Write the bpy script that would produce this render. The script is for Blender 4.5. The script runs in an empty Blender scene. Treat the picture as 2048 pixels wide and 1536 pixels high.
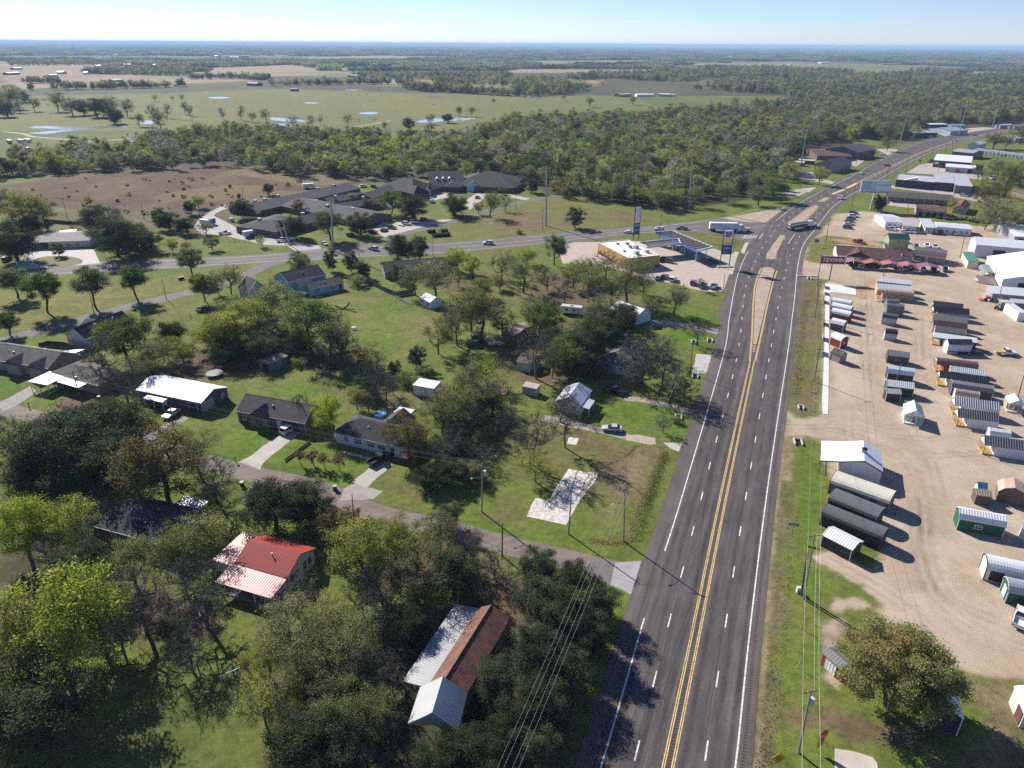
import bpy, math, random
import numpy as np
from mathutils import Vector, Matrix
random.seed(11)
S = bpy.context.scene
COL = S.collection
rnd = random.random
def uni(a, b): return a + (b - a) * rnd()

# ------------------------------------------------------------------ camera numbers, and a way from a surveyed point to the ground
F = 1420.0; CX, CY = 1024.0, 768.0; ROLL = math.atan(0.006); PIT = math.atan((CY - 88.0) / F); CAMH = 81.4
def ray(x, y):
    u, v = x - CX, y - CY
    c, s = math.cos(ROLL), math.sin(ROLL)
    u, v = u * c + v * s, -u * s + v * c
    return u, F * math.cos(PIT) - v * math.sin(PIT), -(F * math.sin(PIT) + v * math.cos(PIT))
def G(p, h=0.0):
    a, b, c = ray(*p); t = (h - CAMH) / c
    return Vector((a * t, b * t, h))
def hgt(base, top):
    q = G(base); a, b, c = ray(*top)
    return CAMH + c * q.y / b
def zz(x0, y0, s): return lambda x, y: (x0 + x / s, y0 + y / s)
A=zz(0,960,2.667);B=zz(600,960,2.667);C=zz(1200,960,2.667);D=zz(1560,1000,2.865);E=zz(0,600,3.84);FF=zz(440,600,3.84)
GG=zz(900,600,3.7236);H=zz(1550,480,4.1124);I=zz(1550,780,4.0422);J=zz(1550,260,4.1124);K=zz(1150,400,4.096);L=zz(700,400,4.096)
M=zz(380,300,2.9257);N=zz(0,350,4.096);O=zz(0,60,2);P=zz(1024,60,2);Q=zz(420,480,6.4);R=zz(420,330,6.4);SS=zz(740,320,6.4)
T=zz(1640,560,9.309);U=zz(1850,560,9.6);V=zz(1750,700,6.8725);W=zz(1740,400,6.649);X=zz(1750,190,6.678);Y=zz(0,70,5.12)
Z=zz(1540,210,6.8267);ZA=zz(1200,60,4.096);ZB=zz(0,640,7.68);ZC=zz(1400,500,6.983)
PX=lambda x,y:(x,y)

# ------------------------------------------------------------------ mesh builder
class MB:
    def __init__(s): s.v=[]; s.f=[]; s.m=[]
    def add(s, vs, fs, m=0):
        o=len(s.v); s.v+= [tuple(q) for q in vs]
        for f in fs: s.f.append([i+o for i in f]); s.m.append(m)
        return s
    def box(s,x0,y0,z0,x1,y1,z1,m=0):
        return s.add([(x0,y0,z0),(x1,y0,z0),(x1,y1,z0),(x0,y1,z0),(x0,y0,z1),(x1,y0,z1),(x1,y1,z1),(x0,y1,z1)],
            [(0,3,2,1),(4,5,6,7),(0,1,5,4),(1,2,6,5),(2,3,7,6),(3,0,4,7)],m)
    def tube(s,p0,p1,r0,r1=None,n=6,m=0,cap=True):
        r1=r0 if r1 is None else r1
        p0=Vector(p0);p1=Vector(p1);d=(p1-p0)
        if d.length<1e-6: return s
        d.normalize(); a=d.cross(Vector((0,0,1)) if abs(d.z)<.95 else Vector((1,0,0))).normalized(); b=d.cross(a)
        vs=[];
        for p,r in ((p0,r0),(p1,r1)):
            for k in range(n):
                t=2*math.pi*k/n; vs.append(p+(a*math.cos(t)+b*math.sin(t))*r)
        fs=[(k,(k+1)%n,n+(k+1)%n,n+k) for k in range(n)]
        if cap: fs+= [tuple(range(n-1,-1,-1)),tuple(range(n,2*n))]
        return s.add(vs,fs,m)
    def path(s,pts,r,n=5,m=0):
        for i in range(len(pts)-1): s.tube(pts[i],pts[i+1],r,r,n,m,cap=False)
        return s
    def prof(s,pr,x0,x1,m=0):          # closed (y,z) outline swept along x
        n=len(pr); vs=[(x0,y,z) for y,z in pr]+[(x1,y,z) for y,z in pr]
        fs=[(k,(k+1)%n,n+(k+1)%n,n+k) for k in range(n)]+[tuple(range(n-1,-1,-1)),tuple(range(n,2*n))]
        return s.add(vs,fs,m)
    def prof_y(s,pr,y0,y1,m=0,dx=0):   # closed (x,z) outline swept along y
        n=len(pr); vs=[(x,y0,z) for x,z in pr]+[(x+dx,y1,z) for x,z in pr]
        fs=[(k,(k+1)%n,n+(k+1)%n,n+k) for k in range(n)]+[tuple(range(n-1,-1,-1)),tuple(range(n,2*n))]
        return s.add(vs,fs,m)
    def mesh(s,name,mats,smooth=False):
        me=bpy.data.meshes.new(name); me.from_pydata(s.v,[],s.f)
        for m in (mats if isinstance(mats,(list,tuple)) else [mats]): me.materials.append(m)
        if any(s.m): me.polygons.foreach_set('material_index',s.m)
        if smooth: me.polygons.foreach_set('use_smooth',[True]*len(s.f))
        import bmesh
        bm=bmesh.new(); bm.from_mesh(me); bmesh.ops.recalc_face_normals(bm,faces=bm.faces); bm.to_mesh(me); bm.free()
        me.update(); return me
    def build(s,name,mats,parent=None,color=None,smooth=False):
        return link(name,s.mesh(name,mats,smooth),parent,color)
def link(name,me,parent=None,color=None):
    o=bpy.data.objects.new(name,me); COL.objects.link(o)
    if parent: o.parent=parent
    if color: o.color=(*color[:3],1)
    return o
LABELS={}
def tag(o,label=None,cat=None,group=None,kind=None):
    if label: o['label']=label
    if cat: o['category']=cat
    if group: o['group']=group
    if kind: o['kind']=kind
    return o
def empty(name,loc=(0,0,0),rz=0.0):
    o=bpy.data.objects.new(name,None); COL.objects.link(o); o.location=loc; o.rotation_euler=(0,0,rz); o.empty_display_size=.5
    return o
def copy_tree(o,parent=None):
    c=o.copy(); COL.objects.link(c); c.parent=parent
    for ch in list(o.children): copy_tree(ch,c)
    return c
def fast_mesh(name,verts,quads,mats,tint=None,midx=None,attr='tint'):
    me=bpy.data.meshes.new(name); n=len(verts); q=len(quads); k=quads.shape[1]
    me.vertices.add(n); me.vertices.foreach_set('co',np.asarray(verts,np.float32).ravel())
    me.loops.add(q*k); me.loops.foreach_set('vertex_index',np.asarray(quads,np.int32).ravel())
    me.polygons.add(q); me.polygons.foreach_set('loop_start',np.arange(0,q*k,k,dtype=np.int32)); me.polygons.foreach_set('loop_total',np.full(q,k,np.int32))
    for m in mats: me.materials.append(m)
    if midx is not None: me.polygons.foreach_set('material_index',np.asarray(midx,np.int32))
    if tint is not None:
        if tint.ndim==1:
            a=me.attributes.new(attr,'FLOAT','POINT'); a.data.foreach_set('value',np.asarray(tint,np.float32))
        else:
            a=me.attributes.new(attr,'FLOAT_COLOR','POINT'); a.data.foreach_set('color',np.asarray(tint,np.float32).ravel())
    me.update(calc_edges=True); me.validate(); return me

# ------------------------------------------------------------------ materials
def nm(name):
    m=bpy.data.materials.new(name); m.use_nodes=True; nt=m.node_tree; nt.nodes.clear()
    o=nt.nodes.new('ShaderNodeOutputMaterial'); return m,nt,o
def nd(nt,t,**k):
    n=nt.nodes.new(t)
    for a,b in k.items(): setattr(n,a,b)
    return n
def ramp(nt,fac,stops):
    r=nd(nt,'ShaderNodeValToRGB'); e=r.color_ramp.elements
    e[0].position,e[0].color=stops[0][0],(*stops[0][1],1); e[1].position,e[1].color=stops[-1][0],(*stops[-1][1],1)
    for p,c in stops[1:-1]:
        q=e.new(p); q.color=(*c,1)
    nt.links.new(fac,r.inputs[0]); return r.outputs[0]
def mixc(nt,fac,a,b,mode='MIX'):
    n=nd(nt,'ShaderNodeMix',data_type='RGBA',blend_type=mode)
    for s,v in ((n.inputs[0],fac),(n.inputs[6],a),(n.inputs[7],b)):
        if isinstance(v,(int,float)): s.default_value=v
        elif isinstance(v,tuple): s.default_value=(*v,1)
        else: nt.links.new(v,s)
    return n.outputs[2]
def noise(nt,vec,scale,detail=4,rough=.55):
    n=nd(nt,'ShaderNodeTexNoise'); n.inputs['Scale'].default_value=scale; n.inputs['Detail'].default_value=detail; n.inputs['Roughness'].default_value=rough
    nt.links.new(vec,n.inputs['Vector']); return n.outputs[0]
def vmap(nt,vec,sc):
    n=nd(nt,'ShaderNodeMapping'); n.inputs['Scale'].default_value=sc; nt.links.new(vec,n.inputs[0]); return n.outputs[0]
def surf(name,col=None,var=.25,scale=1.5,rough=.7,metal=0.0,ribs=None,ribdep=.4,ribax='X',spec=.4,coat=0,fine=0,trans=None,world=False):
    """painted surface; colour from the object's own colour when col is None; soft weathering; optional standing ribs"""
    m,nt,o=nm(name); b=nd(nt,'ShaderNodeBsdfPrincipled'); nt.links.new(b.outputs[0],o.inputs[0])
    tc=nd(nt,'ShaderNodeTexCoord'); vec=tc.outputs['Object']
    if world:
        g=nd(nt,'ShaderNodeNewGeometry'); vec=g.outputs['Position']
    if col is None:
        oi=nd(nt,'ShaderNodeObjectInfo'); c=oi.outputs['Color']
    else:
        r=nd(nt,'ShaderNodeRGB'); r.outputs[0].default_value=(*col,1); c=r.outputs[0]
    n1=noise(nt,vec,scale,5,.6)
    v=ramp(nt,n1,[(.25,(1-var,)*3),(.75,(1+var*.45,)*3)])
    c=mixc(nt,1.0,c,v,'MULTIPLY')
    if fine:
        n2=noise(nt,vec,fine,2,.5); c=mixc(nt,1.0,c,ramp(nt,n2,[(.3,(.72,)*3),(.7,(1.2,)*3)]),'MULTIPLY')
    nt.links.new(c,b.inputs['Base Color'])
    b.inputs['Roughness'].default_value=rough; b.inputs['Metallic'].default_value=metal
    b.inputs['Specular IOR Level'].default_value=spec; b.inputs['Coat Weight'].default_value=coat
    if ribs:
        sx=nd(nt,'ShaderNodeSeparateXYZ'); nt.links.new(tc.outputs['Object'],sx.inputs[0])
        w=nd(nt,'ShaderNodeMath',operation='MULTIPLY'); w.inputs[1].default_value=2*math.pi/ribs; nt.links.new(sx.outputs[ribax],w.inputs[0])
        si=nd(nt,'ShaderNodeMath',operation='SINE'); nt.links.new(w.outputs[0],si.inputs[0])
        mr=nd(nt,'ShaderNodeMapRange'); mr.inputs[1].default_value=.1; mr.inputs[2].default_value=.9; nt.links.new(si.outputs[0],mr.inputs[0])
        bp=nd(nt,'ShaderNodeBump'); bp.inputs['Strength'].default_value=ribdep; bp.inputs['Distance'].default_value=.1
        nt.links.new(mr.outputs[0],bp.inputs['Height']); nt.links.new(bp.outputs[0],b.inputs['Normal'])
    return m
def leaf_mat(name,c0,c1,c2):
    m,nt,o=nm(name)
    at=nd(nt,'ShaderNodeAttribute',attribute_name='tint'); oi=nd(nt,'ShaderNodeObjectInfo')
    c=ramp(nt,at.outputs['Fac'],[(0,c0),(.5,c1),(1,c2)])
    hs=nd(nt,'ShaderNodeHueSaturation'); nt.links.new(c,hs.inputs['Color'])
    for s,a,b_ in (('Hue',.478,.522),('Value',.72,1.22),('Saturation',.8,1.1)):
        mr=nd(nt,'ShaderNodeMapRange'); mr.inputs[3].default_value=a; mr.inputs[4].default_value=b_
        if s=='Value':
            w=nd(nt,'ShaderNodeMath',operation='MULTIPLY'); w.inputs[1].default_value=7.31; nt.links.new(oi.outputs['Random'],w.inputs[0])
            fr=nd(nt,'ShaderNodeMath',operation='FRACT'); nt.links.new(w.outputs[0],fr.inputs[0]); nt.links.new(fr.outputs[0],mr.inputs[0])
        else: nt.links.new(oi.outputs['Random'],mr.inputs[0])
        nt.links.new(mr.outputs[0],hs.inputs[s])
    d=nd(nt,'ShaderNodeBsdfDiffuse'); t=nd(nt,'ShaderNodeBsdfTranslucent'); mx=nd(nt,'ShaderNodeMixShader'); mx.inputs[0].default_value=.48
    nt.links.new(hs.outputs[0],d.inputs[0]); nt.links.new(hs.outputs[0],t.inputs[0]); nt.links.new(d.outputs[0],mx.inputs[1]); nt.links.new(t.outputs[0],mx.inputs[2])
    nt.links.new(mx.outputs[0],o.inputs[0]); return m
MT={}
MT['siding']=surf('siding',None,.14,.8,.75,ribs=.22,ribdep=.12,ribax='Z')
MT['panel']=surf('panel_wall',None,.10,.6,.55,ribs=.5,ribdep=.3)
MT['metal']=surf('metal_roof',None,.12,.5,.45,metal=.05,ribs=.46,ribdep=.16,spec=.4)
MT['striped']=surf('glinting_roof',None,.10,.5,.32,metal=.5,ribs=.5,ribdep=.8,spec=.6)
MT['ribbed']=surf('ribbed_roof',None,.12,.5,.42,metal=.1,ribs=.46,ribdep=.42,spec=.45)
MT['rust']=surf('rusty_roof',(.185,.083,.056),.62,.7,.85,metal=0,ribs=.5,ribdep=.18,fine=4)
MT['shingle']=surf('shingle_roof',None,.34,.55,.9,fine=5,spec=.2)
MT['flat']=surf('flat_roof',None,.18,.35,.8,fine=4)
MT['brick']=surf('brick',None,.3,1.2,.85,fine=7,spec=.2)
MT['trim']=surf('trim',(.75,.74,.71),.1,1,.6)
MT['paint']=surf('paint',None,.08,1,.6)
MT['glass']=surf('pane_glass',(.025,.03,.04),.2,1,.12,spec=.8)
MT['blind']=surf('blind_glass',(.35,.36,.37),.2,2,.3,spec=.8)
MT['wood']=surf('wood',None,.3,2,.85,fine=9)
MT['car']=surf('car_paint',None,.04,2,.28,metal=.1,coat=.6,spec=.6)
MT['carglass']=surf('car_glass',(.012,.014,.018),.1,1,.06,spec=1.0)
MT['tyre']=surf('tyre',(.012,.012,.012),.2,3,.9,spec=.1)
MT['steel']=surf('steel',(.42,.43,.44),.2,1,.4,metal=.6)
MT['pole']=surf('pole_wood',(.13,.105,.08),.3,1.5,.9,fine=6)
MT['wire']=surf('wire',(.30,.30,.30),.05,1,.5,metal=.5)
MT['concrete']=surf('concrete',None,.2,.45,.9,fine=9,spec=.2)
MT['darkmetal']=surf('dark_metal',(.04,.04,.042),.2,2,.6)
MT['line_white']=surf('line_white',(.72,.72,.70),.4,.9,.8,world=True,fine=1.7)
MT['line_yellow']=surf('line_yellow',(.74,.50,.20),.22,.6,.8,world=True,fine=1.7)
MT['bark']=surf('bark',(.085,.068,.052),.35,2.5,.95,spec=.1)
MT['barkgrey']=surf('bark_grey',(.14,.125,.11),.3,2.5,.95,spec=.1)
MT['red']=surf('red_paint',(.5,.03,.02),.1,1,.5)
MT['lamp']=surf('lamp_glass',(.7,.7,.66),.05,1,.3)
MT['cloth']=surf('cloth',None,.1,2,.9)
# ------------------------------------------------------------------ ground
def vn(x,y,sc,seed=0,octs=3):
    out=np.zeros_like(x); amp=1.0; tot=0
    for k in range(octs):
        X_=x/sc; Y_=y/sc; i=np.floor(X_).astype(np.int64); j=np.floor(Y_).astype(np.int64); fx=X_-i; fy=Y_-j
        fx=fx*fx*(3-2*fx); fy=fy*fy*(3-2*fy)
        def hs(a,b):
            h=(a*374761393+b*668265263+(seed+k)*1442695041)&0x7fffffff; h=((h^(h>>13))*1274126177)&0x7fffffff; return ((h^(h>>16))&0xffff)/65535.0
        out+=amp*((hs(i,j)*(1-fx)+hs(i+1,j)*fx)*(1-fy)+(hs(i,j+1)*(1-fx)+hs(i+1,j+1)*fx)*fy); tot+=amp; amp*=.55; sc*=.5
    return out/tot
def sdist(px,py,poly):
    n=len(poly); ins=np.zeros(px.shape,bool); d=np.full(px.shape,1e18)
    for k in range(n):
        x0,y0=poly[k]; x1,y1=poly[(k+1)%n]
        c=((y0>py)!=(y1>py)); 
        if y1!=y0: ins^= c&(px<(x1-x0)*(py-y0)/(y1-y0)+x0)
        ex,ey=x1-x0,y1-y0; l=ex*ex+ey*ey+1e-9; t=np.clip(((px-x0)*ex+(py-y0)*ey)/l,0,1)
        d=np.minimum(d,(px-x0-t*ex)**2+(py-y0-t*ey)**2)
    d=np.sqrt(d); return np.where(ins,d,-d)
def gp(pts): return [tuple(G(p)[:2]) for p in pts]
def zs(f,*c): return [f(*q) for q in c]
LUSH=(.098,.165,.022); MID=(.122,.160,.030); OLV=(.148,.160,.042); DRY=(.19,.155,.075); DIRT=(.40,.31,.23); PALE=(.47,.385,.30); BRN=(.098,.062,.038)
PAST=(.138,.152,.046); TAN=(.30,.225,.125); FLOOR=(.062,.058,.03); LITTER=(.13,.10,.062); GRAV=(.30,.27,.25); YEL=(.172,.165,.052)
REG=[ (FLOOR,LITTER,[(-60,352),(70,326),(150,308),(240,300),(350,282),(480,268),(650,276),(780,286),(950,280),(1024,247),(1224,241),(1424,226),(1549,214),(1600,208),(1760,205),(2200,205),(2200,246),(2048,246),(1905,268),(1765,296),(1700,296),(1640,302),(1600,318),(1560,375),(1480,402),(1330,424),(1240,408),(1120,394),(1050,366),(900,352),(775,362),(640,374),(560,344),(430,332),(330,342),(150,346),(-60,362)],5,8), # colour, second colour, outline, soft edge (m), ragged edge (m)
 (PAST,YEL,[(-500,360),(-500,215),(0,215),(60,192),(300,187),(560,178),(1000,190),(1560,193),(1600,205),(1424,226),(1224,240),(1000,262),(780,284),(500,280),(350,295),(150,320),(0,352)],4,10),
 ((.10,.125,.03),PAST,[(-300,345),(-300,265),(0,262),(250,262),(480,258),(520,275),(300,300),(150,330),(0,352)],8,14),
 (YEL,PAST,[(560,182),(900,190),(1150,198),(1000,232),(760,245),(640,215)],20,30),
 ((.095,.13,.028),PAST,[(1270,196),(1560,196),(1575,204),(1420,218),(1320,214)],10,10),
 (BRN,(.145,.105,.056),[(0,372),(190,342),(330,334),(480,334),(560,345),(620,366),(700,365),(560,392),(430,425),(330,420),(200,425),(90,412)],3,8),
 ((.155,.12,.065),BRN,[(300,395),(420,370),(560,372),(640,395),(450,425),(440,452),(330,440)],4,10),
 ((.15,.125,.065),(.19,.14,.08),[(440,345),(500,334),(640,330),(760,335),(900,332),(830,345),(760,352),(700,365),(620,372)],3,6),
 ((.12,.105,.05),(.17,.13,.075),[(60,425),(200,420),(330,425),(440,440),(420,470),(300,460),(170,450),(70,450)],4,8),
 (TAN,(.28,.23,.12),[(380,150),(400,136),(600,128),(690,147),(560,153)],30,40),
 (TAN,(.26,.20,.12),[(560,116),(760,111),(900,114),(780,123),(640,121)],60,80),
 ((.24,.17,.11),TAN,[(0,150),(0,128),(220,127),(230,138),(180,150),(370,152),(520,160),(380,168),(150,172),(0,180)],25,40),
 (TAN,YEL,[(700,168),(760,158),(1000,162),(1200,158),(1190,172),(900,178)],25,30),
 (TAN,YEL,[(1024,122),(1300,120),(1330,128),(1080,133)],60,60),
 (YEL,PAST,[(1440,126),(1560,122),(1830,130),(1930,134),(1700,138),(1500,135)],40,40),
 (TAN,YEL,[(1200,104),(1350,103),(1480,107),(1300,110)],150,150),
 (TAN,PAST,[(1760,108),(1840,107),(1850,111),(1770,112)],100,100),
 # fields round the highway
 (YEL,OLV,zs(N,(-900,1500),(-300,1000),(60,960),(500,900),(1000,870),(1500,830),(2000,760),(1960,810),(1600,910),(1150,1020),(700,1130),(300,1230),(0,1300)),1.5,3),
 (OLV,LUSH,zs(N,(1180,470),(1640,530),(2100,560),(2300,640),(2050,650),(1700,670),(1450,660),(1380,560)),2,3),
 (OLV,(.16,.125,.07),[(950,478),(860,480),(925,445),(1000,425),(1060,402),(1130,385),(1250,420),(1330,440),(1280,448),(1150,462),(1040,472)],2,5),
 ((.17,.13,.075),OLV,[(985,440),(1080,425),(1100,455),(1010,465)],4,10),
 ((.08,.115,.024),OLV,zs(K,(850,280),(1290,275),(1345,330),(1280,440),(1130,390),(1000,330)),1,1.5),
 ((.16,.13,.07),OLV,zs(K,(880,300),(1250,290),(1270,350),(1180,380),(1050,330)),3,6),
 # back yards
 (YEL,LUSH,[(600,590),(760,592),(850,600),(895,625),(870,670),(800,720),(735,715),(690,650)],2,6),
 (LUSH,OLV,[(960,580),(1060,580),(1110,600),(1090,625),(1010,625)],2,4),
 (LUSH,OLV,[(1340,610),(1450,600),(1445,640),(1420,690),(1330,690)],2,4),
 (LUSH,MID,FF(0,1000) and [FF(q,w) for q,w in ((-100,1000),(120,1000),(450,1050),(200,1220),(0,1260),(-250,1180))],2,4),
 (LUSH,MID,[FF(q,w) for q,w in ((330,1270),(640,1020),(900,1100),(1180,1220),(1030,1390),(870,1440))],2,4),
 (LUSH,YEL,[FF(q,w) for q,w in ((60,680),(300,560),(900,700),(1000,780),(900,850),(560,770),(210,690))],2,5),
 (LUSH,MID,[ZB(q,w) for q,w in ((-200,780),(450,960),(520,1080),(200,1200),(-100,1300))],1,2),
 ((.17,.115,.075),LITTER,[ZB(q,w) for q,w in ((800,1350),(950,1180),(1250,1180),(1330,1290),(1000,1420))],2,3),
 (LITTER,BRN,[(300,740),(420,690),(560,720),(470,745),(340,765)],3,5),
 (LITTER,OLV,[(620,690),(700,700),(830,790),(900,760),(870,830),(700,800),(640,760)],3,6),
 (LITTER,MID,[(950,700),(1200,640),(1330,720),(1250,770),(1050,760)],4,8),
 (LITTER,OLV,[(780,560),(1000,540),(1200,560),(1300,600),(1200,640),(950,600)],4,10),
 ((.15,.125,.06),OLV,[GG(q,w) for q,w in ((450,900),(800,830),(1050,950),(1350,1080),(1560,1090),(1500,1300),(1420,1500),(1240,1560),(700,1400),(450,1200))],3,6),
 ((.19,.15,.085),LITTER,[GG(q,w) for q,w in ((1090,1270),(1350,1130),(1540,1120),(1400,1470),(1250,1500),(1100,1400))],2,4),
 (LUSH,MID,[B(q,w) for q,w in ((700,280),(950,240),(1220,280),(1650,430),(1560,440),(1300,330),(1000,300))],2,3),
 (LUSH,MID,[GG(q,w) for q,w in ((1050,890),(1100,760),(1350,770),(1800,850),(1790,950),(1700,1050),(1560,960),(1250,930))],2,4),
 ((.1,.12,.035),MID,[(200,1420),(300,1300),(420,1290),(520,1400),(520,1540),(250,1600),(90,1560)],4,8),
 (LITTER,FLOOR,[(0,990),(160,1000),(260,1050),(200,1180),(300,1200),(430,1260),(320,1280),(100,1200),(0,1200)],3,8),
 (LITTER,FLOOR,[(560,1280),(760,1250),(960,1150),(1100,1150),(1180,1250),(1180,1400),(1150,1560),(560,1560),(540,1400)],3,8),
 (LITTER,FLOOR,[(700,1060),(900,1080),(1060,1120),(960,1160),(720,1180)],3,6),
 # right hand verge and the sales yard
 ((.15,.125,.07),OLV,[(1577,700),(1590,620),(1600,545),(1640,560),(1645,620),(1640,800),(1620,835),(1575,820)],1,2),
 ((.17,.145,.08),(.105,.11,.045),[C(q,w) for q,w in ((830,1536),(850,1200),(915,400),(952,0),(1030,0),(1010,400),(985,700),(930,1200),(910,1560))],1.2,3.0),
 ((.29,.235,.15),(.22,.17,.10),[C(q,w) for q,w in ((822,1536),(845,1200),(910,400),(947,0),(964,0),(928,400),(872,1200),(846,1560))],.4,.8),
 ((.25,.20,.12),DRY,[(1553,900),(1569,830),(1580,870),(1590,880),(1583,960),(1560,960)],.8,1.5),
 (LUSH,MID,[I(q,w) for q,w in ((220,470),(330,480),(400,700),(360,900),(320,1100),(330,1600),(200,1600),(180,1000),(200,700))],1,2),
 (LUSH,OLV,[D(q,w) for q,w in ((70,300),(200,330),(230,560),(200,800),(240,1000),(180,1250),(60,1200),(20,900))],1,3),
 (DIRT,PALE,[(1572,823),(1590,832),(1640,838),(1650,800),(1647,567),(1668,560),(1608,553),(1596,527),(1612,500),(1640,467),(1672,428),(1754,419),(1817,430),(1870,452),(2100,452),(2300,700),(2300,1400),(2045,1356),(1944,1349),(1860,1310),(1755,1223),(1752,1150),(1773,1089),(1740,1050),(1656,953),(1644,879),(1575,868)],1.2,2.2),
 (PALE,DIRT,[H(q,w) for q,w in ((460,1000),(640,1020),(800,1150),(830,1330),(560,1330),(470,1330))],4,6),
 ((.40,.26,.17),DIRT,[H(q,w) for q,w in ((445,900),(475,1000),(490,1330),(445,1330))],1,1.5),
 ((.38,.25,.16),DIRT,[H(q,w) for q,w in ((680,370),(840,300),(830,420),(780,470),(680,450))],2,4),
 (PALE,DIRT,[D(q,w) for q,w in ((200,330),(320,290),(440,360),(600,470),(700,600),(560,560),(380,440))],.8,2),
 (DIRT,PALE,[D(q,w) for q,w in ((300,550),(440,550),(530,610),(480,650),(300,630))],.8,2),
 (DIRT,LITTER,[D(q,w) for q,w in ((220,710),(350,690),(380,740),(330,860),(340,1100),(290,1050),(240,780))],.8,2),
 (LITTER,DRY,[D(q,w) for q,w in ((20,1180),(300,1200),(620,1320),(800,1400),(560,1380),(150,1290),(20,1330))],1.5,4),
 ((.20,.155,.09),(.14,.12,.06),[D(q,w) for q,w in ((1100,1050),(1350,1030),(1420,1250),(1420,1560),(900,1560),(1180,1420),(1150,1200))],1.5,3),
 (OLV,DRY,[D(q,w) for q,w in ((1120,1020),(1260,1010),(1400,1030),(1400,1060),(1200,1070))],1,2),
 (OLV,DRY,[J(q,w) for q,w in ((240,1070),(300,890),(420,865),(620,890),(900,920),(900,970),(520,940),(510,1040),(390,1060),(370,1100))],1,2),
 ((.40,.26,.16),DRY,[J(q,w) for q,w in ((450,900),(700,890),(900,925),(880,960),(560,930))],1,2),
 (OLV,LUSH,[J(q,w) for q,w in ((570,620),(700,530),(1000,500),(1500,580),(1760,600),(2050,640),(2100,800),(1800,770),(1300,720),(900,690),(620,650))],2,4),
 (OLV,LUSH,[J(q,w) for q,w in ((860,435),(1000,440),(1700,500),(1700,520),(1300,490),(900,450))],1.5,2),
 (LUSH,OLV,[J(q,w) for q,w in ((1680,210),(2048,230),(2048,280),(1700,270))],2,3),
 (LUSH,OLV,[Z(q,w) for q,w in ((200,980),(600,1010),(900,1060),(700,1120),(420,1180),(220,1150),(0,1300),(-100,1250))],2,4),
 (LUSH,OLV,[Z(q,w) for q,w in ((1150,870),(1350,790),(1500,770),(1450,830),(1250,900))],2,3),
 (MID,LUSH,[Z(q,w) for q,w in ((1100,460),(1400,480),(1700,540),(1450,560),(1150,520))],4,6),
]
def smooth(pts,n=6):
    q=[Vector(p) for p in pts]; out=[]
    for i in range(len(q)-1):
        a=q[max(i-1,0)];b=q[i];c=q[i+1];d=q[min(i+2,len(q)-1)]
        for k in range(n):
            t=k/n; out.append(.5*((2*b)+(c-a)*t+(2*a-5*b+4*c-d)*t*t+(3*b-a-3*c+d)*t**3))
    out.append(q[-1]); return out
def offs0(pts,d):
    out=[]
    for i in range(len(pts)):
        t=(pts[min(i+1,len(pts)-1)]-pts[max(i-1,0)]); t.z=0; t.normalize(); out.append(pts[i]+Vector((t.y,-t.x,0))*d)
    return out
TRACKS=[zs(I,(100,290),(500,330),(900,470),(1100,640),(1190,900),(1210,1200),(1280,1536)),zs(I,(1210,1100),(1190,1350),(1260,1600)),zs(I,(150,300),(600,300),(1000,380),(1400,420),(2000,640)),zs(I,(600,200),(590,330),(620,420)),zs(I,(650,150),(760,260),(1000,300),(1300,240)),zs(I,(1100,250),(1150,400),(1350,380)),
 zs(D,(770,0),(790,300),(850,500),(1000,650),(1200,770),(1398,850)),zs(D,(830,0),(870,350),(980,560),(1250,700)),zs(D,(250,330),(500,470),(700,600),(900,760)),zs(H,(230,240),(700,300),(1200,340),(1500,420)),zs(H,(720,460),(730,800),(760,1200)),zs(H,(1190,480),(1180,800),(1200,1150)),zs(H,(770,450),(790,800),(820,1250)),zs(H,(1650,560),(1800,850),(2000,1000)),zs(I,(1400,500),(1700,560),(2013,600)),zs(I,(1250,560),(1300,700),(1340,900)),zs(H,(1240,480),(1250,900),(1290,1200)),zs(I,(900,380),(1200,520),(1500,520),(2000,500)),zs(C,(960,1536),(935,1100),(990,500)),
 zs(J,(380,850),(900,830),(1500,900)),zs(W,(200,560),(800,520),(1300,460),(1600,400))]
FIELDS=[]
_r=np.random.default_rng(77)
for _ in range(60):
    y_=2100*math.exp(_r.random()**1.1*2.0); x_=(_r.random()*1.6-.8)*y_; w_=_r.uniform(.04,.17)*y_; d_=_r.uniform(.02,.06)*y_; s_=_r.uniform(-.12,.12)
    FIELDS.append(([(x_-w_,y_-d_-s_*w_),(x_+w_*.9,y_-d_*.8+s_*w_),(x_+w_,y_+d_*.9+s_*w_),(x_-w_*.85,y_+d_-s_*w_)],[(.30,.235,.135),(.22,.20,.085),(.26,.215,.13),(.17,.17,.06)][_r.integers(4)]))
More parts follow.
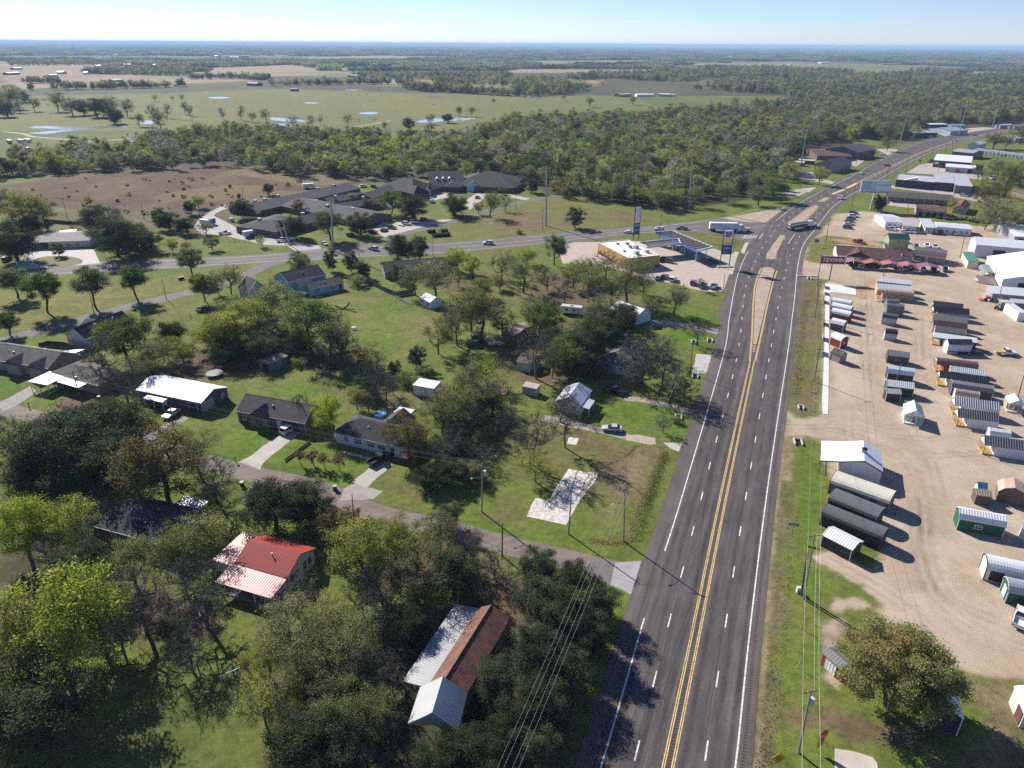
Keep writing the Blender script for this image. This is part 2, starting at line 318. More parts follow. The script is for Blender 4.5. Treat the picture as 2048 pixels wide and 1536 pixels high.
def build_ground():
    ys=np.concatenate([np.array([-400.,-150,-40,0,20,35]),np.geomspace(42,1300,900),np.geomspace(1310,70000,260)])
    ss=np.concatenate([[-4,-2.2,-1.4,-1.1],np.linspace(-.98,.98,560),[1.1,1.4,2.2,4]])
    yy=np.repeat(ys[:,None],len(ss),1); w=np.maximum(yy,42)+8
    xx=ss[None,:]*w
    x=xx.ravel(); y=yy.ravel(); n=len(x)
    def lerp(a,b,t): return a+(b-a)*t[:,None]
    c=lerp(np.array(MID)[None],np.array(OLV)[None],np.clip((vn(x,y,22,1)-.35)*2.2,0,1))
    c=lerp(c,np.array(DRY)[None]*.8,np.clip((vn(x,y,9,3)-.6)*2.5,0,.6))
    far=np.clip((y-700)/500,0,1)
    fc=lerp(np.array((.075,.075,.035))[None],np.array((.15,.145,.055))[None],np.clip((vn(x,y*.6,260,5)-.52)*3,0,1))
    c=lerp(c,fc,far)
    big=1+ (vn(x,y,3.2,8,4)-.5)*.55*np.clip(1-y/900,0.25,1)
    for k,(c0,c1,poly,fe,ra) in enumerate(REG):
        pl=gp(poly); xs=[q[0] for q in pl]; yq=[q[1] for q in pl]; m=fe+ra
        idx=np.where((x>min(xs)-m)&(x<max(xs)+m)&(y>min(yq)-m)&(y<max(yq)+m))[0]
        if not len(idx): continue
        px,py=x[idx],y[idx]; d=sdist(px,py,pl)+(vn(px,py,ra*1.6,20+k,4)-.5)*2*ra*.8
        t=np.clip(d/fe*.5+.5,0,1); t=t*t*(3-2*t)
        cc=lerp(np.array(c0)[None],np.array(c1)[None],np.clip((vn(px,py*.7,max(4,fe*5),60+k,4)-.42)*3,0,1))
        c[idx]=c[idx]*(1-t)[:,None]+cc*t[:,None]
    for pl,col in FIELDS:
        m=np.where((y>pl[0][1]-300)&(y<pl[2][1]+300)&(x>min(q[0] for q in pl)-60)&(x<max(q[0] for q in pl)+60))[0]
        if len(m): t=np.clip(sdist(x[m],y[m],pl)/40+.5,0,1); c[m]=c[m]*(1-t)[:,None]+np.array(col)[None]*t[:,None]
    tex=np.clip(1.15-(c.sum(1)-.45)*1.6,.3,1)*np.clip(1.2-y/2500,.3,1)
    for pts in TRACKS:
        q=smooth([G(p) for p in pts],8)
        for of in (-.85,.85):
            a_=np.array([(k.x,k.y) for k in offs0(q,of)]); m=np.where((x>a_[:,0].min()-2)&(x<a_[:,0].max()+2)&(y>a_[:,1].min()-2)&(y<a_[:,1].max()+2))[0]
            if not len(m): continue
            d=np.full(len(m),9.)
            for (x0,y0),(x1,y1) in zip(a_[:-1],a_[1:]):
                ex,ey=x1-x0,y1-y0; l=ex*ex+ey*ey+1e-9; t=np.clip(((x[m]-x0)*ex+(y[m]-y0)*ey)/l,0,1); d=np.minimum(d,np.hypot(x[m]-x0-t*ex,y[m]-y0-t*ey))
            c[m]*=(1-.20*np.clip(1.15-d/.45,0,1)*np.clip(vn(x[m],y[m],5,77)*2-.3,0,1))[:,None]
    c*=(1+(big-1)*tex)[:,None]
    rows,cols=yy.shape; i=np.arange(rows-1)[:,None]*cols+np.arange(cols-1)[None,:]
    quads=np.stack([i,i+1,i+1+cols,i+cols],-1).reshape(-1,4)
    m,nt,o=nm('ground'); b=nd(nt,'ShaderNodeBsdfPrincipled'); nt.links.new(b.outputs[0],o.inputs[0]); b.inputs['Roughness'].default_value=.95; b.inputs['Specular IOR Level'].default_value=.1
    at=nd(nt,'ShaderNodeAttribute',attribute_name='col'); g=nd(nt,'ShaderNodeNewGeometry'); p=g.outputs['Position']
    n1=noise(nt,p,.7,7,.72); n2=noise(nt,p,5.5,3,.7); n3=noise(nt,p,.13,4,.6)
    cc=mixc(nt,1,at.outputs['Color'],ramp(nt,n1,[(.3,(.58,.6,.56)),(.5,(1,1,1)),(.7,(1.36,1.32,1.2))]),'MULTIPLY')
    cc=mixc(nt,1,cc,ramp(nt,n2,[(.3,(.72,.72,.72)),(.7,(1.25,1.25,1.25))]),'MULTIPLY')
    cc=mixc(nt,1,cc,ramp(nt,n3,[(.3,(.86,.84,.84)),(.7,(1.12,1.12,1.08))]),'MULTIPLY')
    cc=mixc(nt,at.outputs['Alpha'],at.outputs['Color'],cc)
    nt.links.new(cc,b.inputs['Base Color'])
    bp=nd(nt,'ShaderNodeBump'); bp.inputs['Strength'].default_value=.5; bp.inputs['Distance'].default_value=.25; nt.links.new(n2,bp.inputs['Height']); nt.links.new(bp.outputs[0],b.inputs['Normal'])
    me=fast_mesh('ground',np.stack([x,y,np.zeros(n)],1),quads,[m],np.concatenate([c,tex[:,None]],1),attr='col')
    return tag(link('ground',me),kind='structure')
build_ground()

# ------------------------------------------------------------------ roads and paved sheets
from mathutils.geometry import tessellate_polygon
def sheet(name,pts,z,mat,parent=None,color=None,thick=0,kind='structure'):
    v=[Vector((p[0],p[1],z)) for p in pts]; tri=tessellate_polygon([v]); mb=MB(); mb.add(v,[tuple(t) for t in tri])
    if thick:
        n=len(v); lo=[Vector((p.x,p.y,z-thick)) for p in v]; mb.add(v+lo,[(k,(k+1)%n,n+(k+1)%n,n+k) for k in range(n)])
    o=mb.build(name,mat,parent,color)
    for pl in o.data.polygons: pass
    if kind and not parent: o['kind']=kind
    return o
def strip_mesh(mb,pts,w,z,off=0,dash=None,phase=0):
    nrm=[]
    for i in range(len(pts)):
        d=(pts[min(i+1,len(pts)-1)]-pts[max(i-1,0)]); d.z=0; d.normalize(); nrm.append(Vector((d.y,-d.x,0)))
    L_=[0]
    for i in range(1,len(pts)): L_.append(L_[-1]+(pts[i]-pts[i-1]).length)
    def at(s):
        for i in range(1,len(pts)):
            if s<=L_[i]:
                t=(s-L_[i-1])/max(L_[i]-L_[i-1],1e-6); return pts[i-1].lerp(pts[i],t),nrm[i-1].lerp(nrm[i],t)
        return pts[-1],nrm[-1]
    if dash:
        on,per=dash; s=phase
        while s+on<L_[-1]:
            a,na=at(s);b,nb=at(s+on)
            vs=[a+na*(off-w/2),a+na*(off+w/2),b+nb*(off+w/2),b+nb*(off-w/2)]
            mb.add([(q.x,q.y,z) for q in vs],[(0,1,2,3)]); s+=per
    else:
        vs=[]
        for p,n in zip(pts,nrm):
            for e in (-w/2,w/2): q=p+n*(off+e); vs.append((q.x,q.y,z))
        mb.add(vs,[(2*i,2*i+1,2*i+3,2*i+2) for i in range(len(pts)-1)])
def asphalt(name,col,streak,rot,var=.25,tracks=False):
    m,nt,o=nm(name); b=nd(nt,'ShaderNodeBsdfPrincipled'); nt.links.new(b.outputs[0],o.inputs[0]); b.inputs['Roughness'].default_value=.88; b.inputs['Specular IOR Level'].default_value=.25
    g=nd(nt,'ShaderNodeNewGeometry'); p=g.outputs['Position']
    mp=nd(nt,'ShaderNodeMapping'); mp.inputs['Rotation'].default_value=(0,0,rot); nt.links.new(p,mp.inputs[0])
    sc=vmap(nt,mp.outputs[0],(.75,.018,1)); n1=noise(nt,sc,1,4,.6); sc2=vmap(nt,mp.outputs[0],(.5,.12,1)); n2=noise(nt,sc2,1,5,.6); n3=noise(nt,p,2.2,3,.7); n4=noise(nt,p,.06,3,.6)
    c=mixc(nt,1,col,ramp(nt,n1,[(.3,(1-streak,)*3),(.7,(1+streak*.6,1+streak*.5,1+streak*.45))]),'MULTIPLY')
    c=mixc(nt,1,c,ramp(nt,n2,[(.3,(1-var,)*3),(.72,(1+var*.5,)*3)]),'MULTIPLY')
    c=mixc(nt,1,c,ramp(nt,n3,[(.3,(.82,)*3),(.7,(1.15,)*3)]),'MULTIPLY')
    c=mixc(nt,1,c,ramp(nt,n4,[(.35,(.9,.88,.88)),(.65,(1.08,1.05,1.03))]),'MULTIPLY')
    if tracks:
        p0=G((1391.5,1266)); n_=nd(nt,'ShaderNodeVectorMath',operation='SUBTRACT'); n_.inputs[1].default_value=p0; nt.links.new(p,n_.inputs[0])
        d_=nd(nt,'ShaderNodeVectorMath',operation='DOT_PRODUCT'); d_.inputs[1].default_value=(.931,-.364,0); nt.links.new(n_.outputs[0],d_.inputs[0])
        def mth(op,a,b=0,cl=False):
            q=nd(nt,'ShaderNodeMath',operation=op); q.use_clamp=cl
            for i_,v_ in ((0,a),(1,b)):
                if isinstance(v_,(int,float)): q.inputs[i_].default_value=v_
                else: nt.links.new(v_,q.inputs[i_])
            return q.outputs[0]
        u=mth('ABSOLUTE',d_.outputs['Value']); w_=mth('COSINE',mth('MULTIPLY',mth('SUBTRACT',u,1.65),2*math.pi/1.82)); w_=mth('MULTIPLY',mth('ADD',w_,.25),.9,True)
        w_=mth('MULTIPLY',w_,mth('MULTIPLY',mth('SUBTRACT',8.1,u),2,True)); w_=mth('MULTIPLY',w_,mth('MULTIPLY',mth('SUBTRACT',u,.8),3,True))
        sp=nd(nt,'ShaderNodeSeparateXYZ'); nt.links.new(p,sp.inputs[0]); w_=mth('MULTIPLY',w_,mth('MULTIPLY',mth('SUBTRACT',235,sp.outputs['Y']),.03,True))
        pn=noise(nt,vmap(nt,mp.outputs[0],(.9,.16,1)),1,5,.65); w_=mth('MULTIPLY',w_,mth('MULTIPLY',mth('SUBTRACT',pn,.34),4.2,True))
        c=mixc(nt,mth('MULTIPLY',w_,.72),c,mixc(nt,1,c,(.52,.56,.66),'MULTIPLY'))
    nt.links.new(c,b.inputs['Base Color']); return m
RROT=math.atan2(.364,.931)
ASPH=asphalt('asphalt',(.112,.102,.098),.4,RROT,.3,True); ASPH2=asphalt('asphalt_old',(.15,.14,.135),.2,1.2); STREET=asphalt('street_chipseal',(.215,.18,.155),.15,1.15,.35); SHO=asphalt('shoulder_asphalt',(.125,.108,.1),.18,RROT)
PAV=MT['concrete']
rw_px=[(1452,1600),(1470.7,1534),(1502,1241),(1537.5,960),(1577,694),(1583,645),(1589,597),(1596,530),(1607,489),(1630,459),(1669,411),(1720,379),(1769,352),(1825,321),(1890,294),(1963,273),(2010,263),(2048,254)]
lw_px=[(1173,1600),(1202,1534),(1299,1200),(1324,1119),(1368,980),(1448,705),(1458,640),(1467,588),(1477,546),(1494,507),(1512,487),(1542,450),(1606,402),(1696,356),(1769,317),(1837,287),(1903,271),(1960,262.5),(2010,255),(2048,247.5)]
rw=smooth([G(p) for p in rw_px]); lw=smooth([G(p) for p in lw_px])
def offs(pts,d):
    out=[]
    for i in range(len(pts)):
        t=(pts[min(i+1,len(pts)-1)]-pts[max(i-1,0)]); t.z=0; t.normalize(); out.append(pts[i]+Vector((t.y,-t.x,0))*(d(i/len(pts)) if callable(d) else d))
    return out
redge=offs(rw,lambda t:1.9 if t<.5 else 2.4); ledge=offs(lw,lambda t:-3.1 if t<.42 else -2.2)
road=sheet('main_road',[*ledge,*reversed(redge)],.020,ASPH)
for nme,a,b in (('road_shoulder',offs(rw,.25),redge),('road_shoulder',ledge,offs(lw,-.25))):
    k=len(a) if nme!='x' else 0
    if b is redge: sheet(nme,[*a,*reversed(b)],.024,SHO,road)
    else:
        k=sum(1 for q in lw if q.y<290); sheet(nme,[*a[:k],*reversed(b[:k])],.024,SHO,road)
mb=MB(); strip_mesh(mb,rw,.22,.029)
kk=[i for i,q in enumerate(lw) if q.y<G((1324,1119)).y]; k2=[i for i,q in enumerate(lw) if G((1299,1200)).y>q.y]
strip_mesh(mb,lw[:max(k2)+1],.22,.029)
k3=[i for i,q in enumerate(lw) if G((1324,1119)).y<q.y<G((1498,500)).y]; strip_mesh(mb,[lw[i] for i in k3],.22,.029)
k4=[i for i,q in enumerate(lw) if q.y>G((1542,450)).y]; strip_mesh(mb,[lw[i] for i in k4],.22,.029)
ld=smooth([G(p) for p in [(1269,1522),(1303,1384),(1334,1260),(1360,1161),(1382,1076),(1401,1003),(1417,940),(1444,838),(1473,719),(1481.6,662.5),(1486,612),(1492,571),(1505,535),(1520,505),(1536,479),(1563,446),(1596,419.5),(1641,391.6),(1701,364),(1800,316),(1880,285),(1955,268),(2040,252)]])
rd=smooth([G(p) for p in [(1410,1522),(1467,1146),(1492,992),(1538,719),(1552,637),(1560.5,592),(1569,554),(1577.5,521),(1588,493),(1603.5,468),(1636,430),(1663,405.6),(1723,368),(1771,344.5),(1850,308),(1910,285),(1960,272),(2040,256)]])
strip_mesh(mb,ld,.2,.029,dash=(3.1,12.19),phase=0); strip_mesh(mb,rd,.2,.029,dash=(3.1,12.19),phase=0)
yc0=smooth([G(p) for p in [(1321,1600),(1335.6,1536),(1391.5,1266),(1453.5,960),(1504.5,722)]]); strip_mesh(mb,[G(K(1745,360)),G(K(1800,280))],.25,.029)
for f in (0,1,2,3,4): strip_mesh(mb,[G(K(1380+f*22,318+f*0-2)),G(K(1404+f*22,290))],.4,.029)
strip_mesh(mb,[G(K(1355,310)),G(K(1405,287))],.3,.029); strip_mesh(mb,[G(K(1505,318)),G(K(1540,278))],.3,.029)
mb.build('lane_marking',MT['line_white'],road)
mb=MB()
for of in (-.1,): strip_mesh(mb,[q for q in ld if q.y<330],.07,.0225,off=.32); strip_mesh(mb,[q for q in rd if q.y<330],.07,.0225,off=-.35)
for f_ in range(26):
    a_=yc0[int(len(yc0)*random.random())]; o_=random.uniform(-7,7); l_=random.uniform(2,9); t_=Vector((.364,.931,0)); n_=Vector((.931,-.364,0)); s_=a_+n_*o_; mid_=[s_+t_*l_*k/5+n_*random.uniform(-.12,.12) for k in range(6)]; strip_mesh(mb,mid_,.05,.0225)
mb.build('crack_seal',surf('crack_seal',(.028,.027,.028),.2,2,.8),road)
yl=[G(p) for p in [(1327,1600),(1333,1536),(1452,960),(1498.8,730)]]; 
yc=smooth([G(p) for p in [(1321,1600),(1335.6,1536),(1391.5,1266),(1453.5,960),(1504.5,722)]]); mb=MB()
for of in (-.68,-.42,.42,.68): strip_mesh(mb,yc,.13,.029,off=of)
yL=smooth([G(p) for p in [(1500.2,722),(1503.4,686),(1505,662),(1506,629),(1507.7,600),(1509.5,579),(1513,561.6),(1519,546),(1522.4,536.5)]])
yR=smooth([G(p) for p in [(1508.7,722),(1514,700),(1522.4,662),(1532.5,614.6),(1541.8,577),(1549.6,550),(1553,541.5)]])
for of in (0,.28): strip_mesh(mb,yL,.18,.029,off=of-.25); strip_mesh(mb,yR,.18,.029,off=.35-of)
for pl in ([(1537,512),(1543,495),(1561,471)],[(1551,519),(1556,500),(1571,473)],[J(100,770),J(292,623)],[J(246,752),J(364,632)],[J(352,588),J(418,553)],[J(398,594),J(455,560)]):
    strip_mesh(mb,smooth([G(p) for p in pl]),.25,.029)
yf=smooth([G(p) for p in [J(470,528),J(570,487),J(700,425),J(900,330),J(1120,222),J(1300,150),J(1500,85),J(1700,42),J(1900,0)]]); strip_mesh(mb,yf,.35,.029,off=-.9); strip_mesh(mb,yf,.35,.029,off=.9)
strip_mesh(mb,[q for q in yf if q.y<G(J(700,425)).y],1.3,.029)
for a in range(5): strip_mesh(mb,[G(ZC(732+a*0,1330+a*22)),G(ZC(782-a*3,1330+a*22))],.35,.029)
mb.build('centre_line',MT['line_yellow'],road)
mb=MB(); strip_mesh(mb,[q for q in rw if q.y<230],.45,.028,off=.85,dash=(.2,.5)); strip_mesh(mb,[q for q in lw if q.y<110],.4,.028,off=-.85,dash=(.2,.5)); strip_mesh(mb,yc,.5,.026,dash=(.2,.5))
mb.build('rumble_strip',surf('rumble_groove',(.035,.032,.03),.2,2,.9),road)
MEDM=surf('median_concrete',(.40,.305,.23),.22,.2,.9,fine=1.5,world=True); KERB=surf('kerb_paint',(.66,.50,.27),.2,.6,.85,world=True)
def median(pxs):
    pts=[G(p) for p in pxs]; c=sum(pts,Vector())/len(pts)
    o=sheet('median_island',pts,.15,KERB,None,thick=.14); inn=[q+(c-q).normalized()*.30 for q in pts]; sheet('median_surface',inn,.155,MEDM,o)
median(zs(ZC,(740,1320),(790,1320),(1028,330),(1045,285),(1000,255),(930,245),(872,255),(848,330),(803,430),(778,600),(767,800),(752,1130)))
median(zs(K,(1563,480),(1574,440),(1680,290),(1720,292),(1690,360),(1650,440),(1640,484),(1605,488)))
median(zs(J,(112,768),(300,627),(330,620),(358,632),(240,752),(170,770)))
median(zs(J,(357,590),(420,556),(448,561),(395,592)))
median(zs(K,(1205,152),(1730,58),(1562,188),(1380,182)))
mb=MB(); strip_mesh(mb,[G(ZC(888,301)),G(ZC(1012,314))],.3,.16); mb.build('stop_bar',MT['line_white'],road)
# the highway that leaves to the left
hw_t=[(-160,562),(19.5,539),(198,523.5),(342,518),(500,510),(571,505),(643,497.5),(700,492),(856,487),(968,479),(1066,470),(1150,462),(1272,454),(1370,444),(1440,437),(1500,428),(1560,413),(1605,402)]
hw_b=[(-160,580),(0,557),(59,554),(195,545),(366,536),(480,529),(560,524),(670,519),(700,514),(866,509),(968,499),(1081,490),(1150,484),(1296,466.5),(1418,466.5),(1475,478),(1502,490),(1545,478),(1580,440)]
highway=sheet('highway',[*smooth([G(p) for p in hw_t],4),*reversed(smooth([G(p) for p in hw_b],4))],.014,ASPH2)
mb=MB()
def mid(t,b,f): return [t[k].lerp(b[k],f) for k in range(len(t))]
ht=smooth([G(p) for p in [(-160,562),(0,541),(198,523.5),(366,517),(500,510),(643,498),(866,486),(1066,470),(1272,454),(1400,441)]]); hb=smooth([G(p) for p in [(-160,580),(0,557),(198,545),(366,536),(500,528.5),(670,518.5),(866,509),(1066,491),(1272,468),(1400,464)]])
strip_mesh(mb,mid(ht,hb,.18),.18,.02); strip_mesh(mb,mid(ht,hb,.86),.18,.02); strip_mesh(mb,[G(K(550,235)),G(K(870,195)),G(K(1200,150)),G(K(1500,75))],.2,.02)
mb.build('lane_marking',MT['line_white'],highway)
mb=MB(); hm=mid(ht,hb,.52); strip_mesh(mb,[q for q in hm if q.x>G((866,498)).x],.55,.02); strip_mesh(mb,[q for q in hm if q.x<G((640,508)).x],.3,.02); mb.build('centre_line',surf('faded_yellow',(.45,.31,.18),.3,.5,.9),highway)
def ribbon(name,px,w,z,mat,ends=None,color=None):
    p=smooth([G(q) for q in px]); mb=MB(); strip_mesh(mb,p,w,z); o=mb.build(name,mat,None,color); return tag(o,kind='structure')
ribbon('side_road',[(560,523),(528,532),(500,546),(440,567),(390,582),(330,596),(270,610),(205,627),(140,645),(70,664),(0,682),(-120,712)],6.6,.010,ASPH2)
st=[(1278,1150),(1240,1143),(1200,1135),(1125,1116),(1050,1099),(975,1080),(900,1059),(825,1043),(757,1027),(712,1009),(675,992),(637,979),(600,967),(540,955),(469,939),(380,915),(286,893),(180,862),(78,836),(0,815),(-120,780)]
ribbon('side_street',st,5.2,.010,STREET)
def rough(pts,a=.14):
    out=[]; n=len(pts)
    for i in range(n):
        p,q=pts[i],pts[(i+1)%n]; k=max(1,int((q-p).length/1.1))
        for j in range(k):
            r_=p.lerp(q,j/k); out.append(r_+Vector((random.uniform(-a,a),random.uniform(-a,a),0))*(1 if j else .3))
    return out
def pv(name,pts,z=.017,col=(.5,.44,.39),mat=None):
    q=[G(p) for p in pts]; col=tuple(k*.86 for k in col)
    return sheet(name,rough(q) if name in('driveway','forecourt','parking_lot','footpath') and len(q)<40 else q,z,mat or PAV,None,col)
pv('street_apron',zs(B,(1680,442),(1822,430),(1790,530),(1765,612),(1715,585),(1655,560)),.016,(.42,.40,.40))
pv('street_patch',zs(B,(1550,430),(1680,440),(1655,560),(1515,500)),.0125,(.21,.185,.18))
pv('parking_lot',zs(K,(-150,385),(0,345),(180,345),(560,335),(760,322),(1000,345),(1130,395),(1290,448),(1330,458),(1300,560),(1262,610),(1215,745),(1100,755),(940,725),(840,690),(650,660),(560,640),(420,600),(200,520),(-100,520)),.012,(.55,.455,.385))
pv('pavement',zs(K,(1357,425),(1395,350),(1425,348),(1385,445)),.12,(.6,.54,.46)); pv('pavement',zs(K,(1270,560),(1310,560),(1290,610),(1252,610)),.1,(.6,.54,.46))
pv('pavement',zs(K,(1300,425),(1345,425),(1330,458),(1285,450)),.016,(.6,.54,.46))
pv('driveway',zs(N,(60,770),(160,690),(230,600),(400,612),(540,600),(765,605),(822,722),(600,742),(480,752),(260,764)),.018,(.62,.58,.54))
tl=[]; 
for k in range(24):
    t=2*math.pi*k/24; tl.append(N(474+205*math.cos(t),707+45*math.sin(t)))
sheet('lawn_island',[G(q) for q in tl],.024,surf('lawn',(.16,.145,.055),.3,.5,.95,fine=4,world=True))
pv('driveway',zs(M,(20,450),(60,395),(150,345),(205,320),(225,338),(150,370),(140,385),(210,420),(300,470),(450,505),(620,535),(690,548),(760,560),(770,585),(640,605),(560,560),(440,555),(330,530),(200,500),(70,490)),.008,(.47,.44,.42))
pv('parking_lot',zs(M,(1060,470),(1130,420),(1300,425),(1480,405),(1560,408),(1330,480),(1160,520)),.009,(.55,.48,.42))
pv('driveway',zs(M,(1380,260),(1490,238),(1520,252),(1520,275),(1400,300)),.008,(.55,.48,.42)); pv('driveway',zs(M,(1620,290),(1690,245),(1740,262),(1700,300),(1640,350),(1610,340)),.008,(.55,.48,.42))
pv('driveway',zs(M,(1860,258),(2000,285),(1990,300),(1840,270)),.008,(.55,.48,.42))
ribbon('driveway',[M(790,590),M(1000,560),M(1180,510),M(1330,470),M(1550,415),M(1700,365),M(1900,315),M(2060,280),M(2300,245)],5.5,.011,ASPH2)
pv('driveway',zs(FF,(140,1245),(310,1302),(330,1255),(400,1190),(640,1005),(580,965),(480,1025),(430,1052),(330,1120),(240,1195)),.015,(.56,.5,.45))
pv('driveway',zs(FF,(1015,1400),(1125,1442),(1335,1255),(1225,1225)),.015,(.52,.47,.43)); pv('footpath',zs(FF,(910,1165),(940,1150),(1190,1215),(1170,1235)),.016,(.45,.40,.36))
pv('driveway',zs(FF,(950,1450),(1030,1410),(1140,1440),(1250,1470),(1180,1530),(920,1540)),.0115,(.4,.36,.33))
pv('driveway',zs(ZB,(-40,1290),(330,1090),(470,1010),(560,1090),(380,1240),(200,1340),(40,1400)),.012,(.37,.335,.315))
pv('driveway',zs(E,(1270,960),(1420,895),(1450,910),(1330,990),(1180,1080),(960,1100),(980,1050)),.012,(.33,.30,.275))
pv('driveway',zs(A,(1280,110),(1330,30),(1430,40),(1420,100),(1310,170)),.012,(.17,.16,.155)); pv('driveway',zs(A,(390,80),(480,80),(600,110),(480,260),(340,340),(300,300)),.012,(.33,.28,.24))
SL=surf('broken_concrete',(.66,.61,.55),.6,1.1,.9,fine=4,world=True)
sheet('concrete_slab',[G(q) for q in [(1138,937),(1180,945),(1198,944),(1189,964),(1160,1000),(1132,1050),(1100,1043),(1054,1033),(1062,1012),(1071,996),(1099,1000),(1112,975)]],.014,SL)
sheet('concrete_slab',[G(q) for q in zs(GG,(885,1020),(960,1030),(940,1080),(870,1070))],.014,SL)
mb=MB()
for a_,b_ in (((905,1262),(1040,1290)),((880,1320),(1010,1345)),((850,1380),(990,1420)),((960,1265),(860,1500)),((1045,1290),(940,1490)),((790,1470),(960,1500)),((720,1490),(850,1560)),((820,1420),(700,1540))):
    p_,q_=G(GG(*a_)),G(GG(*b_)); strip_mesh(mb,[p_.lerp(q_,k/6)+Vector((random.uniform(-.25,.25),random.uniform(-.25,.25),0)) for k in range(7)],.2,.0165)
mb.build('slab_crack',surf('slab_crack',(.12,.10,.07),.3,2,.9))['kind']='structure'
ribbon('gravel_drive',zs(GG,(690,880),(760,890),(900,925),(1050,955),(1200,985),(1320,1020)),3.0,.008,surf('gravel',(.33,.28,.25),.35,.4,.95,fine=3,world=True))
pv('driveway',zs(GG,(1310,1005),(1400,1003),(1530,1030),(1535,1072),(1500,1078),(1310,1045)),.013,(.50,.41,.33)); pv('driveway',zs(GG,(1590,1062),(1728,1065),(1705,1130),(1640,1105)),.018,(.55,.52,.49))
ribbon('gravel_drive',zs(GG,(1300,735),(1420,742),(1560,770),(1700,805),(1835,835)),2.6,.008,bpy.data.materials['gravel'])
pv('driveway',zs(GG,(1835,400),(1945,412),(1915,552),(1800,545),(1820,470)),.019,(.55,.52,.49)); pv('driveway',zs(GG,(1480,150),(1700,160),(1900,205),(2040,215),(2020,265),(1800,215),(1500,185)),.009,(.36,.33,.31))
pv('pavement',zs(H,(412,358),(662,385),(668,456),(456,428),(447,500),(443,1000),(440,1316))+zs(I,(428,200),(385,195))+zs(H,(386,1316),(402,1000),(411,700),(415,500)),.09,(.84,.79,.74))
pv('loading_bay',zs(D,(312,1427),(430,1445),(530,1478),(555,1510),(575,1600),(312,1600)),.12,(.62,.53,.45))
for pg in (zs(J,(60,505),(280,512),(340,470),(240,480)),zs(Z,(80,1200),(500,1190),(380,1250),(300,1260)),zs(Z,(210,950),(380,960),(800,1030),(960,1070),(880,1085),(600,1040),(300,980)),zs(Z,(960,725),(1150,735),(1290,760),(1165,850),(1100,800)),zs(Z,(1450,600),(1700,600),(1840,650),(1640,700),(1560,660)),
  zs(X,(0,1190),(300,1215),(1000,1280),(1450,1320),(1600,1400),(1500,1450),(1200,1390),(800,1310),(0,1215)),zs(X,(150,1410),(560,1430),(900,1420),(860,1500),(500,1510),(150,1470)),zs(X,(600,930),(780,900),(1300,960),(1420,1050),(1420,1130),(800,1060),(560,1050),(420,1040)),zs(X,(850,520),(1000,460),(1450,430),(1700,450),(1650,490),(1300,520),(1000,570))):
    pv('forecourt',pg,.006,(.52,.44,.375))
WAT,wnt,wo=nm('water'); wb=nd(wnt,'ShaderNodeBsdfPrincipled'); wnt.links.new(wb.outputs[0],wo.inputs[0]); wb.inputs['Base Color'].default_value=(.40,.41,.40,1); wb.inputs['Metallic'].default_value=.25; wb.inputs['Roughness'].default_value=.12; wb.inputs['Specular IOR Level'].default_value=.9
MUD=surf('mud',(.13,.105,.075),.3,.05,.95,world=True)
def pond(pts):
    q=smooth([G(p) for p in pts+pts[:1]],5)[:-1]; c=sum(q,Vector())/len(q)
    o=sheet('water',q,.06,WAT); sheet('pond_bank',[c+(p-c)*1.0+(p-c).normalized()*4 for p in q],.03,MUD,o); return o
pond(zs(Y,(315,945),(400,932),(650,938),(900,940),(1130,928),(1310,935),(1150,950),(950,960),(700,985),(500,1010),(330,1010),(310,1003),(450,990),(620,975),(640,968),(480,958),(330,955)))
pond(zs(Y,(1310,1085),(1440,1068),(1560,1070),(1720,1080),(1640,1100),(1500,1108),(1400,1105)))
pond(zs(Y,(1420,895),(1480,878),(1550,880),(1560,905),(1480,910)))
for x,y,w,h_ in ((875,271,82,7),(1245,292,52,6),(1475,333,76,9),(1110,379,84,7),(1415,240,60,4)):
    pond([O(x+w/2*math.cos(t*.628),y+h_/2*math.sin(t*.628)) for t in range(10)])
pond(zs(O,(1075,350),(1130,352),(1215,362),(1215,367),(1140,365),(1090,360))); pond(zs(O,(1665,366),(1700,358),(1760,354),(1820,353),(1905,354),(1850,362),(1740,368),(1690,371)))
pond(zs(P,(30,266),(70,264),(118,270),(115,275),(60,273))); pond(zs(P,(12,351),(40,347),(80,353),(40,357)))
for pl,w in ((zs(Y,(40,990),(230,1010),(330,1040),(560,1060),(900,1085),(1100,1080),(1500,1050),(2000,1030)),5),(zs(Y,(780,1170),(860,1130),(960,1095),(1100,1080)),9)):
    ribbon('farm_track',pl,w,.02,surf('track_dirt',(.36,.28,.2),.3,.1,.95,world=True))
ribbon('farm_track',zs(O,(780,424),(1000,415),(1300,412),(1540,413),(1400,392),(1480,378),(1560,362)),4,.02,bpy.data.materials['track_dirt'])
for pl in (((480,120.5),(700,119),(900,116)),((1024,163),(1120,160),(1240,158)),):
    ribbon('farm_track',list(pl),10,.02,bpy.data.materials['track_dirt'])
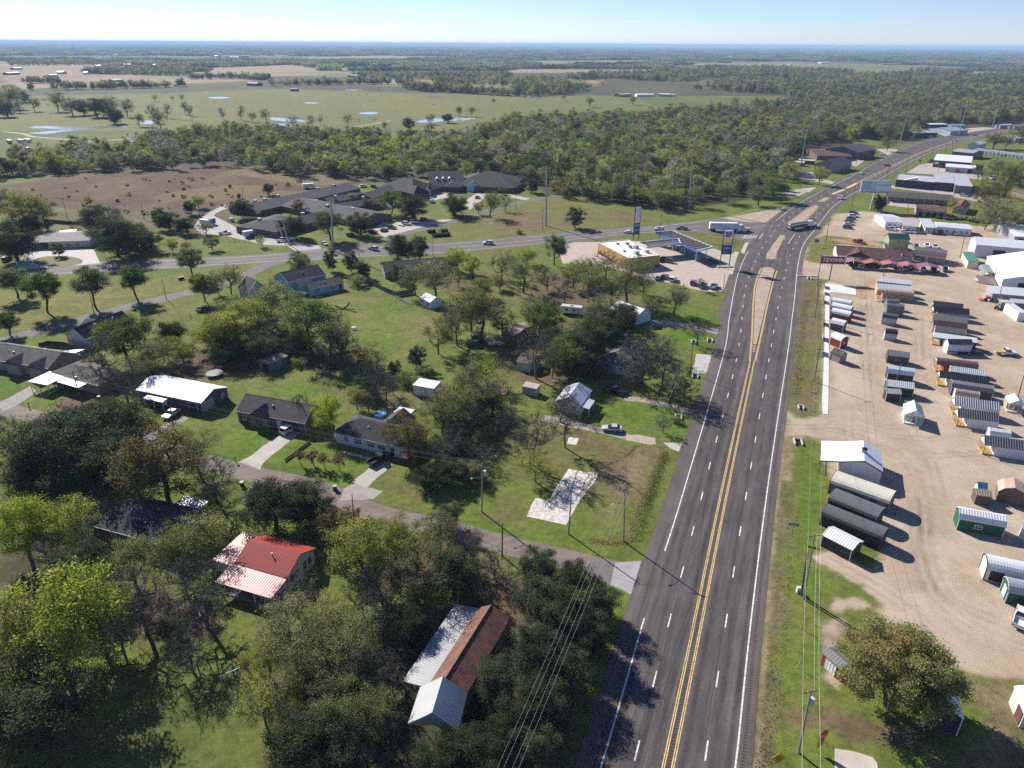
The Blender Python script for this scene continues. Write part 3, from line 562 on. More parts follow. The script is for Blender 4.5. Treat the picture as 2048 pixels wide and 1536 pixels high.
# ------------------------------------------------------------------ buildings
WHT=(.78,.77,.75); OFFW=(.62,.60,.55); GRY=(.22,.22,.225); LGR=(.42,.42,.43); DRK=(.045,.046,.052); BLK=(.018,.019,.022); CREAM=(.62,.58,.48); TANC=(.36,.28,.21)
REDC=(.22,.03,.025); GRN=(.02,.10,.055); BRNC=(.095,.062,.05); SHG=(.085,.078,.075); SHD=(.05,.05,.056); YWD=(.55,.36,.14); ROOFW=(.80,.80,.80); MAR=(.13,.065,.065); BRK=(.20,.115,.08)
def frame(a,b,c,h,ca=None):
    p,q=G(a,h),G(b,h); d=q-p; d.z=0; Ln=d.length; u=d/Ln; v=Vector((-u.y,u.x,0))
    w=c if isinstance(c,(int,float)) else (G(c,h)-p).dot(v)
    return p,math.atan2(u.y,u.x),Ln,abs(w)
def zat(pr,y):
    for (y0,z0),(y1,z1) in zip(pr,pr[1:]):
        if y0<=y<=y1: return z0+(z1-z0)*(y-y0)/max(y1-y0,1e-6)
    return pr[-1][1]
def profile(kind,Wd,h,rise,rf=.5):
    if kind=='gable': return [(0,h),(Wd*rf,h+rise),(Wd,h)]
    if kind=='gambrel': return [(0,h),(.17*Wd,h+.62*rise),(.5*Wd,h+rise),(.83*Wd,h+.62*rise),(Wd,h)]
    if kind=='arch':
        return [(Wd*(.5-.5*math.cos(math.pi*t/8)),h+rise*math.sin(math.pi*t/8)**.85) for t in range(9)]
    if kind=='mono': return [(0,h),(Wd,h+rise)]
    if kind=='flat': return [(0,h),(Wd,h+.02)]
    return kind
def wallwin(par,Ln,Wd,o,side,s,z,w,h,t='window',col=None):
    """a window, door or garage door set on one wall of a building, in the building's own frame"""
    if side=='f': org=Vector((o,o,0)); ax=Vector((1,0,0)); n=Vector((0,-1,0)); ln=Ln-2*o
    elif side=='k': org=Vector((Ln-o,Wd-o,0)); ax=Vector((-1,0,0)); n=Vector((0,1,0)); ln=Ln-2*o
    elif side=='l': org=Vector((o,Wd-o,0)); ax=Vector((0,-1,0)); n=Vector((-1,0,0)); ln=Wd-2*o
    else: org=Vector((Ln-o,o,0)); ax=Vector((0,1,0)); n=Vector((1,0,0)); ln=Wd-2*o
    c=org+ax*ln*s; 
    def bx(mb,x0,x1,z0,z1,d0,d1):
        vs=[]
        for zq in (z0,z1):
            for (xx,dd) in ((x0,d0),(x1,d0),(x1,d1),(x0,d1)): q=c+ax*xx+n*dd; vs.append((q.x,q.y,zq))
        mb.add(vs,[(0,3,2,1),(4,5,6,7),(0,1,5,4),(1,2,6,5),(2,3,7,6),(3,0,4,7)])
    f=.09 if w<2.2 else .12
    if t in ('window','shutter'):
        mb=MB(); bx(mb,-w/2,-w/2+f,z,z+h,-.02,.06); bx(mb,w/2-f,w/2,z,z+h,-.02,.06); bx(mb,-w/2+f,w/2-f,z,z+f,-.02,.055); bx(mb,-w/2+f,w/2-f,z+h-f,z+h,-.02,.055); bx(mb,-.025,.025,z+f,z+h-f,-.02,.045)
        bx(mb,-w/2+f,w/2-f,z+h*.5-.025,z+h*.5+.025,-.02,.04)
        fr=mb.build('window',MT['paint'],par,col or WHT); mb=MB(); bx(mb,-w/2+f,w/2-f,z+f,z+h-f,-.02,.02); mb.build('pane',MT['glass'],fr)
        if t=='shutter':
            for sx in (-1,1):
                mb=MB(); bx(mb,min(sx*w/2,sx*(w/2+.35)),max(sx*w/2,sx*(w/2+.35)),z,z+h,-.02,.05); mb.build('shutter',MT['paint'],par,BLK)
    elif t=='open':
        mb=MB(); bx(mb,-w/2,w/2,z,z+h,-.02,.03); mb.build('doorway_shade',MT['paint'],par,(.01,.01,.01))  # near-black sheet on the wall: painted shade of the inside, no hole cut
    else:
        mb=MB(); bx(mb,-w/2,w/2,z,z+h,-.02,.05)
        d=mb.build({'garage':'garage_door'}.get(t,'door'),MT['panel'] if t=='garage' else MT['paint'],par,col or WHT)
        mb=MB(); bx(mb,-w/2-f,-w/2,z,z+h+f,-.02,.07); bx(mb,w/2,w/2+f,z,z+h+f,-.02,.07); bx(mb,-w/2,w/2,z+h,z+h+f,-.02,.065); mb.build('door_frame',MT['paint'],d,WHT if t!='dark' else BLK)
def bld(name,label,cat,a,b,c,h,kind='gable',rise=1.4,wall=GRY,roof=GRY,rm='metal',wm='siding',over=.3,wins=(),group=None,parent=None,rf=.5,trim=None,porch=0,pcol=YWD,nowall=False,z0=0,frm=None,th=.12,shift=(0,0),posts=0,rname='roof'):
    p,th_,Ln,Wd=frm or frame(a,b,c,h)
    if parent is None:
        root=empty(name,(p.x,p.y,0),th_); tag(root,label,cat,group); root['dims']=(Ln,Wd); fr0=root
    else:
        M0=Matrix.Translation(parent.location)@Matrix.Rotation(parent.rotation_euler[2],4,'Z'); fr0=parent; loc=M0.inverted()@Vector((p.x,p.y,0)); th_=th_-parent.rotation_euler[2]; root=parent
    def put(o):
        if parent is not None: o.location=loc; o.rotation_euler=(0,0,th_)
        return o
    if kind=='hip':
        r=min(Wd,Ln)/2
        if Ln>=Wd: rd=[(r*.9,Wd/2),(Ln-r*.9,Wd/2)]
        else: rd=[(Ln/2,r*.9),(Ln/2,Wd-r*.9)]
        ev=[(0,0),(Ln,0),(Ln,Wd),(0,Wd)]; vs=[(x,y,h) for x,y in ev]+[(x,y,h+rise) for x,y in rd]+[(x,y,h-th) for x,y in ev]
        fs=[(0,1,5,4),(1,2,5),(2,3,4,5),(3,0,4)] if Ln>=Wd else [(0,1,4),(1,2,5,4),(2,3,5),(3,0,4,5)]
        fs+=[(0,1,7,6),(1,2,8,7),(2,3,9,8),(3,0,6,9),(9,8,7,6)]
        put(MB().add(vs,fs).build(rname,MT[rm],root,roof)); put(MB().box(-.01,-.07,h-.17,Ln+.01,-.005,h-.01).build('gutter',MT['paint'],root,(.42,.40,.37)))
        if not nowall: put(MB().box(over,over,z0,Ln-over,Wd-over,h-th+.04).build('wall',MT[wm],root,wall))
    elif kind=='flat':
        put(MB().box(0,0,z0,Ln,.25,h).box(0,Wd-.25,z0,Ln,Wd,h).box(0,.25,z0,.25,Wd-.25,h).box(Ln-.25,.25,z0,Ln,Wd-.25,h).build('wall',MT[wm],root,wall))
        put(MB().box(.25,.25,h-.6,Ln-.25,Wd-.25,h-.18).build(rname,MT[rm],root,roof)); over=0
        put(MB().box(-.04,-.04,h,Ln+.04,.29,h+.06).box(-.04,Wd-.29,h,Ln+.04,Wd+.04,h+.06).box(-.04,.29,h,.29,Wd-.29,h+.06).box(Ln-.29,.29,h,Ln+.04,Wd-.29,h+.06).build('coping',MT['paint'],root,roof if sum(roof)>1 else LGR))
    else:
        pr=profile(kind,Wd,h,rise,rf)
        ol=pr+[(y,z-th) for y,z in reversed(pr)]
        put(MB().prof(ol,0,Ln).build(rname,MT[rm],root,roof))
        if not nowall:
            ys=[over]+[y for y,z in pr if over<y<Wd-over]+[Wd-over]
            wl=[(over,z0)]+[(y,zat(pr,y)-th*.5) for y in ys]+[(Wd-over,z0)]
            x0=max(over,porch) if porch>0 else over; x1=Ln-over if porch>=0 else Ln+porch
            put(MB().prof(wl,x0,x1).build('wall',MT[wm],root,wall))
            if porch:
                xa,xb=(over,x0) if porch>0 else (x1,Ln-over); xe=over if porch>0 else Ln-over; s=1 if porch>0 else -1
                put(MB().box(min(xa,xb),over,.05,max(xa,xb),Wd-over,.3).build('porch_deck',MT['wood'],root,pcol))
                for y in (over+.06,Wd/2-.5,Wd/2+.5,Wd-over-.06):
                    put(MB().box(xe+s*.02,y-.06,.3,xe+s*.14,y+.06,zat(pr,y)-th*.7).build('porch_post',MT['wood'],root,pcol))
                mb=MB()
                for zz_ in (.55,1.0): mb.box(xe+s*.04,over+.12,zz_,xe+s*.1,Wd/2-.56,zz_+.08).box(xe+s*.04,Wd/2+.56,zz_,xe+s*.1,Wd-over-.12,zz_+.08)
                put(mb.build('porch_railing',MT['wood'],root,pcol))
                if over>0: put(MB().prof([(y,zat(pr,y)-th-.05) for y in ys]+[(y,max(h-.05,zat(pr,y)-th-.5)) for y in reversed(ys)] if kind=='arch' else [(over,h-.18)]+[(y,zat(pr,y)-th-.02) for y in ys if over<y<Wd-over]+[(Wd-over,h-.18)],xe+s*.02,xe+s*.10).build('porch_gable',MT['siding'],root,WHT))
        if rm=='shingle' and kind=='gable' and Ln*Wd>80:
            for vx_,vy_ in ((Ln*.37,Wd*.3),(Ln*.66,Wd*.62)): vz_=zat(pr,vy_); put(MB().tube((vx_,vy_,vz_-.1),(vx_,vy_,vz_+.45),.08,.08,8).build('vent_pipe',MT['paint'],root,LGR)); put(MB().box(vx_+1.6,vy_-.25,vz_-.15,vx_+2.1,vy_+.25,vz_+.2).build('roof_vent',MT['paint'],root,(.12,.12,.12)))
        if rm=='shingle' and kind=='gable':
            put(MB().prof([(Wd*rf-.22,h+rise-.22*rise/(Wd*rf)+.03),(Wd*rf,h+rise+.05),(Wd*rf+.22,h+rise-.22*rise/(Wd*(1-rf))+.03),(Wd*rf,h+rise-.03)],.0,Ln).build('ridge_cap',MT['shingle'],root,tuple(k*1.35 for k in roof)))
            if Ln*Wd>60: put(MB().box(-.01,-.07,h-.17,Ln+.01,-.005,h-.01).build('gutter',MT['paint'],root,(.45,.43,.40))); put(MB().box(-.01,Wd+.005,h-.17,Ln+.01,Wd+.07,h-.01).build('gutter',MT['paint'],root,(.45,.43,.40)))
        if trim:
            for xa in (-.03,Ln-.05): put(MB().prof(pr[:] and ([(y,z+.015) for y,z in pr]+[(y,z-.16) for y,z in reversed(pr)]),xa,xa+.08).build('rake_trim',MT['paint'],root,trim))
            for xx in (over,Ln-over):
                for yy in (over,Wd-over): 
                    if not nowall and not (porch>0 and xx==over): put(MB().box(xx-.07,yy-.07,z0,xx+.07,yy+.07,h-.02).build('corner_trim',MT['paint'],root,trim))
    if nowall or posts:
        n=posts or max(2,int(Ln/4)+1); pr=profile(kind,Wd,h,rise,rf) if kind!='hip' else [(0,h),(Wd,h)]
        for i in range(n):
            for yy in (.25,Wd-.25):
                xx=.2+(Ln-.4)*i/(n-1); put(MB().box(xx-.07,yy-.07,z0,xx+.07,yy+.07,zat(pr,yy)-th).build('post',MT['paint'],root,pcol if pcol!=YWD else OFFW))
    n0=set(root.children)
    for w_ in wins: wallwin(root,Ln,Wd,over,*w_)
    if parent is not None:
        for o in set(root.children)-n0: put(o)
    return root
def vents(root,spots,z,h=.5,col=LGR):
    for x,y in spots: MB().tube((x,y,z-.3),(x,y,z+h),.09,.09,8).box(x-.14,y-.14,z+h,x+.14,y+.14,z+h+.06).build('vent_pipe',MT['paint'],root,col)
DK='dark'
# --- houses on the near left
r=bld('red_roof_house','white house with bright red metal roof and pink porch roof','house',A(1250,445),A(1530,525),A(1695,365),3.0,rise=1.9,wall=OFFW,roof=(.33,.045,.035),trim=(.3,.05,.04),
  wins=[('r',.16,1,1.1,1.5),('r',.32,1,1.1,1.5),('r',.62,1,1.1,1.5),('r',.8,1,1.1,1.5)])
Ln,Wd=r['dims']
pr=[(-4.2,2.35),(0.02,2.92)]; MB().prof(pr+[(y,z-.1) for y,z in reversed(pr)],-.5,Ln+.05).build('porch_roof',MT['metal'],r,(.34,.14,.14))
for x in (0,Ln*.33,Ln*.66,Ln-.3): MB().box(x-.07,-4.0,0,x+.07,-3.86,2.3).build('porch_post',MT['paint'],r,WHT)
MB().box(-.3,-4,0,Ln,0,.18).build('porch_floor',MT['concrete'],r,(.3,.27,.25))
pr=[(-.2,2.5),(Wd*.93,2.75)]; MB().prof(pr+[(y,z-.1) for y,z in reversed(pr)],-4.6,.1).build('side_roof',MT['metal'],r,(.36,.17,.17)); MB().box(-4.4,.3,0,.25,Wd*.9,2.35).build('side_room',MT['siding'],r,OFFW)
wallwin(r,Ln,Wd,.3,'f',.5,.1,1,2.1,'door'); wallwin(r,Ln,Wd,.3,'f',.25,1,1.3,1.2); wallwin(r,Ln,Wd,.3,'f',.78,1,1.3,1.2); vents(r,[(Ln*.55,Wd*.33)],4.2)
r=bld('dark_roof_house','low house with dark grey shingle roof among leafy trees','house',A(500,247),A(960,372),10.5,2.9,rise=1.5,wall=(.13,.08,.06),roof=(.055,.057,.064),rm='shingle',wm='brick',wins=[('l',.3,1,1.2,1.2),('f',.2,1,1.2,1.2),('f',.5,.1,1,2.1,'door'),('f',.75,1,1.4,1.2)]); vents(r,[(7.6,3.3)],3.7)
bld('carport','pale metal carport roof beside the dark shingled house','carport',A(922,132),A(1045,167),A(1105,115),2.5,kind='mono',rise=.15,roof=(.42,.44,.46),nowall=True)
r=bld('rusty_roof_house','long house with rusted roof and grey sheet metal lean-to','house',B(830,657),B(545,1070),B(1127,738),2.6,kind=[(0,2.5),(5.2,3.15)],rise=0,roof=(.27,.28,.29),rm='metal',nowall=True,posts=4,pcol=(.2,.17,.14),rname='lean_to_roof')
Ln,Wd=r['dims']; lw_=Wd*.42; pr=[(lw_,3.1),(Wd*.66,4.5),(Wd,3.0)]
MB().prof(pr+[(y,z-.12) for y,z in reversed(pr)],0,Ln).build('roof',MT['rust'],r); MB().prof([(lw_+.1,0),(lw_+.1,3.0),(Wd*.66,4.38),(Wd-.3,2.95),(Wd-.3,0)],.3,Ln-.3).build('house_wall',MT['siding'],r,(.32,.26,.2))
MB().tube((0,Wd*.66,4.52),(Ln,Wd*.66,4.52),.1,.1,6).build('ridge_cap',MT['paint'],r,(.12,.05,.04))
r=bld('open_barn','metal carport barn with white and dark roof slopes at the rusted house','barn',B(640,1105),B(575,1300),B(885,1175),3.3,rise=2.6,roof=(.40,.41,.41),nowall=True,posts=3,pcol=(.2,.19,.17)); Ln,Wd=r['dims']
MB().prof([(0,3.15),(Wd*.5,5.95),(Wd,3.15),(Wd*.75,3.1),(Wd*.5,3.7),(Wd*.25,3.1)],Ln-.12,Ln-.04).build('gable_panel',MT['panel'],r,(.3,.29,.27)); MB().prof([(.2,0),(.2,3.2),(Wd*.5,5.9),(Wd-.2,3.2),(Wd-.2,0)],.1,.2).build('back_wall',MT['panel'],r,(.2,.19,.18))
r=bld('white_roof_house','grey house under a brilliant white metal roof','house',E(1040,690),E(1545,793),E(1745,668),3.0,rise=1.7,wall=(.085,.092,.105),roof=ROOFW,wins=[('r',.25,.2,3,2.3,'garage',(.3,.32,.34)),('r',.8,1,1,1.2),('f',.86,.1,2.6,2.2,'garage',(.06,.07,.08)),('f',.2,1,1,1.2),('f',.42,.1,1,2.1,'door')],trim=(.5,.51,.52))
Ln,Wd=r['dims']; pr=[(-1.9,2.3),(.25,2.6)]; MB().prof(pr+[(y,z-.08) for y,z in reversed(pr)],Ln*.2,Ln*.5).build('porch_roof',MT['metal'],r,(.22,.22,.23))
for x in (Ln*.21,Ln*.35,Ln*.49): MB().box(x-.06,-1.8,0,x+.06,-1.68,2.25).build('porch_post',MT['paint'],r,WHT)
r=bld('grey_hip_house','brown shingled bungalow behind a white carport','house',ZB(770,800),ZB(1500,1010),ZB(1180,600),2.9,kind='hip',rise=1.6,wall=(.28,.25,.2),roof=(.13,.115,.105),rm='shingle',wins=[('f',.82,1,1.5,1.2),('f',.6,.1,1,2.1,'door'),('f',.25,1,1.2,1.2)]); Ln,Wd=r['dims']
bld('carport','white flat carport at the front of the brown bungalow','carport',ZB(430,940),ZB(720,1000),ZB(980,835),2.7,kind='mono',rise=.12,roof=WHT,nowall=True,posts=3,rm='panel'); pr=[(-2.6,2.55),(.3,2.75)]; MB().prof(pr+[(y,z-.1) for y,z in reversed(pr)],Ln*.28,Ln*.78).build('porch_roof',MT['panel'],r,WHT)
r=bld('brick_house','tan brick house with gabled brown shingle roof at the field edge','house',ZB(-420,560),ZB(740,745),ZB(1040,490),3.0,rise=2.6,wall=(.33,.28,.22),roof=(.15,.13,.125),rm='shingle',wm='brick',wins=[('r',.5,1.2,.9,1.1),('f',.55,.9,1,1.5),('f',.72,.9,1,1.5)])
p,t_,Ln,Wd=frame(ZB(-420,560),ZB(740,745),ZB(1040,490),3.0)
for s in (.56,.86): MB().prof_y([(Ln*s-2.6,2.95),(Ln*s,4.7),(Ln*s+2.6,2.95)],-1.2,Wd*.45).build('gable_roof',MT['shingle'],r,(.13,.115,.11)); MB().prof_y([(Ln*s-2.3,0),(Ln*s-2.3,2.9),(Ln*s,4.5),(Ln*s+2.3,2.9),(Ln*s+2.3,0)],-.9,.5).build('gable_wall',MT['brick'],r,(.36,.31,.25))
r=bld('pale_gable_house','pale sided house with a steep dark roof behind a wooden fence','house',E(655,305),E(1030,165),E(488,272),3.1,rise=2.9,wall=(.5,.5,.5),roof=(.075,.07,.073),rm='shingle',trim=(.5,.46,.4),wins=[('l',.28,1,1,1.4),('l',.75,1,1,1.4),('f',.1,1,1,1.4)]); vents(r,[(6,3),(12,3)],5)
p,t_,Ln,Wd=frame(E(655,305),E(1030,165),E(488,272),3.1); MB().prof_y([(Ln*.55-3,3),(Ln*.55,4.9),(Ln*.55+3,3)],Wd*.5,Wd+2.5).build('garage_roof',MT['shingle'],r,(.09,.083,.085)); MB().box(Ln*.55-2.7,Wd*.6,0,Ln*.55+2.7,Wd+2.2,2.95).build('garage_wall',MT['siding'],r,(.5,.5,.5))
r=bld('brown_roof_house','brick house with grey-brown gabled roof and open porch','house',FF(118,852),FF(650,950),FF(760,815),2.9,rise=2.7,wall=(.16,.13,.11),roof=(.125,.112,.106),rm='shingle',wm='brick',trim=(.4,.37,.33),wins=[('f',.10,.8,1.2,1.3),('f',.62,.1,1,2.1,'door'),('f',.83,.1,2.6,2.2,'open')])
Ln,Wd=r['dims']; s=.36; MB().prof_y([(Ln*s-2.6,2.85),(Ln*s,4.9),(Ln*s+2.6,2.85)],-1.0,Wd*.45).build('gable_roof',MT['shingle'],r,(.115,.103,.098)); MB().prof_y([(Ln*s-2.3,0),(Ln*s-2.3,2.8),(Ln*s,4.7),(Ln*s+2.3,2.8),(Ln*s+2.3,0)],-.7,.5).build('gable_wall',MT['brick'],r,(.3,.25,.2))
mb=MB(); mb.box(Ln*s-1.1,-.76,.8,Ln*s+1.1,-.69,2.2); f=mb.build('window',MT['paint'],r,(.3,.28,.25)); MB().box(Ln*s-.95,-.79,.9,Ln*s+.95,-.76,2.1).build('pane',MT['glass'],f)
r=bld('white_sided_house','white sided house under a charcoal shingle roof','house',FF(865,1012),FF(1440,1150),FF(1530,985),2.9,kind='hip',rise=2.3,wall=WHT,roof=(.062,.062,.07),rm='shingle',over=.4,wins=[('f',.32,1,.9,1.3,'shutter'),('f',.5,1,.9,1.3,'shutter'),('f',.65,.9,.9,1.3,'shutter'),('f',.8,.1,1,2.1,'door',DRK),('f',.15,1,1.1,1.3)]); Ln,Wd=r['dims']
MB().prof_y([(Ln*.55-3.2,2.85),(Ln*.55,4.9),(Ln*.55+3.2,2.85)],Wd*.5,Wd+4).build('wing_roof',MT['shingle'],r,(.062,.062,.07)); MB().box(Ln*.55-2.9,Wd*.6,0,Ln*.55+2.9,Wd+3.7,2.85).build('wing_wall',MT['siding'],r,WHT); vents(r,[(Ln*.45,Wd*.6),(Ln*.4,Wd*.3)],4)
bld('patio_cover','white patio cover behind the charcoal roofed house','patio cover',FF(1330,860),FF(1450,885),FF(1535,852),2.6,kind='mono',rise=.1,roof=(.6,.62,.65),nowall=True,posts=2)
r=bld('garden_garage','small blue grey garage with rust streaked roof','garage',FF(388,492),FF(522,427),FF(284,470),2.6,rise=.5,wall=(.15,.18,.21),roof=(.24,.19,.17),rm='rust',over=.15,wins=[('l',.5,.05,2.2,2.0,'open'),('f',.5,1,.9,.9)])
for m_ in r.children:
    if m_.name.startswith('roof'): m_.data.materials[0]=surf('streaked_roof',(.27,.22,.20),.6,1.2,.7,fine=4,ribs=.4)
bld('storage_shed','white storage shed with dark trim behind the charcoal roofed house','shed',FF(1475,652),FF(1645,682),FF(1706,634),2.8,kind='mono',rise=.25,wall=WHT,roof=(.72,.73,.75),over=.12,trim=BLK,wins=[('f',.52,.05,1,1.9,DK,WHT)])
r=bld('garden_shed','white garden shed with dark panel on its roof in the big lawn','shed',L(567,797),L(655,838),L(737,803),2.5,rise=1.3,wall=WHT,roof=(.7,.7,.7),over=.15,wins=[('f',.2,1,.8,.9,'window',BLK),('f',.5,.1,1.6,2,DK,WHT),('f',.82,1,.8,.9,'window',BLK)]); Ln,Wd=r['dims']
MB().prof([(Wd*.12,2.87),(Wd*.4,3.62),(Wd*.4,3.56),(Wd*.12,2.81)],Ln*.25,Ln*.75).build('roof_panel',MT['glass'],r)
bld('green_shed','pale green shed with brown roof below the tall bare tree','shed',GG(490,458),GG(600,480),GG(690,410),2.6,rise=1.1,wall=(.38,.43,.38),roof=(.16,.13,.12),rm='shingle',over=.2)
bld('backyard_shed','small grey shed with weathered flat roof inside a wire fence','shed',GG(536,641),GG(645,663),GG(661,630),2.2,kind='mono',rise=.2,wall=(.36,.37,.36),roof=(.45,.40,.37),over=.08)
r=bld('blue_roof_house','house with silver metal roof coloured for reflected blue sky, beside bare trees','house',GG(868,640),GG(780,752),GG(1082,640),2.8,rise=1.7,wall=(.6,.6,.58),roof=(.46,.50,.57),over=.3,wins=[('r',.75,1,1,1.3),('r',.3,1,1,1.3),('k',.7,1,1,1.3)]); Ln,Wd=r['dims']; pr=[(Wd-.1,2.6),(Wd+2,2.3)]; MB().prof(pr+[(y,z-.1) for y,z in reversed(pr)],Ln*.45,Ln).build('porch_roof',MT['metal'],r,(.5,.54,.6))  # sky reflected in plain metal is put into the bluish roof colours
for x in (Ln*.5,Ln*.95): MB().box(x-.06,Wd+1.8,0,x+.06,Wd+1.92,2.25).build('porch_post',MT['paint'],r,WHT)
r=bld('old_cottage','pale cottage with patched grey green roof under trees','house',GG(1100,445),GG(1330,490),GG(1400,375),2.9,kind='hip',rise=2.2,wall=(.55,.58,.56),roof=(.16,.15,.135),rm='shingle',wins=[('f',.3,1,1,1.3)])
bld('','','',GG(1172,470),GG(1310,500),4.5,2.7,rise=.7,wall=(.52,.56,.55),roof=(.20,.215,.2),rm='shingle',parent=r,wins=[('f',.2,1,.9,1.2),('f',.75,1,.9,1.2)],rname='wing_roof')
MB().add([(6.5,1.6,3.75),(9,1.6,3.75),(9,3.4,4.5),(6.8,3.4,4.5)],[(0,1,2,3)]).build('roof_patch',MT['rust'],r)
bld('old_barn','faded rust roofed barn with a bright sheet, among trees','barn',GG(385,240),GG(480,270),GG(560,165),2.8,rise=1.2,wall=(.16,.13,.11),roof=(.36,.24,.19),rm='metal')
bld('junk_shed','dark weathered shed beside parked trailers','shed',GG(148,262),GG(238,270),3,2.3,kind='mono',rise=.3,wall=(.1,.09,.085),roof=(.16,.13,.12))
bld('hidden_white_house','white metal roofed house half hidden by trees','house',K(290,885),K(500,960),K(560,890),3.0,rise=1.9,wall=(.55,.6,.63),roof=(.68,.69,.72),wins=[('f',.5,1,1,1.2)])
bld('brush_shed','tin roofed shelter sunk in the green brush','shelter',Q(770,1245),Q(930,1200),Q(620,1150),2.6,kind='mono',rise=.4,wall=(.07,.06,.05),roof=(.22,.22,.23)); bld('brush_shed','dark tin roofed shelter behind the other in the brush','shelter',Q(770,1130),Q(1005,1040),Q(700,1010),2.8,kind='mono',rise=.3,wall=(.07,.06,.05),roof=(.12,.13,.15))
r=bld('sky_blue_house','sky blue house with dark shingle roofs and white trim','house',Q(1000,550),Q(1490,440),Q(860,450),4.6,rise=2.6,wall=(.26,.47,.60),roof=(.05,.052,.062),rm='shingle',trim=WHT,wins=[('f',.15,1,1,1.3)])
bld('','','',Q(745,612),Q(610,548),Q(985,550),3.6,rise=3.4,wall=(.26,.47,.60),roof=(.07,.075,.085),rm='shingle',parent=r,trim=WHT,rname='wing_roof',wins=[('l',.5,3.6,.9,1.2)])
bld('','','',Q(1270,632),Q(1720,540),Q(1200,560),2.7,rise=1.4,wall=(.30,.53,.66),roof=(.075,.075,.08),rm='shingle',parent=r,rname='annexe_roof',wins=[('f',.18,.9,.9,1.2),('f',.26,.9,.9,1.2),('f',.62,.9,.8,1.2),('f',.68,.9,.8,1.2),('f',.9,.1,1,2.1,'door',BLK)])
bld('','','',Q(1165,600),Q(1340,555),9,3.4,kind='gable',rise=1.8,wall=(.28,.5,.63),roof=(.085,.083,.085),rm='shingle',parent=r,rname='link_roof')
bld('brown_bungalow','brown shingled bungalow sunk behind trees on the highway verge','house',L(280,590),L(880,540),L(270,520),2.9,rise=2.3,wall=(.3,.27,.23),roof=(.075,.063,.06),rm='shingle')
r=bld('white_ranch_house','white house with tan roof behind the circular drive','house',N(250,553),N(735,535),N(300,470),3.0,rise=1.6,wall=OFFW,roof=(.34,.32,.29),rm='shingle',wins=[('f',.46,.8,1.2,1.4),('f',.62,.8,1.6,1.4),('f',.78,.8,1.6,1.4),('f',.14,.1,6,2.4,'open')])
bld('','','',N(390,500),N(620,480),9,3.9,kind='mono',rise=.2,wall=OFFW,roof=(.7,.7,.7),rm='flat',parent=r,rname='flat_roof'); 
# --- petrol station
r=bld('petrol_station_shop','yellow walled petrol station shop with white flat roof','shop',K(190,347),K(440,478),K(700,452),4.8,kind='flat',wall=(.56,.37,.12),roof=(.78,.77,.74),rm='flat',wm='brick',wins=[('r',.4,.2,3,2.4,'open')]); Ln,Wd=r['dims']
MB().box(-.03,-.03,0,Ln+.03,Wd+.03,.9).build('plinth',MT['brick'],r,(.22,.07,.05))
for x,y,s in ((.25,.72,1),(.2,.45,.8),(.45,.62,1),(.5,.75,1.5),(.8,.45,1.5),(.78,.8,1.3),(.62,.25,.7)):
    MB().box(Ln*x-s*.6,Wd*y-s*.6,4.6,Ln*x+s*.6,Wd*y+s*.6,4.8+s*.7).build('air_conditioner',MT['paint'],r,(.25,.25,.25) if s<1.3 else LGR)
MB().path([(Ln*.95,Wd*.2,4.9),(Ln*.95,Wd*.9,4.9),(Ln*.7,Wd*.9,4.9)],.09).build('roof_pipe',MT['paint'],r,YWD)
r=empty('fuel_canopy',G(K(660,262),5.3).xy.to_3d(),0); tag(r,'blue and white fuel canopy over the pumps','canopy')
def canopy(px,hh,blue,nm_):
    pts=[G(q,hh) for q in px]; l=[q-r.location for q in pts]; n=len(l); o=MB(); c=sum(l,Vector())/n
    ins=[q+(c-q).normalized()*.35 for q in l]
    for i in range(n):
        j=(i+1)%n; vs=[l[i],l[j],ins[j],ins[i]]; o.add([(q.x,q.y,hh-.9) for q in vs]+[(q.x,q.y,hh) for q in vs],[(0,1,5,4),(2,3,7,6),(4,5,6,7),(3,2,1,0)],1 if i in blue else 0)
    o.build(nm_+'_fascia',[surf('fascia_white',WHT,.05,1,.5),surf('fascia_blue',(.03,.16,.48),.05,1,.5)],r)
    tri=tessellate_polygon([ins]); d=MB(); d.add([(q.x,q.y,hh-.55) for q in ins],[tuple(t) for t in tri]); d.build(nm_+'_deck',surf('canopy_deck',(.10,.075,.065),.4,.5,.9,fine=1.5),r)
    return l,ins
l,ins=canopy(zs(K,(662,258),(795,245),(1132,380),(995,412)),5.6,(3,),'canopy')
mb=MB()
for k in range(1,22):
    t=k/22; a=l[0].lerp(l[3],t); b=l[1].lerp(l[2],t)
    if k%2==0: mb.tube((a.x,a.y,5.25),(b.x,b.y,5.25),.12,n=4)
    e=b+(a-b)*.14; mb.tube((b.x,b.y,5.55),(e.x,e.y,5.2),.06,n=4)
mb.build('canopy_joist',surf('joist',(.34,.30,.28),.3,1,.8),r)
canopy(zs(K,(512,345),(850,310),(868,350),(590,378)),5.5,(),'link')
for k,t in enumerate((.08,.38,.66,.94)):
    for s in (.2,.8):
        q=l[0].lerp(l[3],t).lerp(l[1].lerp(l[2],t),s); MB().tube((q.x,q.y,0),(q.x,q.y,4.8),.17,n=8).build('column',MT['paint'],r,WHT)
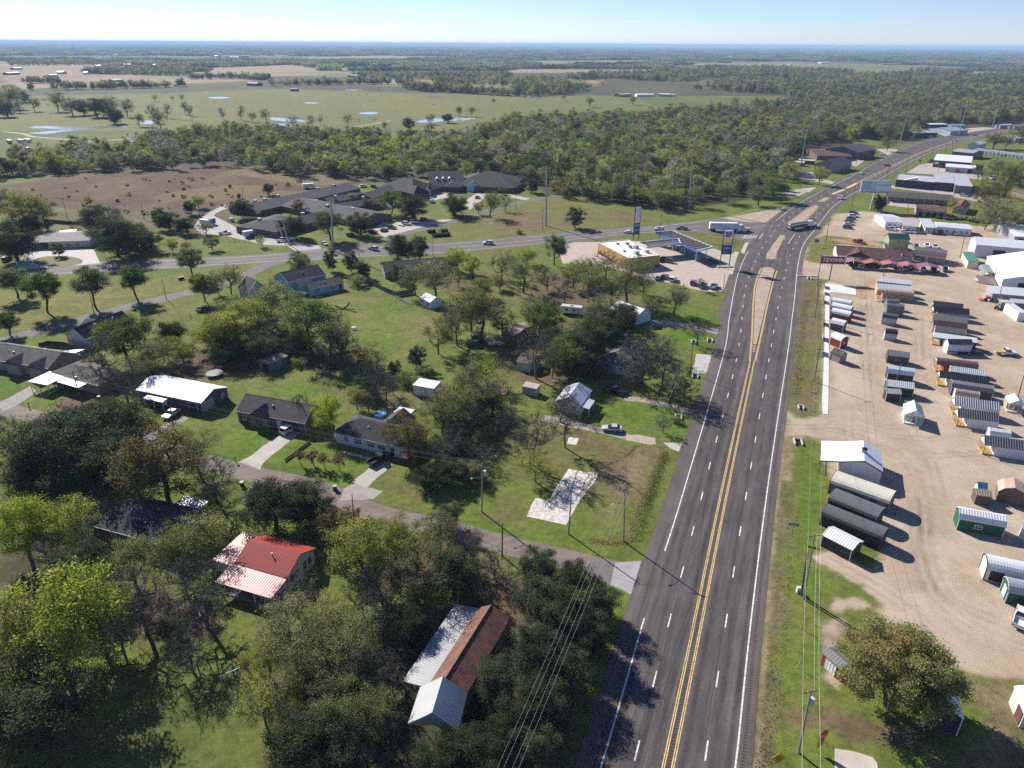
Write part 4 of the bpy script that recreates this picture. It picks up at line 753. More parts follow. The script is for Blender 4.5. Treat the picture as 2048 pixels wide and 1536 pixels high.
for t in (.3,.55,.85):
    q=r.location+l[0].lerp(l[3],t).lerp(l[1].lerp(l[2],t),.45); e=empty('fuel_pump',(q.x,q.y,0),math.atan2((l[3]-l[0]).y,(l[3]-l[0]).x)); tag(e,['fuel pump under the canopy nearest the shop link','fuel pump under the canopy between the other two','fuel pump under the canopy nearest the price sign'][[.3,.55,.85].index(t)],'fuel pump','fuel pumps')
    MB().box(-2.2,-.6,0,2.2,.6,.18).build('island',MT['concrete'],e,(.6,.58,.55))
    for x in (-1.2,1.2): MB().box(x-.45,-.3,.18,x+.45,.3,1.9).build('cabinet',MT['paint'],e,(.45,.5,.58)); MB().box(x-.35,-.34,1.2,x+.35,-.3,1.7).build('screen',MT['glass'],e)
    MB().tube((0,.0,.18),(0,0,1.2),.18,n=8).build('bin',MT['paint'],e,(.08,.08,.09))
# --- care home: long dark roofed wings
DR=(.058,.056,.063)
r=bld('care_home','low brick care home of dark roofed wings round a courtyard','care home',R(560,600),R(1930,295),R(1810,215),3.0,rise=2.2,wall=(.17,.10,.075),roof=DR,rm='shingle',wm='brick')
bld('','','',R(860,850),R(1330,690),R(560,715),3.0,kind='hip',rise=2.6,wall=(.2,.125,.09),roof=DR,rm='shingle',wm='brick',parent=r,rname='wing_roof')
bld('','','',R(605,815),R(860,858),R(1080,560),3.0,kind='hip',rise=2.4,wall=(.2,.125,.09),roof=(.075,.072,.077),rm='shingle',wm='brick',parent=r,rname='wing_roof')
bld('','','',R(900,520),R(1900,730),R(1560,480),3.0,kind='gable',rise=2.6,wall=(.2,.125,.09),roof=(.088,.083,.085),rm='shingle',wm='brick',parent=r,rname='link_roof')
bld('','','',R(1530,480),R(2010,390),R(1420,440),3.0,kind='gable',rise=1.6,wall=(.2,.125,.09),roof=DR,rm='shingle',wm='brick',parent=r,rname='side_roof',wins=[('l',.5,1,2,1.4)])
bld('','','',R(1640,560),R(2250,480),R(1560,510),3.0,kind='gable',rise=1.8,wall=(.2,.125,.09),roof=DR,rm='shingle',wm='brick',parent=r,rname='side_roof')
bld('','','',R(600,625),R(710,560),5,2.6,kind='hip',rise=1.2,roof=(.1,.095,.1),rm='shingle',parent=r,nowall=True,rname='gazebo_roof')
for q in (R(1185,620),R(700,440),R(575,460),R(420,470),R(870,390),R(1360,460),R(1825,560),R(1960,410),R(1605,400),R(1580,260),R(1380,300),R(1500,520),R(635,690)):
    g=G(q,5.3)-r.location; t=-r.rotation_euler[2]; x,y=g.x*math.cos(t)-g.y*math.sin(t),g.x*math.sin(t)+g.y*math.cos(t); MB().box(x-.8,y-.8,4.0,x+.8,y+.8,5.8).build('roof_ventilator',MT['paint'],r,(.42,.47,.52)); 
r=bld('assisted_living_home','large brick home with dark roofs, white cupolas and dormers','care home',SS(760,338),SS(1215,330),33.0,3.2,rise=6.5,wall=(.2,.115,.085),roof=DR,rm='shingle',wm='brick')
bld('','','',SS(560,425),SS(900,345),30.0,3.2,kind='hip',rise=5.5,wall=(.2,.115,.085),roof=(.07,.067,.072),rm='shingle',wm='brick',parent=r,rname='wing_roof')
bld('','','',SS(1060,326),SS(1850,355),34.0,3.2,kind='hip',rise=6.5,wall=(.2,.115,.085),roof=(.073,.07,.074),rm='shingle',wm='brick',parent=r,rname='wing_roof')
bld('','','',SS(1850,350),SS(1950,295),SS(1700,200),3.2,kind='hip',rise=3,wall=(.2,.115,.085),roof=DR,rm='shingle',wm='brick',parent=r,rname='wing_roof')
bld('','','',SS(240,350),SS(560,440),SS(280,280),3.2,kind='hip',rise=3.5,wall=(.2,.115,.085),roof=DR,rm='shingle',wm='brick',parent=r,rname='wing_roof')
bld('','','',SS(20,490),SS(380,380),12,3.0,kind='gable',rise=2.2,wall=(.2,.115,.085),roof=(.08,.075,.08),rm='shingle',wm='brick',parent=r,rname='wing_roof')
bld('','','',SS(945,340),SS(1165,345),SS(1110,290),3.4,kind='hip',rise=2.4,roof=(.075,.07,.075),rm='shingle',parent=r,nowall=True,pcol=BRK,rname='entrance_roof')
bld('','','',SS(1415,335),SS(1390,260),SS(1230,325),3.2,kind='gable',rise=2.6,wall=(.5,.62,.72),roof=DR,rm='shingle',parent=r,rname='gable_roof'); bld('','','',SS(780,390),SS(800,320),SS(700,400),3.2,kind='gable',rise=2.2,wall=WHT,roof=(.09,.085,.09),rm='shingle',parent=r,rname='gable_roof')
def local(r,q,h): g=G(q,h)-r.location; t=-r.rotation_euler[2]; return g.x*math.cos(t)-g.y*math.sin(t),g.x*math.sin(t)+g.y*math.cos(t)
for q,z,s in ((SS(535,225),7.6,1.5),(SS(1415,165),8.4,1.5),(SS(1055,262),5.6,1.0)):
    x,y=local(r,q,z); o=MB().box(x-s,y-s,z-2.5,x+s,y+s,z+.8).build('cupola',MT['paint'],r,WHT); MB().add([(x-s*1.2,y-s*1.2,z+.8),(x+s*1.2,y-s*1.2,z+.8),(x+s*1.2,y+s*1.2,z+.8),(x-s*1.2,y+s*1.2,z+.8),(x,y,z+.8+s*1.3)],[(0,1,4),(1,2,4),(2,3,4),(3,0,4),(3,2,1,0)]).build('cupola_roof',MT['shingle'],o,DR)
for q in (SS(858,225),SS(935,220),SS(1012,212)):
    x,y=local(r,q,6.6); y=7.6; o=MB().prof_y([(x-1,5),(x-1,6.4),(x,7.3),(x+1,6.4),(x+1,5)],y-.6,y+3.5).build('dormer',MT['paint'],r,WHT); MB().box(x-.5,y-.66,5.3,x+.5,y-.6,6.4).build('pane',MT['glass'],o)
# --- along the highway, right side
r=bld('sales_office','long maroon roofed sales office with front gable','office',H(508,118),H(1048,160),H(1052,92),3.1,rise=2.2,wall=OFFW,roof=MAR,rm='shingle',wins=[('f',.12,.8,1.1,1.4),('f',.55,.8,1.1,1.4),('f',.7,.8,1.1,1.4),('f',.86,.8,1.1,1.4)]); Ln,Wd=r['dims']
s=.33; MB().prof_y([(Ln*s-5,2.95),(Ln*s,5.3),(Ln*s+5,2.95)],-1.6,Wd*.5).build('gable_roof',MT['shingle'],r,MAR); MB().prof_y([(Ln*s-4.6,2.6),(Ln*s-4.6,2.9),(Ln*s,5.0),(Ln*s+4.6,2.9),(Ln*s+4.6,2.6)],-1.3,.4).build('gable_wall',MT['siding'],r,WHT)
for k in range(7): MB().box(Ln*s-4.6+k*1.5,-1.3,0,Ln*s-4.48+k*1.5,-1.15,2.6).build('porch_post',MT['paint'],r,WHT)
bld('','','',H(1045,128),H(1140,138),6,2.8,rise=1.4,wall=OFFW,roof=(.12,.07,.075),rm='shingle',parent=r,rname='link_roof')
r=bld('display_cabin','lofted cabin with grey and maroon metal roof beside the sales office','cabin',H(1138,108),H(1408,142),H(1150,68),3.0,kind='gambrel',rise=1.9,wall=(.4,.4,.34),roof=(.17,.13,.14),wins=[('f',.2,1,.9,1.2),('f',.45,.1,1,2.1,'door'),('f',.7,1,.9,1.2)]); Ln,Wd=r['dims']
pr=[(-1.6,2.5),(.2,2.95)]; MB().prof(pr+[(y,z-.1) for y,z in reversed(pr)],0,Ln).build('porch_roof',MT['metal'],r,(.13,.11,.11))
for k in range(6): MB().box(Ln*k/5.2+.1,-1.5,0,Ln*k/5.2+.22,-1.4,2.4).build('porch_post',MT['paint'],r,OFFW)
p,t_,Ln,Wd=frame(H(578,184),H(1368,240),5.6,2.3)
xs=[0,.205,.395,.585,.77,1.0]; cols=[(.30,.17,.165),(.42,.13,.115),(.42,.13,.115),(.40,.13,.12),(.26,.12,.12)]; wh=['greyish red','salmon','salmon','salmon','maroon']
for k in range(5):
    x0,x1=xs[k]*Ln,xs[k+1]*Ln-.05; q=p+Vector((math.cos(t_),math.sin(t_),0))*x0; w=x1-x0
    e=empty('vehicle_carport',(q.x,q.y,0),t_); tag(e,wh[k]+' gabled carport '+['at the sign end of the row before the sales office','second from the sign in the row before the sales office','in the middle of the row before the sales office','fourth from the sign in the row before the sales office','at the far end of the row before the sales office'][k],'carport','carport row')
    pr=[(0,2.35),(w/2,3.3),(w,2.35)]; MB().prof_y(pr+[(x,z-.08) for x,z in reversed(pr)],0,5.6).build('roof',MT['metal'],e,cols[k])
    for x in (.1,w-.1):
        for y in (.15,5.4): MB().box(x-.05,y-.05,0,x+.05,y+.05,2.3).build('post',MT['paint'],e,OFFW)
r=bld('two_storey_cabin','yellow green two storey cabin with dark green roof','cabin',W(255,518),W(540,525),6,5.2,rise=1.9,wall=(.36,.36,.20),roof=(.04,.13,.09),wins=[('f',.5,3.6,1.4,.6,'window',(.3,.3,.2)),('f',.45,.6,1.4,.6,'window',(.3,.3,.2))],trim=(.5,.5,.35)); Ln,Wd=r['dims']
for x0,x1 in ((-2.2,.1),(Ln-.1,Ln+2.2)):
    MB().box(x0,1,2.7,x1,Wd-1,2.85).build('porch_roof',MT['metal'],r,(.05,.2,.15)); MB().box(x0,1,.0,x1,Wd-1,.3).build('porch_deck',MT['wood'],r,(.3,.24,.16))
    for y in (1.1,Wd-1.2): xx=x0+.1 if x0<0 else x1-.2; MB().box(xx,y,.3,xx+.1,y+.1,2.7).build('porch_post',MT['paint'],r,OFFW)
r=bld('site_office','white site office with blue grey roof and shaded porch','office',W(205,290),W(452,300),W(270,190),3.2,rise=1.2,wall=WHT,roof=(.55,.58,.62),wins=[('f',.25,.9,1.2,1.1),('f',.6,.9,1.2,1.1)],rf=.35)
bld('site_office','white office cabin with flat tan roof beside the blue grey one','office',W(428,335),W(628,355),W(470,250),3.2,kind='mono',rise=.5,wall=WHT,roof=(.46,.42,.38),wins=[('f',.6,.9,1.8,1.1)])
bld('site_office','white cabin with light blue roof over an open porch','office',W(720,360),W(885,372),W(760,268),3.0,kind='mono',rise=.7,wall=OFFW,roof=(.52,.56,.62),posts=4,over=.9,wins=[('f',.3,.9,1,1.1)])
bld('site_office','long white mobile office with pale blue roof','office',W(885,352),W(1368,392),W(915,292),3.3,rise=.6,wall=WHT,roof=(.60,.63,.68),wins=[('f',.12,1.6,1.2,.5),('f',.32,.9,1.1,1.2),('f',.52,.9,1.1,1.2),('f',.73,.9,1.1,1.2),('f',.88,.9,1.1,1.2)])
r=bld('motel','long low motel with brown roof and shaded walkway','motel',X(145,1352),X(1072,1412),X(200,1280),3.0,rise=1.3,wall=(.22,.17,.14),roof=(.095,.08,.077),rm='shingle',over=1.4,posts=8,wins=[('f',s,.1,1,2,'door',DRK) for s in (.1,.25,.4,.55,.7,.85)])
bld('brown_roof_building','low tan building with brown roof near the white offices','building',W(616,126),W(1032,160),W(660,65),3.2,rise=1.3,wall=(.33,.27,.20),roof=(.15,.085,.07),rm='shingle',wins=[('f',s,.1,1.8,2,'open') for s in (.15,.4,.65,.85)])
bld('pink_gable_house','small pink walled house with rust red roof','house',W(1292,120),W(1345,45),W(1095,105),3.0,rise=1.9,wall=(.5,.38,.36),roof=(.21,.085,.065),rm='shingle',wins=[('l',.5,1,1,1.4)])
r=bld('night_club','long dark blue building with pale flat roof and white parapet','building',X(285,1128),X(800,1168),X(420,1058),4.5,kind='flat',wall=(.035,.045,.085),roof=(.42,.43,.46),rm='flat',wm='panel'); Ln,Wd=r['dims']
MB().add([(Ln*.2,-.1,4.5),(Ln*.55,-.1,4.5),(Ln*.55,-.1,6.8),(Ln*.2,2,4.5),(Ln*.55,4,6.8),(Ln*.55,4,4.5)],[(0,1,2),(0,2,4,3),(1,5,4,2),(3,4,5),(0,3,5,1)]).build('parapet',MT['paint'],r,(.7,.7,.72))
bld('','','',X(800,1160),X(1075,1180),X(870,1072),5.0,kind='mono',rise=.9,wall=(.035,.045,.085),roof=(.44,.45,.48),wm='panel',parent=r,rname='hall_roof')
bld('','','',X(1070,1205),X(1312,1222),X(1140,1085),4.8,kind='mono',rise=.9,wall=(.16,.18,.18),roof=(.46,.47,.50),wm='panel',parent=r,rname='rear_roof')
bld('white_roof_store','dark walled store with bright white flat roof','store',X(782,868),X(1288,905),X(875,803),5.0,kind='mono',rise=.8,wall=(.07,.065,.08),roof=(.74,.74,.74),wm='panel',wins=[('f',.09,2.2,2.6,1.4,'door',WHT),('f',.5,.1,3.5,3.2,'garage',(.6,.6,.62))])
bld('white_workshop','small white workshop with red door beside the dark store','workshop',X(940,955),X(1348,985),X(960,922),3.6,kind='mono',rise=.5,wall=(.5,.52,.55),roof=(.7,.72,.75),wm='panel',wins=[('f',.1,1,1.8,1.2),('f',.44,.1,2.4,2.4,'door',(.5,.06,.05)),('f',.84,.1,3,2.8,'open')])
bld('grey_roof_workshop','grey roofed metal workshop beyond the dark store','workshop',X(1028,750),X(1310,780),X(1075,712),4.6,rise=1.4,wall=(.14,.14,.15),roof=(.36,.37,.39),wm='panel')
bld('pale_metal_barn','pale metal barn with white gable roof near the storage units','barn',X(1400,665),X(1500,640),X(1250,650),4.6,rise=1.8,wall=(.5,.53,.57),roof=(.62,.63,.65),wm='panel')
r=bld('storage_units','long row of white storage units with blue doors','storage units',X(1320,722),X(2400,855),X(1330,708),3.0,kind='mono',rise=.25,wall=WHT,roof=(.33,.34,.36),over=.1,wins=[('f',.03+.049*k,.05,2.3,2.3,'garage',(.13,.2,.3)) for k in range(20)])
bld('metal_hall','tan walled hall with dark brown metal roof by the highway','hall',Z(892,835),Z(1128,778),Z(550,815),5.0,rise=3.2,wall=(.32,.28,.24),roof=(.085,.068,.07),wm='panel',wins=[('f',.45,.1,1.5,2.4,'open'),('f',.7,.1,1.5,2.4,'open')])
r=bld('church','grey brown church hall with low brown entrance roof','church',Z(1205,648),Z(1450,605),Z(962,565),5.6,rise=3.4,wall=(.15,.125,.12),roof=(.10,.08,.08),wm='panel')
bld('','','',Z(640,690),Z(1130,700),Z(820,600),3.2,rise=1.5,wall=(.16,.10,.08),roof=(.12,.07,.062),rm='shingle',parent=r,rname='porch_roof',posts=4)
for lab,f,c in (('timber cabin with cream roof parked by the tall steel pole',[(290,775),(465,790),(285,755)],(.75,.72,.65)),('timber cabin with cream roof behind the first one',[(390,752),(620,765),(380,738)],(.68,.62,.52))):
    bld('timber_cabin',lab,'cabin',Z(*f[0]),Z(*f[1]),5,2.7,rise=.6,wall=(.2,.085,.04),roof=c,wm='wood')
bld('white_cabin','small white cabin with window beside the metal hall','cabin',Z(472,925),Z(600,935),4,2.8,rise=.5,wall=WHT,roof=(.75,.74,.72),wins=[('f',.45,1,1,1)]); bld('white_cabin','white flat cabin at the foot of the tall steel pole','cabin',Z(368,920),Z(480,935),5,2.6,rise=.3,wall=(.5,.5,.52),roof=(.62,.62,.63))
bld('slate_house','dark house with broad slate roof by the highway bend','house',X(545,510),X(840,500),X(510,440),4.0,kind='mono',rise=1.5,wall=(.045,.05,.08),roof=(.4,.41,.44)); bld('pale_blue_house','pale blue cottage beside a leaning steel pole','house',X(1015,480),X(1250,470),X(1060,425),4.2,rise=2,wall=(.42,.48,.54),roof=(.3,.34,.38),wins=[('f',.3,1,1.2,1.4),('f',.7,1,1.2,1.4)])
bld('teal_roof_building','teal roofed building among trees past the bend','building',X(1030,410),X(1225,408),12,4.0,rise=1.2,wall=(.2,.25,.28),roof=(.2,.3,.36)); bld('dark_open_shed','open dark shed with bright roof edge past the bend','shed',X(735,395),X(990,392),10,4.5,kind='mono',rise=.5,wall=(.04,.04,.05),roof=(.62,.62,.64))
bld('grey_trailer_home','grey trailer home at the far highway end','trailer home',X(1680,405),X(1850,400),8,3.5,rise=.9,wall=(.3,.32,.35),roof=(.42,.44,.46)); bld('dark_trailer_home','dark grey building at the frame edge past the bend','building',X(1870,420),X(2100,415),10,3.5,rise=.9,wall=(.16,.17,.19),roof=(.2,.2,.22))
bld('grey_barn','grey roofed barn beyond the orange trees','barn',X(1880,575),X(2150,590),12,4.2,rise=1.5,wall=(.3,.3,.31),roof=(.5,.51,.53))
bld('brown_house','brown roofed house half hidden by orange trees','house',X(1830,1270),X(2100,1330),12,3.0,kind='hip',rise=2.0,wall=(.3,.22,.18),roof=(.16,.1,.085),rm='shingle')
r=bld('metal_warehouse','long white metal warehouse behind the sales yard','warehouse',W(1408,592),W(2300,668),W(1285,598) if 0 else 13.0,5.4,rise=2.0,wall=(.58,.6,.63),roof=(.72,.73,.75),wm='panel',wins=[('f',.38,.1,4.5,3.6,'open')])
r=bld('big_white_barn','huge white metal barn open at the near end','barn',W(1550,748),W(1768,1050),24.0,5.6,rise=3.4,wall=(.6,.61,.63),roof=(.80,.80,.79),wm='panel',wins=[('r',.55,.1,16,4.6,'open')])
bld('storage_container','white storage container angled beside the grey container','container',U(1545,445),U(1805,625),2.6,3.0,kind='mono',rise=.05,wall=WHT,roof=(.6,.6,.6),wm='panel',over=.03)
bld('white_garage','white garage with grey front at the yard corner','garage',W(1925,480),W(2200,500),W(1940,285),4.6,rise=1.4,wall=(.3,.31,.33),roof=(.74,.75,.77),wm='panel',wins=[('f',.5,.1,5,3.4,'open')])
bld('tool_shed','white tool shed with gable roof by the scrap row','shed',W(1765,300),W(1812,265),W(1640,285),2.7,rise=1.2,wall=(.5,.52,.52),roof=(.75,.76,.78),wins=[('l',.35,.1,1.6,2,'door',(.45,.45,.43))]); bld('tool_shed','dark tool shed with white door beside the white one','shed',W(1845,298),W(1950,300),3,2.6,rise=1,wall=(.08,.09,.08),roof=(.1,.1,.1),wins=[('f',.25,.1,1.3,2,'door',WHT)])
bld('green_roof_shed','cream shed with green metal roof by the big barn','shed',W(1228,690),W(1305,815),W(1425,790),2.9,kind='mono',rise=.5,wall=(.6,.56,.42),roof=(.07,.19,.13),over=.15,wins=[('f',.3,1,.8,.9),('f',.65,.1,.9,2,'door')])
bld('arched_carport','grey green arched carport beside the big barn','carport',W(1440,890),W(1500,1000),W(1655,950),2.6,kind='arch',rise=1.4,wall=(.55,.55,.53),roof=(.2,.24,.22),nowall=True,posts=3); bld('low_carport','brown roofed carport over a white van','carport',H(1680,355),H(1828,372),H(1690,295),2.5,kind='mono',rise=.2,roof=(.22,.15,.13),nowall=True)
bld('awning_shed','long grey white open shed roof at the yard edge','shed',U(1290,255),U(2050,320),U(1270,135),3.2,kind='mono',rise=.6,wall=(.3,.31,.33),roof=(.56,.58,.6)); bld('site_container','grey office container before the open shed','container',U(1705,435),U(2100,470),4.5,3.0,kind='mono',rise=.1,wall=(.2,.22,.25),roof=(.4,.41,.42),rm='flat'); bld('site_container','low grey container with pale lid near the red tractor','container',U(1470,425),U(1700,440),3,2.4,kind='mono',rise=.05,wall=(.2,.21,.22),roof=(.5,.46,.42),rm='flat')
# --- sheds standing for sale in the dirt yard
SG='sheds for sale in the dirt yard'
def shed(lab,a,b,c,h,kind,rise,wall,roof,wins=(),porch=0,trim=None,rm='metal',pcol=YWD,over=.12,name='storage_shed'):
    return bld(name,lab,'shed',a,b,c,h,kind=kind,rise=rise,wall=wall,roof=roof,wins=wins,porch=porch,trim=trim,rm=rm,pcol=pcol,over=over,group=SG,wm='siding')
r=bld('white_barn','white metal barn with lean-to, nearest building to the road verge','barn',I(875,660),I(860,490),I(378,425),3.4,kind=[(0,3.3),(3.4,5.0),(7.3,3.7),(10.6,3.1)],rise=0,wall=WHT,roof=(.70,.72,.75),nowall=True,posts=0,rname='roof',pcol=BLK)
p,t_,Ln,Wd=frame(I(875,660),I(860,490),I(378,425),3.4)
for o in list(r.children):
    if o.name.startswith('roof'): bpy.data.objects.remove(o)
    elif o.name.startswith('post'): bpy.data.objects.remove(o)
f=Wd/10.6; pr=[(0,3.3),(3.4*f,5.0),(7.2*f,3.8),(Wd,3.1)]
MB().prof(pr+[(y,z-.12) for y,z in reversed(pr)],0,Ln).build('roof',MT['metal'],r,(.72,.74,.77)); MB().prof([(.15,0),(.15,3.25),(3.4*f,4.9),(7.1*f,3.75),(7.1*f,0)],.1,Ln-.1).build('wall',MT['panel'],r,(.68,.68,.68))
MB().prof([(0,3.34),(3.4*f,5.04),(7.2*f,3.84),(Wd,3.14),(Wd,2.9),(7.2*f,3.6),(3.4*f,4.8),(0,3.1)],-.06,.02).build('rake_trim',MT['paint'],r,BLK)
for x in (.3,Ln*.5,Ln-.3): MB().box(x-.06,Wd-.3,0,x+.06,Wd-.18,3.0).build('lean_to_post',MT['paint'],r,BLK)
MB().box(.3,Wd-.28,.9,Ln-.3,Wd-.22,1.0).build('lean_to_rail',MT['paint'],r,BLK); MB().box(Ln*.4,3.0*f,4.6,Ln*.4+1.0,3.8*f,5.6).build('roof_turret',MT['paint'],r,(.35,.36,.38)); MB().add([(Ln*.4-.1,2.9*f,5.6),(Ln*.4+1.1,2.9*f,5.6),(Ln*.4+1.1,3.9*f,5.6),(Ln*.4-.1,3.9*f,5.6),(Ln*.4+.5,3.4*f,6.1)],[(0,1,4),(1,2,4),(2,3,4),(3,0,4)]).build('turret_roof',MT['paint'],r,BLK)
shed('long grey shed with cream arched roof beside the white barn',I(440,748),I(925,922),I(995,838),2.5,'arch',1.15,(.17,.17,.175),(.62,.58,.48),[('f',.24,.9,1.1,1.1,'window',(.06,.06,.06)),('f',.49,.9,1.1,1.1,'window',(.06,.06,.06)),('f',.75,.1,1,1.9,DK,BLK)],trim=(.08,.08,.08))
shed('dark arched shed between the cream roofed shed and the longest dark one',I(428,885),I(820,1048),I(900,972),2.4,'arch',1.1,(.035,.036,.042),(.135,.135,.14),trim=(.25,.25,.26)); shed('longest dark arched shed in the row by the verge',I(372,1005),I(865,1208),I(942,1143),2.4,'arch',1.1,(.03,.031,.036),(.12,.12,.125),trim=(.1,.1,.1))
shed('dark shed with ribbed white roof at the near end of the row',I(380,1172),I(625,1298),I(718,1222),2.4,'gable',.8,(.04,.04,.046),(.76,.77,.78),trim=WHT,rm='ribbed')
r=shed('mint green cabin with open front porch in the dirt yard',I(1212,222),I(1190,136),I(1036,106),2.5,'gable',1.5,(.38,.60,.50),(.42,.68,.56),porch=1.5,pcol=WHT,trim=(.55,.7,.62),name='porch_cabin'); Ln,Wd=r['dims']; MB().box(1.46,Wd*.4,.3,1.52,Wd*.4+.95,2.2).build('door',MT['paint'],r,(.35,.37,.38))
shed('dark shed with white and grey barn roof in the middle column',V(178,310),V(542,357),3.6,2.5,'gambrel',1.5,(.05,.035,.035),(.66,.69,.74),trim=WHT); shed('dark green shed with ribbed white roof in the middle column',V(165,492),V(546,540),3.6,2.5,'gable',1.1,(.02,.075,.05),(.74,.74,.72),trim=(.4,.55,.48),rm='ribbed')
shed('small brown shed with striped cream roof, nearest of the middle column',V(162,592),V(368,607),2.6,2.3,'gable',.8,(.055,.04,.035),(.66,.64,.56),trim=(.5,.48,.42),rm='ribbed'); shed('charcoal shed with framed window and ribbed grey roof',V(172,68),V(480,108),3.2,2.3,'gable',1.1,(.075,.07,.07),(.25,.27,.27),[('f',.5,.9,1.2,.9,'window',(.3,.3,.3))],trim=(.3,.3,.29),rm='ribbed')
shed('long dark red arched cabin with porch',V(850,195),V(1420,258),3.6,2.3,'arch',1.2,(.24,.05,.035),(.13,.075,.075),porch=2.0,name='porch_cabin'); shed('shed with ribbed pale roof beside the dark red arched cabin',V(1045,290),V(1528,357),3.0,2.4,'gable',1.0,(.3,.2,.17),(.70,.71,.69),trim=WHT,rm='ribbed')
shed('long white cabin with black roof and timber porch',V(886,374),V(1572,472),3.6,2.5,'gable',1.3,(.66,.66,.67),(.035,.038,.045),porch=2.2,rm='ribbed',name='porch_cabin'); shed('long brown shed with grey tin roof',V(1055,505),V(1632,592),3.6,2.4,'gambrel',1.3,(.075,.06,.06),(.24,.22,.22),trim=(.45,.43,.42))
shed('small white arched shed with tan roof before the grey tin one',V(1098,612),V(1432,665),2.6,2.0,'arch',1.1,WHT,(.36,.25,.21),trim=WHT)
ST=(.12,.125,.13)
for k,(q,lb) in enumerate((((V(1095,760),V(1725,838)),'white cabin with striped grey roof and timber porch, farther of a matching pair'),((V(1140,922),V(1717,992)),'white cabin with striped black roof and timber porch, nearer of a matching pair'),((V(1505,1302),V(2110,1388)),'white cabin with striped black roof running past the frame edge'))):
    shed(lb,q[0],q[1],3.8,2.5,'gable',1.5,(.68,.68,.70),(.45,.46,.47) if k==0 else (.16,.165,.17),porch=2.3,rm='striped' if 'striped' in MT else 'ribbed',pcol=(.5,.31,.1),name='porch_cabin')
shed('white framed greenhouse with pale roof in the yard',V(1582,1150),V(1872,1192),2.6,2.0,'gambrel',.9,(.5,.5,.48),(.7,.71,.74),trim=WHT,name='greenhouse'); shed('open hut with white roof and firewood at the frame edge',V(2075,765),V(2010,668),V(1798,657),2.4,'gable',1.2,(.45,.35,.25),(.78,.78,.79),porch=1.6,pcol=OFFW,trim=WHT,name='open_hut')
for q0,q1,wc,lb in (((200,412),(574,476),REDC,'red shed with white arched roof, farthest of three by the white path'),((196,502),(568,580),(.12,.16,.14),'grey green shed with white arched roof, between two red ones'),((194,606),(552,684),REDC,'red shed with white arched roof, nearest of three by the white path')):
    shed(lb,T(*q0),T(*q1),3.2,2.2,'arch',1.2,wc,(.74,.77,.79),trim=WHT if wc!=REDC else (.2,.04,.035))
shed('charcoal shed with white barn roof by the white path',T(190,792),T(442,852),3.2,2.3,'gambrel',1.3,(.085,.09,.1),(.74,.76,.79),trim=WHT); shed('bright red barn shed with rounded white roof',T(190,1058),T(396,1143),3.2,2.4,'arch',1.3,(.27,.035,.025),(.8,.8,.8),[('r',.5,1,.9,.9)],trim=WHT); shed('taupe shed with plain shingle roof by the white path',T(195,1338),T(386,1414),3.0,2.4,'gable',1.1,(.34,.29,.27),(.11,.098,.088),rm='shingle',trim=(.28,.24,.22))
shed('tan arched cabin with porch, nearest of three under the office carports',T(1080,225),T(1752,292),4.0,2.5,'arch',1.1,(.34,.24,.17),(.45,.34,.26),[('f',.36,.5,1.9,.9,'window',OFFW)],porch=1.8,name='porch_cabin'); shed('shed with ribbed white roof between the tan cabin and another white one',T(1068,142),T(1706,198),4.0,2.7,'gable',1.1,(.5,.36,.26),(.74,.75,.77),trim=WHT,rm='ribbed'); shed('shed with white roof, farthest of three under the office carports',T(1065,22),T(1706,88),4.0,2.8,'gable',1.1,(.4,.2,.17),(.72,.75,.78),trim=WHT)
shed('dark grey shed half hidden behind its neighbour, by the sand heap',T(1250,432),T(1482,445),2.6,2.3,'gambrel',1.3,(.16,.165,.175),(.23,.235,.24),trim=(.3,.3,.3)); shed('charcoal grey barn shed by the dark utility pole',T(1245,522),T(1568,555),3.0,2.4,'gambrel',1.4,(.15,.15,.155),(.19,.19,.195),trim=(.4,.4,.4)); shed('blue grey walled shed with charcoal barn roof',T(1160,694),T(1442,735),2.8,2.3,'gambrel',1.3,(.42,.47,.55),(.13,.13,.145),trim=(.2,.2,.22)); shed('smallest pale blue shed with black roof',T(1215,988),T(1446,1014),2.5,2.2,'gambrel',1.2,(.45,.50,.57),(.05,.05,.056),trim=(.3,.31,.34))
shed('pale walled cabin with black roof, farthest of the packed column',U(155,492),U(735,562),3.6,2.4,'gable',1.3,(.52,.5,.53),(.06,.063,.075),porch=1.9,name='porch_cabin'); shed('cabin with black roof between the farthest and the grey roofed one',U(168,604),U(860,668),3.8,2.5,'gable',1.4,(.3,.3,.31),(.04,.043,.052),porch=1.9,name='porch_cabin'); shed('shed with broad grey ribbed roof in the packed column',U(158,752),U(816,852),3.8,2.5,'gable',1.5,(.2,.2,.2),(.215,.21,.215),rm='ribbed',porch=1.8,name='porch_cabin'); shed('shed with maroon brown roof in the packed column',U(160,876),U(820,948),3.6,2.4,'gable',1.3,(.27,.21,.19),(.12,.068,.064),trim=(.35,.27,.24)); shed('shed with grey brown ribbed roof in the packed column',U(190,972),U(786,1053),3.4,2.4,'gable',1.2,(.32,.3,.28),(.18,.165,.155),rm='ribbed',trim=OFFW); shed('long white roofed cabin at the near end of the packed column',U(165,1092),U(1005,1208),3.8,2.6,'gable',.9,(.05,.05,.06),(.76,.78,.79),porch=2.2,name='porch_cabin'); shed('white shed with striped black roof riding on a delivery trailer',U(462,1238),U(930,1246),3.0,3.0,'gable',1.2,(.62,.63,.68),(.14,.15,.15),rm='striped' if 'striped' in MT else 'ribbed',trim=(.5,.5,.5))
